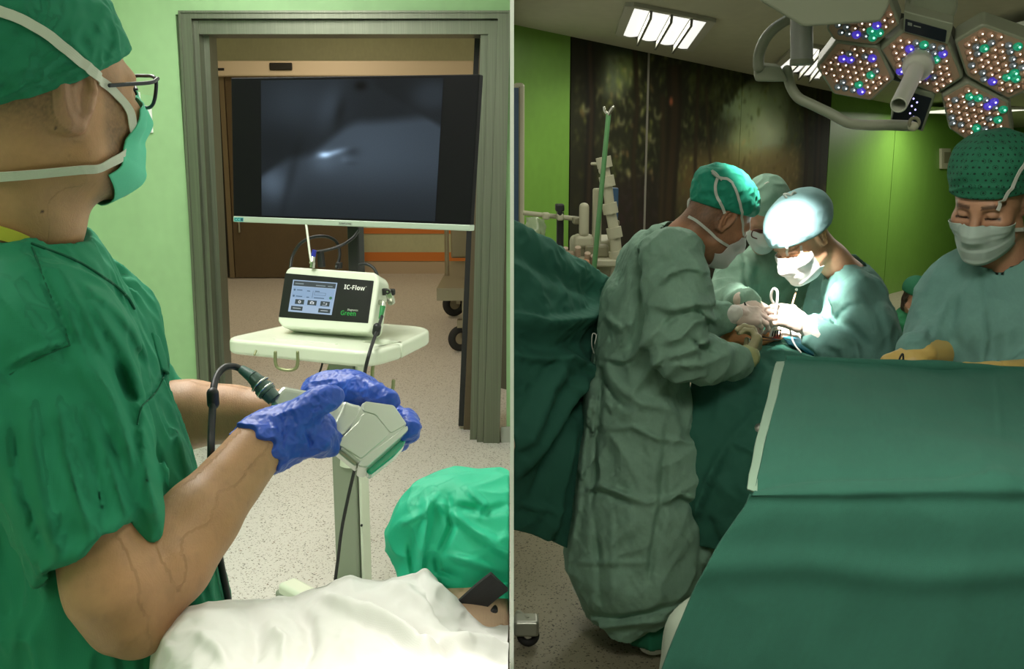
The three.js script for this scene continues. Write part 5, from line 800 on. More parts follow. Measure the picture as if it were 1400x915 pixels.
{ // ceiling lights with four louvre channels
  const up = V3(-cs1, 1, 0).normalize(), CM = frame(V3(0, ceilY(0), 0), wdir.clone().setY(cs1 * wdir.x), up.clone().negate());
  const lamp = (quad, label, n = 4) => {
    const pts = quad.map(([x, y]) => onPlane(x, y, CM)), c = pts.reduce((a, p) => a.add(p), V3(0, 0, 0)).divideScalar(4); const t = thing('ceiling_light', label, 'ceiling light', c.toArray(), 0, 'ceiling lights of the operating room');
    const [A, B, C, D] = pts, e1 = B.clone().sub(A), e2 = D.clone().sub(A), nn = up.clone().negate();
    const bar = (a, b, w, h, d0) => { const u = b.clone().sub(a), v = u.clone().cross(nn).normalize().multiplyScalar(w / 2), q = [a.clone().add(v), b.clone().add(v), b.clone().sub(v), a.clone().sub(v)]; return loft(q.map((p) => p.clone().addScaledVector(nn, d0)), q.map((p) => p.clone().addScaledVector(nn, d0 + h))); };
    const fm = std({ color: lin(0.42, 0.42, 0.36), roughness: 0.5 }); for (const [a, b] of [[A, B], [B, C], [C, D], [D, A]]) obj('frame_bar', local(bar(a, b, 0.05, 0.02, 0.001), t), fm, t);
    for (let i = 1; i < n; i++) obj('divider', local(bar(A.clone().lerp(B, i / n), D.clone().lerp(C, i / n), 0.014, 0.06, 0.001), t), std({ color: lin(0.16, 0.16, 0.13), roughness: 0.6 }), t);
    const em = std({ color: lin(0.6, 0.6, 0.6), emissive: new THREE.Color(1, 0.99, 0.93), emissiveIntensity: 0.9 });
    for (let i = 0; i < n; i++) { const k0 = (i + 0.05) / n, k1 = (i + 0.95) / n, q = [A.clone().lerp(B, k0), A.clone().lerp(B, k1), D.clone().lerp(C, k1), D.clone().lerp(C, k0)]; const mid = [A.clone().lerp(B, (k0 + k1) / 2), D.clone().lerp(C, (k0 + k1) / 2)];
      const w = q[0].distanceTo(q[1]), a = new THREE.CylinderGeometry(w / 2, w / 2, mid[0].distanceTo(mid[1]) * 0.93, 16, 1, false, 0, Math.PI); const m4 = new THREE.Matrix4().makeBasis(nn.clone().cross(mid[1].clone().sub(mid[0]).normalize()).negate(), mid[1].clone().sub(mid[0]).normalize(), nn.clone()); a.rotateY(-Math.PI / 2); a.scale(1, 1, 0.25); a.applyMatrix4(m4); const o = mid[0].clone().add(mid[1]).multiplyScalar(0.5).addScaledVector(nn, 0.004); a.translate(o.x, o.y, o.z); obj('light_channel', local(a, t), em, t); const l = new THREE.RectAreaLight(RIGHT_COLOR, RIGHT_PANEL * 0.95, w * 0.82, mid[0].distanceTo(mid[1]) * 0.9); l.position.copy(o.clone().addScaledVector(nn, w * 0.125 + 0.006).sub(c)); t.add(l); l.up.copy(mid[1].clone().sub(mid[0]).normalize()); l.lookAt(o.clone().addScaledVector(nn, 2)); }
shade(t); return t;
  };
  lamp([[862, 3], [973, 25], [943, 66], [847, 44]], 'bright four-tube ceiling light above the forest mural');
  lamp([[1095, 58], [1150, 66], [1122, 108], [1060, 90]], 'bright four-tube ceiling light behind the surgical lamp arm');
  const back = (x, z, w, d, k, label) => { const t = thing('ceiling_light', label, 'ceiling light', [x, ceilY(x) - 0.02, z], 0, 'ceiling lights of the operating room'); obj('lamp_frame', bx(-w / 2 - 0.03, w / 2 + 0.03, -0.03, -0.006, -d / 2 - 0.03, d / 2 + 0.03), M.whitePaint, t); obj('diffuser', bx(-w / 2, w / 2, -0.036, -0.031, -d / 2, d / 2), std({ color: lin(0.8, 0.8, 0.8), emissive: RIGHT_COLOR, emissiveIntensity: 0.9 }), t); const l = new THREE.RectAreaLight(RIGHT_COLOR, RIGHT_PANEL * k, w, d); l.position.set(0, -0.042, 0); l.rotation.x = -Math.PI / 2; t.add(l); };
  back(0.42, -0.75, 0.5, 0.6, 1.6, 'added unseen ceiling light over the instrument table'); back(0.5, -3.7, 0.5, 0.9, 0.45, 'added unseen ceiling light over the large green drape');  // both lamps added out of view to lift the ambient light
  back(2.6, -4.6, 0.6, 1.2, 0.6, 'added unseen ceiling light behind the hexagonal lamp pods'); { const q = wallAt(1318, 205, 0.75); back(q.x, q.z, 0.8, 0.8, 1.1, 'flat ceiling light close to the far green wall panels'); }  // the lamp behind the pods is added out of view for ambience
}
// =====================================================================  RIGHT ROOM: DRAPES AND EQUIPMENT
M.drape = phy({ color: lin(0.024, 0.135, 0.092), roughness: 0.85, bumpMap: rep(feltTex, 14), bumpScale: 0.0006, sheen: 0.2, sheenColor: lin(0.08, 0.3, 0.22) });
M.drapeNear = phy({ color: lin(0.024, 0.135, 0.092), roughness: 0.88, bumpMap: rep(feltTex, 22), bumpScale: 0.0008, map: rep(cloudTex, 2) });
M.beige = std({ color: lin(0.46, 0.45, 0.32), roughness: 0.5 });
M.beigeDark = std({ color: lin(0.22, 0.21, 0.13), roughness: 0.5 });
const inRight = (g) => { for (let i = 0, a = g.attributes.position; i < a.count; i++) if (a.getX(i) < 0.004) a.setX(i, 0.004); return g; };
{ // large drape behind the standing surgeon
  const ff = foldField([{ p: [[702, 428], [740, 440], [790, 436], [828, 418]], w: 12, w2: 5, h: 0.02 }, { p: [[703, 455], [750, 480], [800, 470], [824, 450]], w: 14, h: -0.012 }, { p: [[703, 485], [745, 490], [772, 484], [800, 505], [812, 520]], w: 7, h: 0.02 }, { p: [[770, 486], [740, 530], [718, 580], [703, 615]], w: 8, w2: 16, h: 0.026 }, { p: [[806, 500], [770, 545], [735, 600], [703, 650]], w: 9, h: 0.022 }, { p: [[812, 530], [790, 560], [760, 610], [730, 680]], w: 8, h: -0.02 }, { p: [[790, 560], [770, 620], [757, 690], [745, 740]], w: 7, h: 0.018 }, { p: [[770, 495], [785, 515], [778, 530], [762, 520]], w: 6, h: 0.008 }, { p: [[703, 340], [750, 370], [800, 395], [835, 405]], w: 12, h: -0.012 }, { p: [[703, 690], [740, 694], [770, 690]], w: 3, h: 0.006 }, { p: [[703, 728], [735, 740], [765, 742]], w: 4, h: -0.008 }]);
  const rows = [[[700, 303, 2.95], [740, 324, 3.0], [780, 348, 3.1], [812, 366, 3.2], [836, 381, 3.25], [900, 400, 3.3]], [[700, 307, 2.9], [740, 329, 2.95], [780, 353, 3.05], [812, 371, 3.15], [836, 386, 3.22], [900, 406, 3.28]], [[700, 400, 2.8], [740, 405, 2.85], [780, 408, 2.95], [812, 410, 3.1], [836, 415, 3.2], [900, 440, 3.25]], [[700, 480, 2.72], [740, 480, 2.8], [780, 480, 2.9], [812, 480, 3.05], [836, 485, 3.15], [900, 500, 3.2]], [[700, 600, 2.7], [740, 600, 2.78], [780, 600, 2.9], [812, 600, 3.02], [836, 600, 3.1], [900, 600, 3.2]], [[700, 722, 2.8], [740, 735, 2.88], [775, 748, 2.95], [805, 752, 3.02], [836, 752, 3.1], [900, 752, 3.2]]];
  tag(obj('hanging_drape', inRight(patch(rows, 110, 150, (u, v, p) => ff(p.x, p.y, p.z) * 2.0 + 0.010 * crease(p.x, p.y * 0.8, p.z, 4, 2) * sstep(0.02, 0.2, v) + 0.003 * crease(p.x, p.y, p.z, 14, 6), 0.006)), M.drape), 'large dark green drape hanging in folds behind the standing surgeon', 'drape');
  const st = thing('drape_stand', 'metal screen stand holding up the large dark green drape', 'stand', [0.3, 0, -3.1]); const a = P(706, 325, 3.02), b = P(834, 395, 3.3);
  obj('cross_bar', local(cyl(a, b, 0.011), st), M.steelEdge, st); for (const p of [a.clone().lerp(b, 0.96)]) obj('upright', local(cyl(V3(p.x, 0.01, p.z), p, 0.013), st), M.steelEdge, st); obj('foot', local(cyl(V3(b.x - 0.02, 0.0, b.z + 0.01), V3(b.x - 0.02, 0.03, b.z + 0.01), 0.1, 0.06), st), M.steelEdge, st);
}
{ // instrument table under the near drape
  const tb = thing('instrument_table', 'steel instrument table hidden under the large near drape', 'table', [0.75, 0, -1.5]); const yT = P(1200, 505, 1.9).y - 0.02;
  obj('table_top', local(rbx(0.56, 1.42, yT - 0.03, yT - 0.005, -1.86, -1.32, 0.008), tb), M.steelEdge, tb); for (const [x, z] of [[0.62, -1.8], [1.36, -1.8], [0.62, -1.36], [1.36, -1.36]]) obj('leg', local(cyl(V3(x, 0, z), V3(x, yT - 0.03, z), 0.014), tb), M.steelEdge, tb);
  const ff = foldField([{ p: [[1032, 664], [1100, 655], [1180, 651], [1260, 648], [1345, 649]], w: 3, w2: 9, h: -0.007, even: 1 }, { p: [[1050, 580], [1120, 572], [1220, 580], [1320, 610], [1396, 650]], w: 26, h: 0.006 }, { p: [[1300, 640], [1350, 650], [1396, 660]], w: 10, h: 0.006 }, { p: [[960, 775], [1100, 770], [1250, 790], [1400, 780]], w: 22, h: 0.007, even: 1 }, { p: [[1362, 508], [1366, 560], [1368, 610]], w: 3, h: 0.002 }]);
  const L = [[1074, 497], [1071, 500.5], [1052, 580], [1032, 662], [1020, 690], [968, 768], [930, 850], [903, 920], [880, 1000]], Rr = [[1720, 526], [1720, 530], [1800, 600], [1860, 655], [1860, 695], [1860, 785], [1860, 855], [1860, 925], [1860, 1005]], dd = [1.95, 1.91, 1.54, 1.27, 1.235, 1.21, 1.19, 1.17, 1.15];
  const rows = L.map(([x, y], i) => Array.from({ length: 9 }, (_, k) => { const t = k / 8; const w = [mix(x, Rr[i][0], t), mix(y, Rr[i][1], t) + (i === 3 ? -Math.sin(t * 3) * 7 : 0)]; return P(w[0], w[1], dd[i]); }));
  rows.unshift(rows[0].map((p) => p.clone().add(V3(0, -0.16, -0.02))));
  const fn = (u, v, p) => ff(p.x, p.y, p.z) + 0.004 * n3(p.x * 3.2, p.y * 3, p.z * 3.2) + 0.0016 * crease(p.x, p.y, p.z, 5, 9);
  const dr = tag(obj('near_drape', patch(rows, 240, 150, fn, 0.005), M.drapeNear), 'broad green surgical drape spread over the instrument table', 'drape');
  const e = (x, y, d) => P(x, y, d), tape = L.slice(0, 4).map(([x, y], i) => [e(x - 12, y + 1, dd[i] + 0.006), e(x - 6, y + 0.5, dd[i] + 0.003), e(x + 1, y, dd[i] - 0.001)]);
  obj('pale_border', patch(tape, 6, 40, (u, v, p) => fn(u, v, p) + 0.0006, 0.004), std({ color: lin(0.24, 0.36, 0.27), roughness: 0.8 }), dr);
  const cush = thing('padded_stool', 'pale grey padded stool edge under the hanging corner of the near drape', 'stool', P(960, 870, 1.35).setY(0).toArray());
  const cf = chain([[P(990, 815, 1.36), 0.03], [P(955, 870, 1.34), 0.04], [P(930, 960, 1.32), 0.045]], 0.05); obj('pad', local(sdfMesh(cf, V3(0.1, 0.7, -1.5), V3(0.5, 1.15, -1.2), 0.008), cush), std({ color: lin(0.32, 0.38, 0.30), roughness: 0.6 }), cush); obj('post', local(cyl(V3(P(945, 900, 1.34).x, 0.0, -1.34), V3(P(945, 900, 1.34).x, 0.8, -1.34), 0.03), cush), M.steelEdge, cush);
}
{ // operating table, draped patient
  const tb = thing('operating_table', 'operating table under green drapes with the covered patient', 'table', [P(1090, 480, 3.1).x, 0, -3.1]);
  const c = P(1120, 500, 3.1); obj('table_top', local(rbx(0.72, 1.5, 0.72, 0.80, -3.35, -2.72, 0.02), tb), M.steelEdge, tb); obj('column', local(rbx(0.95, 1.25, 0.1, 0.74, -3.2, -2.9, 0.02), tb), M.steelEdge, tb); obj('base', local(rbx(0.8, 1.4, 0, 0.1, -3.3, -2.8, 0.03), tb), M.steelEdge, tb);
  const ff = foldField([{ p: [[1045, 475], [1060, 466], [1100, 468], [1130, 482]], w: 4, h: 0.006 }, { p: [[1040, 485], [1055, 474], [1095, 476], [1125, 490]], w: 4, h: -0.006 }, { p: [[1020, 520], [1045, 492], [1080, 484], [1110, 490]], w: 5, h: 0.006 }, { p: [[1000, 600], [1030, 570], [1058, 555]], w: 6, h: 0.012 }, { p: [[996, 608], [975, 650], [958, 690], [955, 705]], w: 7, w2: 3, h: 0.03 }, { p: [[1000, 606], [1020, 612], [1040, 625]], w: 4, h: 0.014 }, { p: [[990, 540], [1010, 545], [1050, 540]], w: 6, h: 0.006 }, { p: [[965, 700], [980, 740], [990, 760]], w: 6, h: -0.015 }, { p: [[1000, 500], [985, 540], [978, 600]], w: 7, h: 0.01 }]);
  const rows = [[[985, 452, 3.45], [1040, 448, 3.45], [1080, 452, 3.45], [1130, 462, 3.45], [1200, 470, 3.45], [1300, 480, 3.45]], [[975, 470, 3.2], [1035, 466, 3.15], [1080, 466, 3.12], [1130, 484, 3.1], [1200, 500, 3.1], [1300, 510, 3.1]], [[950, 510, 2.98], [1025, 495, 2.94], [1070, 490, 2.92], [1125, 505, 2.9], [1200, 520, 2.9], [1300, 530, 2.9]], [[935, 575, 2.82], [1010, 565, 2.78], [1060, 560, 2.75], [1125, 560, 2.72], [1200, 570, 2.72], [1300, 580, 2.72]], [[930, 665, 2.78], [1000, 660, 2.70], [1060, 660, 2.68], [1125, 660, 2.66], [1200, 660, 2.66], [1300, 660, 2.66]], [[940, 740, 2.78], [1000, 758, 2.72], [1060, 780, 2.68], [1125, 800, 2.66], [1200, 800, 2.66], [1300, 800, 2.66]]];
  tag(obj('patient_drape', patch(rows, 110, 110, (u, v, p) => ff(p.x, p.y, p.z) + 0.006 * crease(p.x, p.y, p.z, 6, 3) * sstep(0.1, 0.3, v) + 0.0025 * crease(p.x, p.y, p.z, 15, 6), 0.005), M.drape), 'dark green drape over the patient falling off the side of the operating table', 'drape');
  const pt = thing('person', 'patient under the green drapes with bare orange-tinted skin at the surgical field', 'person', P(1030, 465, 3.12).toArray());
  const m1 = ell(P(1012, 462, 3.12), [0.085, 0.046, 0.10]), m2 = cone(P(1000, 455, 3.06), P(1064, 462, 3.06), 0.032, 0.011), m3 = cone(P(1064, 463, 3.07), P(1069, 462, 3.07), 0.008, 0.006);
  obj('body', local(sdfMesh((x, y, z) => smin(smin(m1(x, y, z), m2(x, y, z), 0.03), m3(x, y, z), 0.006), V3(0.58, 0.86, -3.3), V3(0.98, 1.1, -2.9), 0.005, { color: (x, y, z) => { const [px, py] = proj(x, y, z); let c = skinTone([0.62, 0.27, 0.10], x, y, z); const r = Math.hypot((px - 1061) / 9, (py - 461) / 5); if (r < 1) c = mixc(c, [0.35, 0.03, 0.02], sstep(1, 0.4, r)); return c; } }), pt), M.skin, pt);
  const wound = thing('retractor', 'small dark toothed retractor set in the wound', 'retractor', P(1060, 455, 3.03).toArray()); for (let i = 0; i < 4; i++) obj('tooth', local(cyl(P(1057 + i * 3.4, 452, 3.03), P(1056 + i * 3.4, 460, 3.03), 0.0022), wound), M.black, wound); obj('bar', local(cyl(P(1056, 452, 3.03), P(1069, 451, 3.03), 0.0028), wound), M.steelEdge, wound);
  tag(obj('blue_towel', patch([[[1068, 452, 3.22], [1090, 455, 3.2], [1112, 462, 3.18]], [[1070, 462, 3.1], [1092, 466, 3.08], [1112, 476, 3.06]], [[1082, 472, 3.03], [1098, 478, 3.02], [1112, 488, 3.02]]], 16, 16, (u, v, p) => 0.004 * crease(p.x, p.y, p.z, 18, 3), 0.004), std({ color: lin(0.02, 0.20, 0.30), roughness: 0.7 })), 'small blue towel beside the wound', 'towel');
  M.instr = std({ color: lin(0.55, 0.55, 0.55), metalness: 0.9, roughness: 0.3 }); M.instrDark = std({ color: lin(0.03, 0.03, 0.03), metalness: 0.4, roughness: 0.45 });
  tag(obj('suction_tube', tube([[1053, 459, 3.03], [1057, 445, 3.02], [1061, 425, 3.01], [1063, 405, 3.01], [1062, 397, 3.01], [1058, 395, 3.02], [1054.5, 401, 3.03], [1055, 410, 3.04], [1060, 417, 3.05]].map((p) => P(...p)), 0.0042, 80), std({ color: lin(0.75, 0.72, 0.68), roughness: 0.4 })), 'pale looped suction tube standing in the surgical field', 'tube');
  const fc = thing('forceps', 'dark metal forceps held by the standing surgeon', 'forceps', P(1026, 430, 2.99).toArray()); for (const k of [-1, 1]) obj('arm', local(tube([P(1018, 414, 3.0), P(1023 + k * 1.6, 428, 2.99), P(1029 + k * 1.4, 442, 2.99), P(1035, 453, 3.0)], 0.0024), fc), M.instrDark, fc);
  const hk = thing('skin_hook', 'thin dark hook lying across the skin beside the wound', 'hook', P(1040, 463, 3.0).toArray()); obj('shaft', local(tube([P(1011, 452, 2.97), P(1030, 458, 2.98), P(1055, 463, 3.0), P(1066, 465, 3.02)], 0.0018), hk), M.instrDark, hk); obj('handle', local(tube([P(1024, 464, 2.97), P(1045, 465, 2.99), P(1062, 465, 3.02)], 0.0016), hk), M.instrDark, hk);
  tag(obj('cautery_lead', tube([[1079, 446, 3.0], [1082, 460, 3.0], [1087, 472, 2.98], [1095, 482, 2.96]].map((p) => P(...p)), 0.003, 40), std({ color: lin(0.7, 0.68, 0.62), roughness: 0.5 })), 'pale thin cautery lead curving over the drape', 'cable');
  const ch = thing('cautery_pen', 'slim cautery pen with a white end held over the wound', 'instrument', P(1085, 410, 3.12).toArray()); obj('shaft', local(cyl(P(1081, 424, 3.1), P(1088, 400, 3.15), 0.003), ch), std({ color: lin(0.3, 0.17, 0.1), roughness: 0.5 }), ch); obj('cap', local(new THREE.SphereGeometry(0.005, 10, 8).translate(...P(1089, 396, 3.155).toArray()), ch), M.whitePaint, ch);  // pen end is a plain white ball
}
{ // cabinet edge at the left
  const d = 5.2, t = thing('glass_cabinet', 'tall beige framed cabinet with a blue panel beside the green wall', 'cabinet', P(710, 300, d).setY(0).toArray());
  const q = (n, x0, x1, y0, y1, m, z0, z1, r = 0.015) => obj(n, local(rbx(Math.max(0.006, PX(x0, d)), PX(x1, d), y0, y1, -d + z0, -d + z1, r), t), m, t); const yt = P(710, 113, d).y;
  q('body', 700, 717, 0, yt, M.beige, -0.3, 0.0, 0.02); q('blue_panel', 700, 709, 0.5, P(710, 120, d).y, std({ color: lin(0.03, 0.075, 0.14), roughness: 0.4 }), -0.0, 0.004, 0.001); q('trim', 709.5, 711, 0.5, P(710, 119, d).y, M.beigeDark, 0, 0.008, 0.002);
}
{ // anaesthesia machine, rails and rods
  const d = 4.6, t = thing('anaesthesia_machine', 'beige anaesthesia machine with jointed breathing arm in front of the mural', 'medical machine', P(815, 350, d).setY(0).toArray());
  const q = (n, x0, y0, x1, y1, m = M.beige, z = 0, th = 0.08, r = 0.012) => obj(n, local(rbx(PX(x0, d, y0), PX(x1, d, y0), P(800, y1, d).y, P(800, y0, d).y, -d - th + z, -d + z, r), t), m, t);
  obj('trunk', local(rbx(PX(785, d, 340), PX(852, d, 340), 0.05, P(800, 330, d).y, -d - 0.4, -d - 0.05, 0.03), t), M.beige, t); obj('plinth', local(rbx(PX(780, d, 340), PX(856, d, 340), 0, 0.06, -d - 0.45, -d, 0.02), t), M.beigeDark, t);
  const arm = (pts, r, m = M.beige) => obj('arm_segment', local(tube(pts.map((p) => P(...p)), r, 0, 12), t), m, t);
  const J = [[826, 222], [830, 248], [834, 285], [840, 318], [843, 350], [842, 375]].map(([x, y]) => [x, y, d - 0.06]);
  for (let i = 0; i + 1 < J.length; i++) { arm([J[i], J[i + 1]], 0.021 + 0.002 * i); const s = new THREE.CylinderGeometry(0.036, 0.036, 0.05, 18); s.rotateZ(0.2); const p = P(...J[i]); s.translate(p.x, p.y, p.z); obj('joint', local(s, t), M.beige, t); }
  q('head_block', 820, 216, 832, 240, M.beige, 0.0, 0.08, 0.02); q('pillar', 812, 258, 824, 372, M.beige, -0.02, 0.06, 0.01); q('bracket', 793, 278, 806, 325, M.beige, 0, 0.07, 0.02); q('module', 800, 335, 832, 352, M.beigeDark, 0.02, 0.1); q('module', 786, 322, 812, 340, M.beige, 0.0, 0.12, 0.02); q('tray', 775, 352, 850, 362, M.beige, 0.1, 0.3, 0.01); q('gauge', 833, 300, 846, 309, M.beigeDark, 0.05, 0.05); q('crossbar', 808, 222, 826, 226, M.beige, 0, 0.03, 0.006);
  for (const [x, y, r, c] of [[803, 352, 4, 0.55], [812, 356, 5, 0.4], [790, 344, 4, 0.5], [773, 345, 3.5, 0.45]]) { const s = new THREE.CylinderGeometry(r * MPP(d), r * MPP(d), 0.05, 16); s.rotateX(0.5); const p = P(x, y, d - 0.1); s.translate(p.x, p.y, p.z); obj('connector', local(s, t), std({ color: lin(c, c * 0.8, c * 0.6), roughness: 0.5 }), t); }
  q('blue_side_panel', 838, 258, 849, 325, std({ color: lin(0.03, 0.085, 0.17), roughness: 0.5 }), -0.1, 0.04, 0.006);
  const rod = thing('green_pole', 'tall green pole with metal tip leaning before the forest mural', 'pole', P(800, 370, 4.3).setY(0).toArray()); obj('pole', local(cyl(V3(P(786, 520, 4.3).x, 0.02, -4.3), P(832, 156, 4.3), 0.0125, 0.011), rod), std({ color: lin(0.09, 0.24, 0.09), roughness: 0.4 }), rod);
  obj('metal_tip', local(tube([P(831, 160, 4.3), P(834, 153, 4.29), P(838, 147, 4.28)], 0.008), rod), M.chrome, rod); obj('tip_hook', local(tube([P(832, 157, 4.3), P(827, 152, 4.3), P(826, 147, 4.3)], 0.006), rod), M.chrome, rod); obj('foot', local(new THREE.CylinderGeometry(0.03, 0.035, 0.03, 18).translate(P(786, 520, 4.3).x, 0.015, -4.3), rod), M.rubber, rod);
  const rail = thing('equipment_rail', 'horizontal beige rail with black clamp knob beside the anaesthesia machine', 'rail', P(755, 296, 4.7).setY(0).toArray()); obj('bar', local(cyl(P(715, 291, 4.75), P(794, 300, 4.75), 0.012), rail), M.beige, rail); obj('post', local(cyl(V3(P(766, 330, 4.75).x, 0, -4.75), P(766, 290, 4.75), 0.022, 0.018), rail), M.black, rail);
  for (const [x0, y0, x1, y1, m] of [[760, 279, 772, 289, M.black], [763, 284, 769, 296, M.black], [742, 291, 752, 300, M.beige], [784, 297, 794, 306, M.beigeDark], [762, 292, 771, 301, M.beige]]) obj('clamp', local(rbx(PX(x0, 4.7), PX(x1, 4.7), P(766, y1, 4.7).y, P(766, y0, 4.7).y, -4.75, -4.66, 0.008), rail), m, rail);
  tag(obj('fluid_bag', patch([[[719, 297, 4.65], [730, 298, 4.62], [744, 300, 4.65]], [[718, 312, 4.63], [731, 314, 4.56], [745, 316, 4.63]], [[720, 330, 4.65], [732, 332, 4.6], [744, 334, 4.65]]], 20, 20, (u, v, p) => 0.012 * crease(p.x, p.y, p.z, 9, 2), 0.004), phy({ color: lin(0.55, 0.65, 0.45), roughness: 0.2, transmission: 0.55, thickness: 0 })), 'clear plastic bag hanging from the equipment rail', 'bag');
  for (const [x, y, dd, col, lab] of [[748, 340, 4.5, [0.35, 0.33, 0.25], 'small beige box behind the big drape under the rail'], [775, 350, 4.5, [0.30, 0.24, 0.16], 'small brown box behind the big drape near the black clamp'], [796, 362, 4.45, [0.50, 0.24, 0.12], 'small orange packet behind the big drape near the green pole']]) { const b = tag(obj('supply_box', rbox(0.07, 0.05, 0.05, 0.012).translate(...P(x, y, dd).toArray()), std({ color: lin(...col), roughness: 0.6 })), lab, 'box'); }
  const shelf = thing('supply_shelf', 'low beige shelf unit behind the large drape carrying small boxes', 'shelf', [P(770, 350, 4.5).x, 0, -4.5]); obj('top', local(rbx(P(735, 345, 4.5).x, P(806, 365, 4.5).x, P(770, 368, 4.5).y - 0.03, P(770, 368, 4.5).y, -4.56, -4.42, 0.006), shelf), M.beige, shelf); for (const x of [740, 803]) obj('leg', local(bx(P(x, 345, 4.5).x - 0.01, P(x, 345, 4.5).x + 0.01, 0, P(770, 368, 4.5).y - 0.03, -4.5, -4.48), shelf), M.beigeDark, shelf);
}
{ // wall box near the nurse's cap, castor at lower left
  const t = thing('wall_intercom', 'small beige intercom box with dark window on the green wall', 'wall box', wallAt(1297, 215, 0.02).toArray()); const IM = WM.clone().multiply(new THREE.Matrix4().makeTranslation(0, 0, 0.03));
  obj('box', local(plate(IM, [[1287.5, 203], [1300, 203], [1300, 231], [1287.5, 231]], 0.03, 0.004, 0.008), t), M.beige, t); obj('window', local(plate(WM.clone().multiply(new THREE.Matrix4().makeTranslation(0, 0, 0.034)), [[1291, 208], [1300, 208], [1300, 223], [1291, 223]], 0.006, 0.001, 0.004), t), M.beigeDark, t);
  const c = thing('stand_castor', 'grey castor foot of an equipment stand on the floor beside the surgeon', 'castor', PY(722, 872, 0).toArray()); const p = PY(722, 872, 0.03); const w = new THREE.TorusGeometry(0.026, 0.012, 10, 20); w.translate(p.x, 0.038, p.z); obj('wheel', local(w, c), M.rubber, c); obj('housing', local(rbx(Math.max(0.006, p.x - 0.05), p.x + 0.035, 0.045, 0.10, p.z - 0.04, p.z + 0.03, 0.012), c), M.steelEdge, c); obj('arm', local(cyl(V3(p.x, 0.09, p.z), V3(0.02, 0.085, p.z - 0.06), 0.012), c), M.steelEdge, c);
}
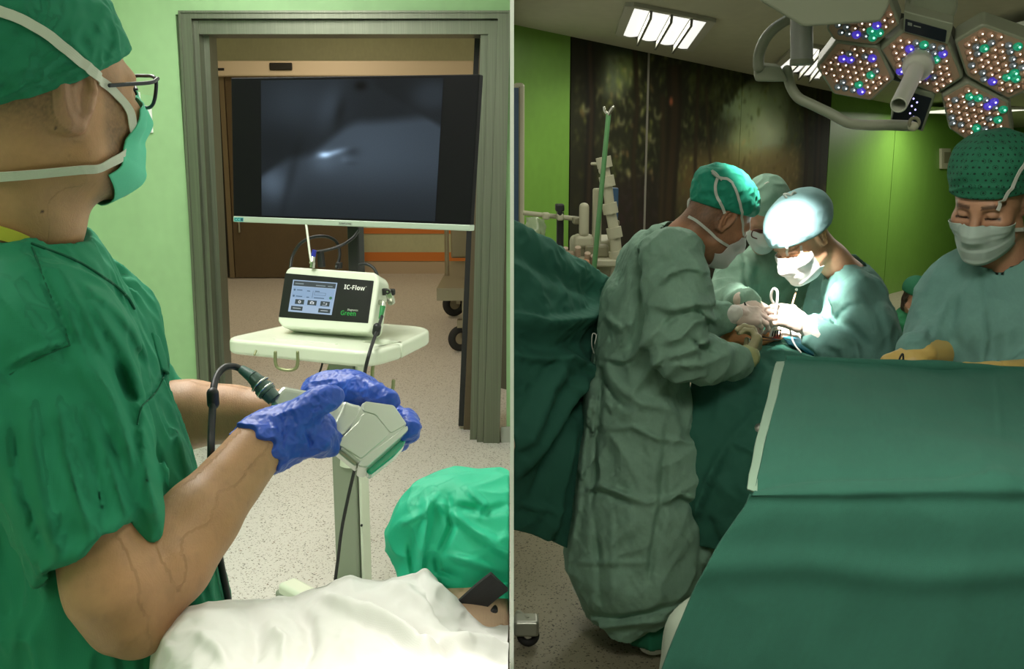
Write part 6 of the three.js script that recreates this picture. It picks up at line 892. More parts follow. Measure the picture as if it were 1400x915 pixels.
// =====================================================================  SURGICAL LAMP
{
  const N = V3(-0.30, -0.62, 0.72).normalize(), D = 2.25, LMx = frame(P(1260, 90, D), V3(1, 0, 0), N), off = (z) => LMx.clone().multiply(new THREE.Matrix4().makeTranslation(0, 0, z));
  M.lampGrey = std({ color: lin(0.26, 0.28, 0.20), roughness: 0.45 }); M.lampDark = std({ color: lin(0.05, 0.055, 0.045), roughness: 0.5 }); M.lampPanel = std({ color: lin(0.012, 0.015, 0.025), roughness: 0.3 }); M.lampFace = std({ color: lin(0.42, 0.28, 0.19), roughness: 0.5 });
  const t = thing('surgical_lamp', 'surgical lamp of hexagonal pods filled with warm, green and blue diodes', 'surgical lamp', P(1260, 60, D).toArray());
  const put = (n, g, m, p = t) => obj(n, local(g, t), m, p);
  const pods = [[[1145, 59], [1199.5, 66.7], [1219, 108], [1190, 135.6], [1141.5, 127], [1119.7, 92]], [[1133, 39], [1142.6, 53.5], [1196, 60], [1227, 33], [1214, 0], [1150, -6]], [[1235.6, 44], [1294.6, 60], [1313, 105], [1279, 127], [1231, 107], [1207, 68]], [[1345, 37], [1309, 58], [1324, 103], [1378, 133], [1412, 118], [1404, 58]], [[1323, 115], [1290, 133], [1300, 175], [1321, 189], [1382, 187], [1375.5, 140]]];
  const sph = new THREE.SphereGeometry(1, 12, 8, 0, Math.PI * 2, 0, Math.PI / 2); sph.rotateX(Math.PI / 2);
  const lensM = { warm: phy({ color: lin(0.52, 0.29, 0.19), roughness: 0.12, clearcoat: 1 }), green: phy({ color: lin(0.02, 0.35, 0.18), roughness: 0.15, clearcoat: 1, emissive: new THREE.Color(0.0, 0.55, 0.30), emissiveIntensity: 0.25 }), blue: phy({ color: lin(0.08, 0.06, 0.5), roughness: 0.15, clearcoat: 1, emissive: new THREE.Color(0.12, 0.06, 1), emissiveIntensity: 0.35 }), clear: phy({ color: lin(0.24, 0.28, 0.34), roughness: 0.1, clearcoat: 1 }) };
  const coreM = { warm: std({ color: 0x111111, emissive: new THREE.Color(1, 0.82, 0.66), emissiveIntensity: 3.0 }), green: std({ color: 0x111111, emissive: new THREE.Color(0.3, 1, 0.65), emissiveIntensity: 2.2 }), blue: std({ color: 0x111111, emissive: new THREE.Color(0.45, 0.4, 1), emissiveIntensity: 2.6 }), clear: std({ color: 0x111111, emissive: new THREE.Color(0.85, 0.92, 1), emissiveIntensity: 2.2 }) };
  const inv = LMx.clone().invert(); t.updateMatrixWorld(true);
  let count = 0; pods.forEach((pp, i) => {
    const poly = pxPoly(LMx, pp), cx = poly.reduce((a, p) => a + p.x, 0) / 6, cy = poly.reduce((a, p) => a + p.y, 0) / 6, grow = (k) => poly.map((p) => new THREE.Vector2(cx + (p.x - cx) * k, cy + (p.y - cy) * k));
    const pod = put('lamp_pod', plate(off(0), grow(1.09), 0.055, 0.006, 0.008), M.lampGrey), face = put('face_plate', plate(off(0.0015), grow(1.0), 0.004, 0.0008, 0.004), M.lampFace, pod);
    const rr = mulberry(100 + i), R = Math.max(...poly.map((p) => Math.hypot(p.x - cx, p.y - cy))), pitch = 0.0180; let k = 0;
    const inside = (x, y) => { let q = Infinity; for (let j = 0; j < 6; j++) { const a = poly[j], b = poly[(j + 1) % 6], ex = b.x - a.x, ey = b.y - a.y, L = Math.hypot(ex, ey); const s = ((x - a.x) * ey - (y - a.y) * ex) / L, c = ((cx - a.x) * ey - (cy - a.y) * ex) / L; q = Math.min(q, c > 0 ? s : -s); } return q; };
    for (let gy = -8; gy <= 8; gy++) for (let gx = -8; gx <= 8; gx++) {
      const x = cx + (gx + (gy & 1) * 0.5) * pitch + (rr() - 0.5) * 0.003, y = cy + gy * pitch * 0.866 + (rr() - 0.5) * 0.003; if (inside(x, y) < 0.0066) continue;
      const rad = Math.hypot(x - cx, y - cy), ang = Math.atan2(y - cy, x - cx), ring = rad > R * 0.30 && rad < R * 0.62; const sec = Math.floor((ang + Math.PI) / (Math.PI / 6) + i * 1.5) % 6, q = rr();
      let kind = 'warm'; if (ring) kind = sec % 3 === 1 ? (q < 0.34 ? 'blue' : q < 0.6 ? 'clear' : 'warm') : sec % 3 === 0 ? (q < 0.45 ? 'green' : q < 0.7 ? 'clear' : 'warm') : (q < 0.3 ? 'clear' : 'warm'); if (i === 2 && rad < 0.03) continue;
      const big = kind === 'green' || kind === 'blue', s = big ? 0.0104 : 0.0086; const p = V3(x, y, 0.0015).applyMatrix4(LMx).sub(t.position), qn = new THREE.Quaternion().setFromRotationMatrix(LMx);
      const lens = new THREE.Mesh(sph, lensM[kind]); lens.name = 'diode_lens'; lens.position.copy(p); lens.quaternion.copy(qn); lens.scale.set(s, s, s * 0.9); lens.castShadow = lens.receiveShadow = true; pod.add(lens);
      const core = new THREE.Mesh(sph, coreM[kind]); core.name = 'diode'; const o = V3(0.22 * s, 0.35 * s, 0.72 * s).applyQuaternion(qn); core.position.copy(p).add(o); core.quaternion.copy(qn); core.scale.setScalar(s * (big ? 0.26 : 0.24)); core.castShadow = core.receiveShadow = true; pod.add(core); count++;
    }
  });
  // bars joining the pods
  for (const [a, b] of [[[1222, 60], [1212, 84]], [[1196, 62], [1146, 56]], [[1303, 62], [1318, 72]], [[1310, 106], [1330, 112]], [[1225, 40], [1240, 50]]]) put('joining_bar', cyl(P(...a, D + 0.08), P(...b, D + 0.08), 0.022), M.lampDark);
  put('rear_frame', plate(off(-0.06), [[1215, 30], [1300, 45], [1340, 110], [1290, 130], [1215, 110]], 0.05, 0.006, 0.02), M.lampDark);
  const strip_ = put('control_housing', plate(off(0.012), [[1236, 15], [1304, 33], [1296, 61], [1235, 44]], 0.06, 0.003, 0.004), M.lampGrey); put('control_panel', plate(off(0.014), [[1237.5, 26], [1294.5, 42], [1292.5, 58.5], [1236.5, 43]], 0.004, 0.001, 0.003), M.lampPanel, strip_);
  put('maker_mark', plate(off(0.0152), [[1241, 30.5], [1247, 32], [1247, 36], [1241, 34.5]], 0.002, 0.0004, 0.001), M.steelEdge, strip_); put('maker_line', plate(off(0.0152), [[1249, 34.5], [1259, 37], [1259, 38.4], [1249, 36]], 0.002, 0.0003, 0.0005), M.steelEdge, strip_);
  put('lamp_head_cover', plate(off(-0.02), [[1246, -14], [1312, 0], [1304, 30], [1240, 14]], 0.07, 0.008, 0.02), M.lampGrey);
  const lowp = put('lower_control', plate(off(0.0), [[1252, 121], [1280, 128], [1262, 181], [1217, 166], [1220, 150]], 0.05, 0.004, 0.006), M.lampGrey); put('lower_panel', plate(off(0.002), [[1250, 128], [1274, 135], [1259, 178], [1219, 164], [1222, 152]], 0.004, 0.001, 0.003), M.lampPanel, lowp);
  for (let i = 0; i < 6; i++) { const p = P(1249 + (i % 2) * 6 - i * 1.2, 135 + i * 5, D - 0.01); put('indicator', new THREE.SphereGeometry(0.0022, 8, 6).translate(p.x, p.y, p.z), coreM.blue, lowp); }
  // sterile handle: open tube
  const h0 = P(1257, 86, D - 0.02), h1 = P(1228.5, 144, D - 0.20), ax = h1.clone().sub(h0), hl = ax.length();
  const hm = std({ color: lin(0.42, 0.44, 0.36), roughness: 0.3 }); const hg = new THREE.LatheGeometry([[0.030, 0], [0.034, 0.008], [0.032, 0.03], [0.024, 0.044], [0.0185, 0.05], [0.018, 0.1], [0.0175, hl - 0.004], [0.0168, hl], [0.014, hl], [0.0136, hl - 0.004], [0.0136, hl - 0.06], [0, hl - 0.06]].map(([x, y]) => new THREE.Vector2(x, y)), 36); hg.applyQuaternion(new THREE.Quaternion().setFromUnitVectors(V3(0, 1, 0), ax.clone().normalize())); hg.translate(h0.x, h0.y, h0.z); put('sterile_handle', hg, hm);
  const kp = P(1248.5, 173, D - 0.03); put('knob', new THREE.SphereGeometry(0.012, 18, 12).scale(1, 0.9, 1).translate(kp.x, kp.y, kp.z), M.beige); put('knob_ring', new THREE.TorusGeometry(0.011, 0.004, 8, 20).translate(kp.x, kp.y + 0.008, kp.z + 0.004), M.beigeDark);
  // carrying arm
  put('carrying_arm', tube([[1244, 172, D], [1215, 171, D + 0.02], [1185, 171, D + 0.05], [1160, 168, D + 0.08], [1135, 155, D + 0.1], [1110, 143, D + 0.12], [1092, 134, D + 0.13], [1083, 122, D + 0.14], [1078, 108, D + 0.15], [1076, 96, D + 0.15]].map((p) => P(...p)), 0.0125, 120, 14), M.lampGrey);
  put('pivot_block', plate(frame(P(1052, 100, D + 0.12), V3(1, 0, 0), V3(-0.2, -0.2, 1)), [[1032, 88], [1068, 92], [1078, 112], [1032, 112]], 0.07, 0.006, 0.01), M.lampGrey);
  put('bracket', tube([[1037, 92, D + 0.12], [1038, 74, D + 0.12], [1046, 54, D + 0.12], [1060, 38, D + 0.12], [1082, 24, D + 0.12]].map((p) => P(...p)), 0.013, 60, 10), M.lampGrey);
  { const a = P(1096, 84, D + 0.05), b = P(1096, 20, D + 0.05); put('spindle', [cyl(a, b, 0.0255, 0.0255, 28)].map((g) => g)[0], std({ color: lin(0.42, 0.42, 0.40), roughness: 0.3 })); put('spindle_collar', cyl(a.clone().setY(a.y - 0.008), a.clone().setY(a.y + 0.004), 0.027, 0.027, 28), M.lampGrey); put('suspension', cyl(P(1096, 22, D + 0.05), V3(P(1096, 22, D + 0.05).x, ceilY(0.7) - 0.005, -(D + 0.05)), 0.03, 0.03, 20), M.lampGrey); }
  put('ceiling_stem', cyl(P(1275, 0, D + 0.12), V3(P(1275, 0, D + 0.12).x, ceilY(1.0) - 0.005, -(D + 0.12)), 0.035, 0.035, 20), M.lampGrey);
  shade(t);
  // glow of the pods on what is near
  const pl = new THREE.RectAreaLight(new THREE.Color(1, 0.9, 0.85), 0.35, 0.3, 0.2); pl.position.copy(V3(0, 0, 0.04).applyMatrix4(LMx).sub(t.position)); t.add(pl); pl.lookAt(V3(0, 0, 1).applyMatrix4(LMx));
  // second lamp head, its edge hanging into view; its beam lights the field
  const b = thing('second_surgical_lamp', 'grey edge of a second surgical lamp head above the hexagonal pods', 'surgical lamp', P(1140, -40, 2.05).toArray());
  const BM = frame(P(1140, 10, 2.05), V3(1, 0, 0), V3(-0.1, -0.25, 1)); obj('housing', local(plate(BM, [[1040, 2], [1098.6, 37], [1204, 30], [1216, 9], [1222, -20], [1180, -70], [1040, -70]], 0.30, 0.006, 0.008), b), M.lampGrey, b);
  const src = P(1000, -118, 2.5), aim = P(1078, 375, 3.07); src.y = Math.min(src.y, ceilY(src.x) - 0.12); const ld = aim.clone().sub(src).normalize();
  const em = obj('beam_lens', local(cyl(src.clone().addScaledVector(ld, -0.02), src.clone().addScaledVector(ld, -0.005), 0.09, 0.09, 32), b), std({ color: 0x888888, emissive: 0xffffff, emissiveIntensity: 2 }), b); obj('beam_shroud', local(cyl(src.clone().addScaledVector(ld, -0.08), src.clone().addScaledVector(ld, -0.022), 0.11, 0.13, 32), b), M.lampGrey, b); obj('beam_arm', local(cyl(src.clone().addScaledVector(ld, -0.08), P(1140, -30, 2.2), 0.02, 0.02), b), M.lampGrey, b);
  const sp = new THREE.SpotLight(new THREE.Color(1, 0.96, 0.9), SPOT, 0, 0.135, 0.75, 2); sp.position.copy(src.clone().sub(b.position)); b.add(sp); sp.target.position.copy(aim.clone().sub(b.position)); b.add(sp.target); sp.castShadow = true; sp.shadow.radius = 4;
  shade(b);
}
// =====================================================================  PEOPLE IN THE OPERATING ROOM
M.gown = phy({ color: lin(0.25, 0.43, 0.32), roughness: 0.8, bumpMap: rep(feltTex, 16), bumpScale: 0.0005, map: rep(cloudTex, 3), sheen: 0.2, sheenColor: lin(0.25, 0.4, 0.35) });
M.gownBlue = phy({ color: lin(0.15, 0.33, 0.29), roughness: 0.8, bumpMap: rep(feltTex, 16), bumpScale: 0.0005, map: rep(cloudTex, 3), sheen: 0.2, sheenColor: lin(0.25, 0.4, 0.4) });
M.scrubDark = phy({ color: lin(0.014, 0.17, 0.09), roughness: 0.9, bumpMap: rep(weaveTex, 40), bumpScale: 0.0004 });
M.gloveWhite = phy({ color: lin(0.66, 0.52, 0.44), roughness: 0.4 }); M.gloveCream = phy({ color: lin(0.40, 0.36, 0.20), roughness: 0.45 }); M.gloveYellow = phy({ color: lin(0.52, 0.37, 0.11), roughness: 0.45 }); M.cuff = phy({ color: lin(0.72, 0.70, 0.64), roughness: 0.85, bumpMap: rep(weaveTex, 40), bumpScale: 0.0006 });
M.maskWhite = maskMat(lin(0.60, 0.60, 0.58)); M.maskPale = maskMat(lin(0.42, 0.52, 0.47)); M.tieWhite = phy({ color: lin(0.6, 0.62, 0.56), roughness: 0.8 });
// a glove or bare hand: wrist W, direction d to the knuckles, n out of the back of the hand, thumb on side t
function handSDF(W, d, n, t, curl, s = 1, spread = 1) {
  d = d.clone().normalize(); n = n.clone().addScaledVector(d, -n.dot(d)).normalize(); const u = d.clone().cross(n).multiplyScalar(t).normalize();
  const at = (a, b, c) => W.clone().addScaledVector(d, a * s).addScaledVector(u, b * s).addScaledVector(n, c * s);
  const parts = [chain([[at(-0.02, 0, 0), 0.026 * s], [at(0.02, 0, 0), 0.027 * s]], 0.02), rbxSDF(at(0.05, -0.002, 0), [0.042 * s, 0.040 * s, 0.0145 * s], 0.013 * s, [d, u, n])];
  const fs = []; [[0.088, 0.029, 0.043, 0.0094], [0.093, 0.009, 0.047, 0.0096], [0.088, -0.011, 0.044, 0.0092], [0.078, -0.029, 0.034, 0.0082]].forEach(([a, b, L, r], i) => {
    let p = at(a - 0.008, b, 0), ang = 0, dir0 = d.clone().addScaledVector(u, (b * 2.2) * spread).normalize(); const pts = [[p.clone(), (r + 0.002) * s]]; [1, 0.66, 0.55].forEach((k, j) => { ang += curl[i] * (j ? 1.1 : 0.9); const q = dir0.clone().multiplyScalar(Math.cos(ang)).addScaledVector(n, -Math.sin(ang)); p = p.clone().addScaledVector(q, L * k * s); pts.push([p, (r - 0.0007 * (j + 1)) * s]); }); fs.push(chain(pts, 0.004)); });
  { const a = at(0.012, 0.026, -0.006), b = at(0.045, 0.052, -0.018), k = curl[4], q = d.clone().addScaledVector(u, 0.35 - k).addScaledVector(n, -0.35 - k * 0.4).normalize(), c = b.clone().addScaledVector(q, 0.034 * s), e = c.clone().addScaledVector(q.addScaledVector(u, -0.4 * k).normalize(), 0.026 * s); fs.push(chain([[a, 0.016 * s], [b, 0.0125 * s], [c, 0.0105 * s], [e, 0.0088 * s]], 0.006)); }
  return (x, y, z) => { let f = smin(parts[0](x, y, z), parts[1](x, y, z), 0.02); if (f > 0.16) return f; let g = 9; for (const q of fs) g = smin(g, q(x, y, z), 0.0025); return smin(f, g, 0.008); };
}
const around = (pts, m) => { const lo = pts[0].clone(), hi = pts[0].clone(); pts.forEach((p) => { lo.min(p); hi.max(p); }); return [lo.addScalar(-m), hi.addScalar(m)]; };
function glove(parent, put, W, d, n, t, curl, mat, s = 1, name = 'glove', wrinkle = 0.0005) { const f = handSDF(W, d, n, t, curl, s); const [lo, hi] = around([W, W.clone().addScaledVector(d.clone().normalize(), 0.11 * s)], 0.105 * s); return put(name, sdfMesh((x, y, z) => { const v = f(x, y, z); return v < 0.02 ? v - wrinkle * crease(x, y, z, 40, 3) : v; }, lo, hi, 0.0034, { slack: 0.004 }), mat); }
const gownNoise = (k, o) => (x, y, z) => k * (0.009 * crease(x * 1.2 + y * 0.5, y * 0.45, z, 5, o) + 0.0065 * crease(x * 0.9 - y * 0.9, (x + y) * 0.28, z * 0.8, 8, o + 2) + 0.0022 * crease(x + y * 0.6, y * 0.5, z, 17, o + 4) + 0.0009 * crease(x, y, z, 36, o + 6));
function tieGroup(parent, put, f, ties, half, mat, O) { for (const [name, pts, off] of ties) { const w = pts.map(([x, y]) => { const r = ray(x, y).normalize(); const dist = O.distanceTo(camera.position); return cast(f, camera.position.clone().addScaledVector(r, dist - 0.35), r, off ?? 0.003, 0.7); }); put(name, strapGeo(w, f, off ?? 0.003, half, 40), mat); } }
const tone = (b) => (x, y, z) => skinTone(b, x, y, z);
// ---------------------------------------------------------------- surgeon standing at the left of the table
{
  const g = thing('person', 'surgeon with green cap bending over the table, back and long green gown in full view', 'person', [P(870, 900, 2.9).x, 0, -2.9]); const put = (n, geo, m, p = g) => obj(n, local(geo, g), m, p);
  const a = 28 * Math.PI / 180, R = V3(Math.sin(a), 0, Math.cos(a)), FH = V3(0.80, -0.50, -0.34), H0 = headSpace(V3(0, 0, 0), FH, V3(0.4, 1, 0)); const O = P(994, 303, 2.80).addScaledVector(H0.r, -0.07).addScaledVector(H0.f, 0.012).addScaledVector(H0.u, 0.004), H = headSpace(O, FH, V3(0.4, 1, 0), 1.0), head = headSDF(H, [1, 1], 0.1, 0.35);
  const NB = P(925, 340, 2.90), neck = chain([[H.w(-0.045, -0.03, 0), 0.056], [H.w(-0.06, -0.10, 0).lerp(NB, 0.35), 0.056], [NB, 0.07]], 0.03), bodyF = (x, y, z) => smin(head(x, y, z), neck(x, y, z), 0.03);
  put('body', sdfMesh(bodyF, O.clone().add(V3(-0.30, -0.26, -0.2)), O.clone().add(V3(0.2, 0.18, 0.2)), 0.0042, { color: (x, y, z) => { let c = skinTone([0.42, 0.20, 0.11], x, y, z); const [p, q, e] = H.loc(x, y, z), k = n3(x * 300, y * 300, z * 300) * 0.5 + 0.5; const hair = sstep(0.01, -0.03, p - 0.002) * sstep(-0.085, -0.05, q) * (Math.hypot(p + 0.012, q + 0.004) < 0.036 && Math.abs(e) > 0.074 ? 0 : 1); c = mixc(c, [0.09, 0.055, 0.035], clamp(hair, 0, 1) * (0.45 + 0.35 * k)); if (p > 0.01 && q < -0.02) c = mixc(c, [0.2, 0.11, 0.065], 0.35 * k); return c; } }), M.skin);
  const rim = (p, e) => 0.030 + 0.30 * p, capN = foldField([{ p: [[958, 270], [985, 278], [1010, 292], [1030, 312]], w: 4, h: 0.004 }, { p: [[952, 258], [980, 262], [1000, 255]], w: 4, h: 0.005 }, { p: [[1015, 262], [1035, 285], [1040, 305]], w: 4, h: 0.004 }]);
  const capF = capSDF(H, rim, 0.008, (p, q, e, x, y, z) => capN(x, y, z) + 0.003 * crease(p, q, e, 13, 2) + 0.0014 * crease(p, q, e, 30, 5), [-0.03, 0.08, 0.105, 0.065, 0.08]); put('surgical_cap', sdfMesh(capF, O.clone().add(V3(-0.2, -0.15, -0.2)), O.clone().add(V3(0.22, 0.2, 0.2)), 0.004), phy({ color: lin(0.01, 0.27, 0.17), roughness: 0.8, bumpMap: rep(weaveTex, 40), bumpScale: 0.0004 }));
  put('face_mask', maskGeo(H, headSDF(H, [0, 0]), { side: 1.0, sideB: 1.25, puff: 0.006, botY: -0.145 }), M.maskWhite);
  const allF = (x, y, z) => Math.min(bodyF(x, y, z), capF(x, y, z)); tieGroup(g, put, allF, [['upper_tie', [[974, 236], [984, 243], [998, 247], [1007, 262], [1013, 285], [1016, 310], [1017, 322]], 0.003], ['cap_tie', [[981, 243], [978, 255], [980, 268], [986, 280], [991, 292]], 0.004], ['lower_tie', [[941, 296], [952, 302], [968, 315], [982, 328], [998, 338]], 0.004]], 0.0042, M.tieWhite, O);
  put('tie_knot', tube([[946, 300], [942, 290], [942, 274], [947, 271], [951, 283], [953, 296]].map(([x, y]) => P(x, y, 2.86)), 0.004, 40), M.tieWhite); put('tie_bow', tube([[940, 300], [934, 296], [933, 301], [940, 304], [947, 299]].map(([x, y]) => P(x, y, 2.85)), 0.003, 30), M.tieWhite); put('cap_bow', tube([[983, 243], [977, 239], [973, 233], [979, 237], [986, 246]].map(([x, y]) => P(x, y, 2.77)), 0.003, 30), M.tieWhite);
  const row = (px, py, d, w, q) => [P(px, py, d), w, q];
  const torso = spine([row(922, 332, 2.88, 0.12, 0.06), row(905, 360, 2.90, 0.165, 0.095), row(887, 430, 2.92, 0.19, 0.12), row(874, 500, 2.94, 0.18, 0.122), row(873, 560, 2.94, 0.19, 0.148), row(878, 630, 2.94, 0.21, 0.182), row(873, 700, 2.93, 0.23, 0.197), row(866, 770, 2.92, 0.245, 0.205), row(866, 830, 2.92, 0.20, 0.17), row(866, 868, 2.92, 0.14, 0.10)], R);
  const armN = chain([[P(918, 352, 2.74), 0.088], [P(926, 400, 2.70), 0.088], [P(926, 455, 2.68), 0.083], [P(932, 484, 2.68), 0.074], [P(965, 490, 2.72), 0.064], [P(1000, 494, 2.78), 0.047], [P(1012, 492, 2.80), 0.040]], 0.03), armF = chain([[P(915, 360, 3.02), 0.085], [P(930, 430, 3.05), 0.075], [P(965, 438, 3.02), 0.055], [P(990, 434, 2.99), 0.040]], 0.03), skirt = chain([[P(930, 640, 2.86), 0.09], [P(930, 740, 2.86), 0.09], [P(920, 830, 2.88), 0.06]], 0.05);
  const ff = foldField([{ p: [[901, 390], [915, 375], [940, 366], [970, 372]], w: 4, w2: 9, h: 0.014 }, { p: [[903, 421], [925, 425], [955, 416], [986, 417]], w: 5, w2: 11, h: 0.016 }, { p: [[904, 448], [925, 430], [945, 425]], w: 5, h: -0.012 }, { p: [[950, 408], [965, 428], [985, 445]], w: 4, w2: 9, h: 0.016 }, { p: [[906, 470], [930, 462], [950, 440], [970, 436]], w: 6, h: 0.012 }, { p: [[915, 490], [945, 480], [975, 462]], w: 5, h: 0.010 }, { p: [[920, 500], [960, 500], [1000, 480]], w: 6, h: 0.008 }, { p: [[930, 335], [950, 355], [965, 385]], w: 5, h: 0.008 }, { p: [[905, 340], [925, 360], [932, 390]], w: 6, h: 0.008 }, { p: [[940, 460], [958, 475], [975, 480]], w: 4, h: -0.01 },
    { p: [[880, 320], [868, 350], [855, 400], [845, 450]], w: 8, h: 0.010, d: [2.78, 3.3] }, { p: [[900, 330], [885, 370], [875, 430], [860, 490]], w: 6, h: -0.010, d: [2.76, 3.3] }, { p: [[905, 440], [880, 470], [855, 495], [825, 493]], w: 6, h: 0.013 }, { p: [[823, 493], [850, 500], [870, 492]], w: 4.5, h: -0.010 }, { p: [[824, 500], [845, 530], [875, 550], [915, 560]], w: 7, h: 0.014 }, { p: [[824, 495], [826, 520], [840, 545], [858, 560]], w: 4, h: -0.010 }, { p: [[905, 480], [880, 520], [860, 540]], w: 6, h: 0.010 }, { p: [[825, 430], [850, 450], [865, 440]], w: 6, h: 0.008 }, { p: [[826, 545], [838, 562], [850, 548]], w: 4, h: 0.008 },
    { p: [[823, 492], [822, 540], [815, 600], [812, 660], [808, 700]], w: 4, h: -0.011 }, { p: [[812, 500], [803, 560], [797, 620], [790, 700], [772, 780]], w: 5, h: 0.010 }, { p: [[915, 560], [908, 620], [903, 690], [890, 760], [886, 815]], w: 4.5, w2: 8, h: -0.010 }, { p: [[830, 588], [865, 584], [900, 600], [960, 606]], w: 4.5, h: 0.008 }, { p: [[815, 592], [828, 588], [845, 594]], w: 5, h: -0.004 }, { p: [[790, 678], [820, 664], [850, 676], [885, 688], [905, 680]], w: 4.5, h: 0.012 }, { p: [[800, 672], [830, 676], [870, 694]], w: 4.5, h: -0.009 }, { p: [[785, 770], [830, 770], [885, 770]], w: 4.5, h: 0.006 }, { p: [[812, 700], [818, 760], [822, 840]], w: 5, h: -0.009 }, { p: [[835, 700], [838, 760], [835, 830]], w: 6, h: 0.007 }, { p: [[920, 680], [945, 690], [965, 720], [955, 770]], w: 9, h: -0.018 }, { p: [[900, 690], [930, 676], [950, 684]], w: 4, h: 0.012 }, { p: [[795, 840], [840, 846], [890, 838], [940, 820]], w: 4, h: -0.012 }, { p: [[800, 862], [850, 856], [910, 850]], w: 5, h: 0.012 }, { p: [[765, 780], [785, 810], [800, 850]], w: 5, h: -0.012 }, { p: [[880, 575], [895, 640], [895, 680]], w: 7, h: 0.006 }]);
  const gn = gownNoise(0.75, 1), cutB = (x, y, z) => { const [px, py] = proj(x, y, z); return ((px < 845 ? 812 + (px - 775) * 1.05 : 886 - (px - 845) * 0.48) + 8 * n3(x * 14, y * 3, z * 14) - py) * 2.9 / 1300; };
  const torsoIn = spine([row(873, 800, 2.92, 0.17, 0.12), row(866, 870, 2.92, 0.15, 0.11), row(866, 940, 2.92, 0.15, 0.11)], R);
  put('surgical_gown', sdfMesh((x, y, z) => { let d = smin(torso(x, y, z), smin(armN(x, y, z), 9, 0.01), 0.022); d = smin(d, armF(x, y, z), 0.04); d = smin(d, skirt(x, y, z), 0.08); if (d < 0.06) { d -= 1.5 * ff(x, y, z) + gn(x, y, z); d = smax(d, -(neck(x, y, z) - 0.008), 0.006); d = Math.max(d, -cutB(x, y, z), Math.min(-torsoIn(x, y, z), 1)); } return d; }, V3(0.12, 0.08, -3.22), V3(0.76, 1.42, -2.52), 0.0068, { slack: 0.03 }), M.gown);
  const tz = P(866, 900, 2.92); put('trousers', sdfMesh((() => { const l = (s) => chain([[V3(tz.x, 0.7, tz.z).addScaledVector(R, 0.09 * s), 0.10], [V3(tz.x, 0.06, tz.z).addScaledVector(R, 0.10 * s), 0.085]], 0.03), q = l(-1), w = l(1); return (x, y, z) => Math.max(Math.min(q(x, y, z), w(x, y, z)) - 0.006 * crease(x, y * 0.3, z, 9, 4), 0.05 - y, y - 0.6); })(), V3(tz.x - 0.3, 0.02, tz.z - 0.3), V3(tz.x + 0.3, 0.66, tz.z + 0.3), 0.011), M.scrubDark);
  for (const s of [-1, 1]) put('shoe', sdfMesh((() => { const q = V3(tz.x, 0.045, tz.z).addScaledVector(R, 0.1 * s), w = q.clone().add(V3(Math.cos(a) * 0.16, -0.008, -Math.sin(a) * 0.16)), c = cone(q, w, 0.05, 0.042); return (x, y, z) => Math.max(c(x, y, z), 0.002 - y); })(), V3(tz.x - 0.3, -0.01, tz.z - 0.3), V3(tz.x + 0.35, 0.13, tz.z + 0.3), 0.012), M.whitePaint);
  put('gown_tie', tube([[936, 845, 2.72], [930, 865, 2.72], [922, 890, 2.72], [916, 925, 2.72]].map((p) => P(...p)), 0.0035, 40), M.tieWhite); put('side_string', tube([[812, 483, 2.8], [809, 470, 2.78], [811, 456, 2.78], [815, 458, 2.78], [813, 470, 2.78]].map((p) => P(...p)), 0.0016, 40), M.tieWhite);
  glove(g, put, P(1020, 496, 2.80), V3(0.45, 0.62, -0.4), V3(0.75, -0.35, 0.5), 1, [0.75, 0.8, 0.85, 0.9, 0.3], M.gloveCream, 0.98); put('glove_cuff', sdfMesh((() => { const c = cone(P(1004, 494, 2.785), P(1024, 486, 2.80), 0.043, 0.040); return (x, y, z) => Math.max(c(x, y, z) - 0.0012 * crease(x, y, z, 30, 4), 0); })().constructor && (() => { const c = cone(P(1006, 494, 2.785), P(1022, 488, 2.80), 0.039, 0.037); return (x, y, z) => c(x, y, z) - 0.001 * crease(x, y, z, 34, 4); })(), ...around([P(1006, 494, 2.785), P(1022, 488, 2.80)], 0.06), 0.004), phy({ color: lin(0.42, 0.44, 0.20), roughness: 0.6 }));
  put('glove_cuff', sdfMesh((() => { const c = cone(P(988, 434, 2.99), P(1004, 430, 2.97), 0.036, 0.031); return (x, y, z) => c(x, y, z) - 0.0008 * crease(x, y, z, 34, 4); })(), ...around([P(988, 434, 2.99), P(1004, 430, 2.97)], 0.05), 0.004), M.cuff); glove(g, put, P(1003, 430, 2.975), V3(0.9, -0.06, 0.05), V3(0.0, 0.75, 0.65), -1, [0.75, 0.55, 0.6, 0.7, 0.25], M.gloveWhite, 0.92);
  shade(g);
}
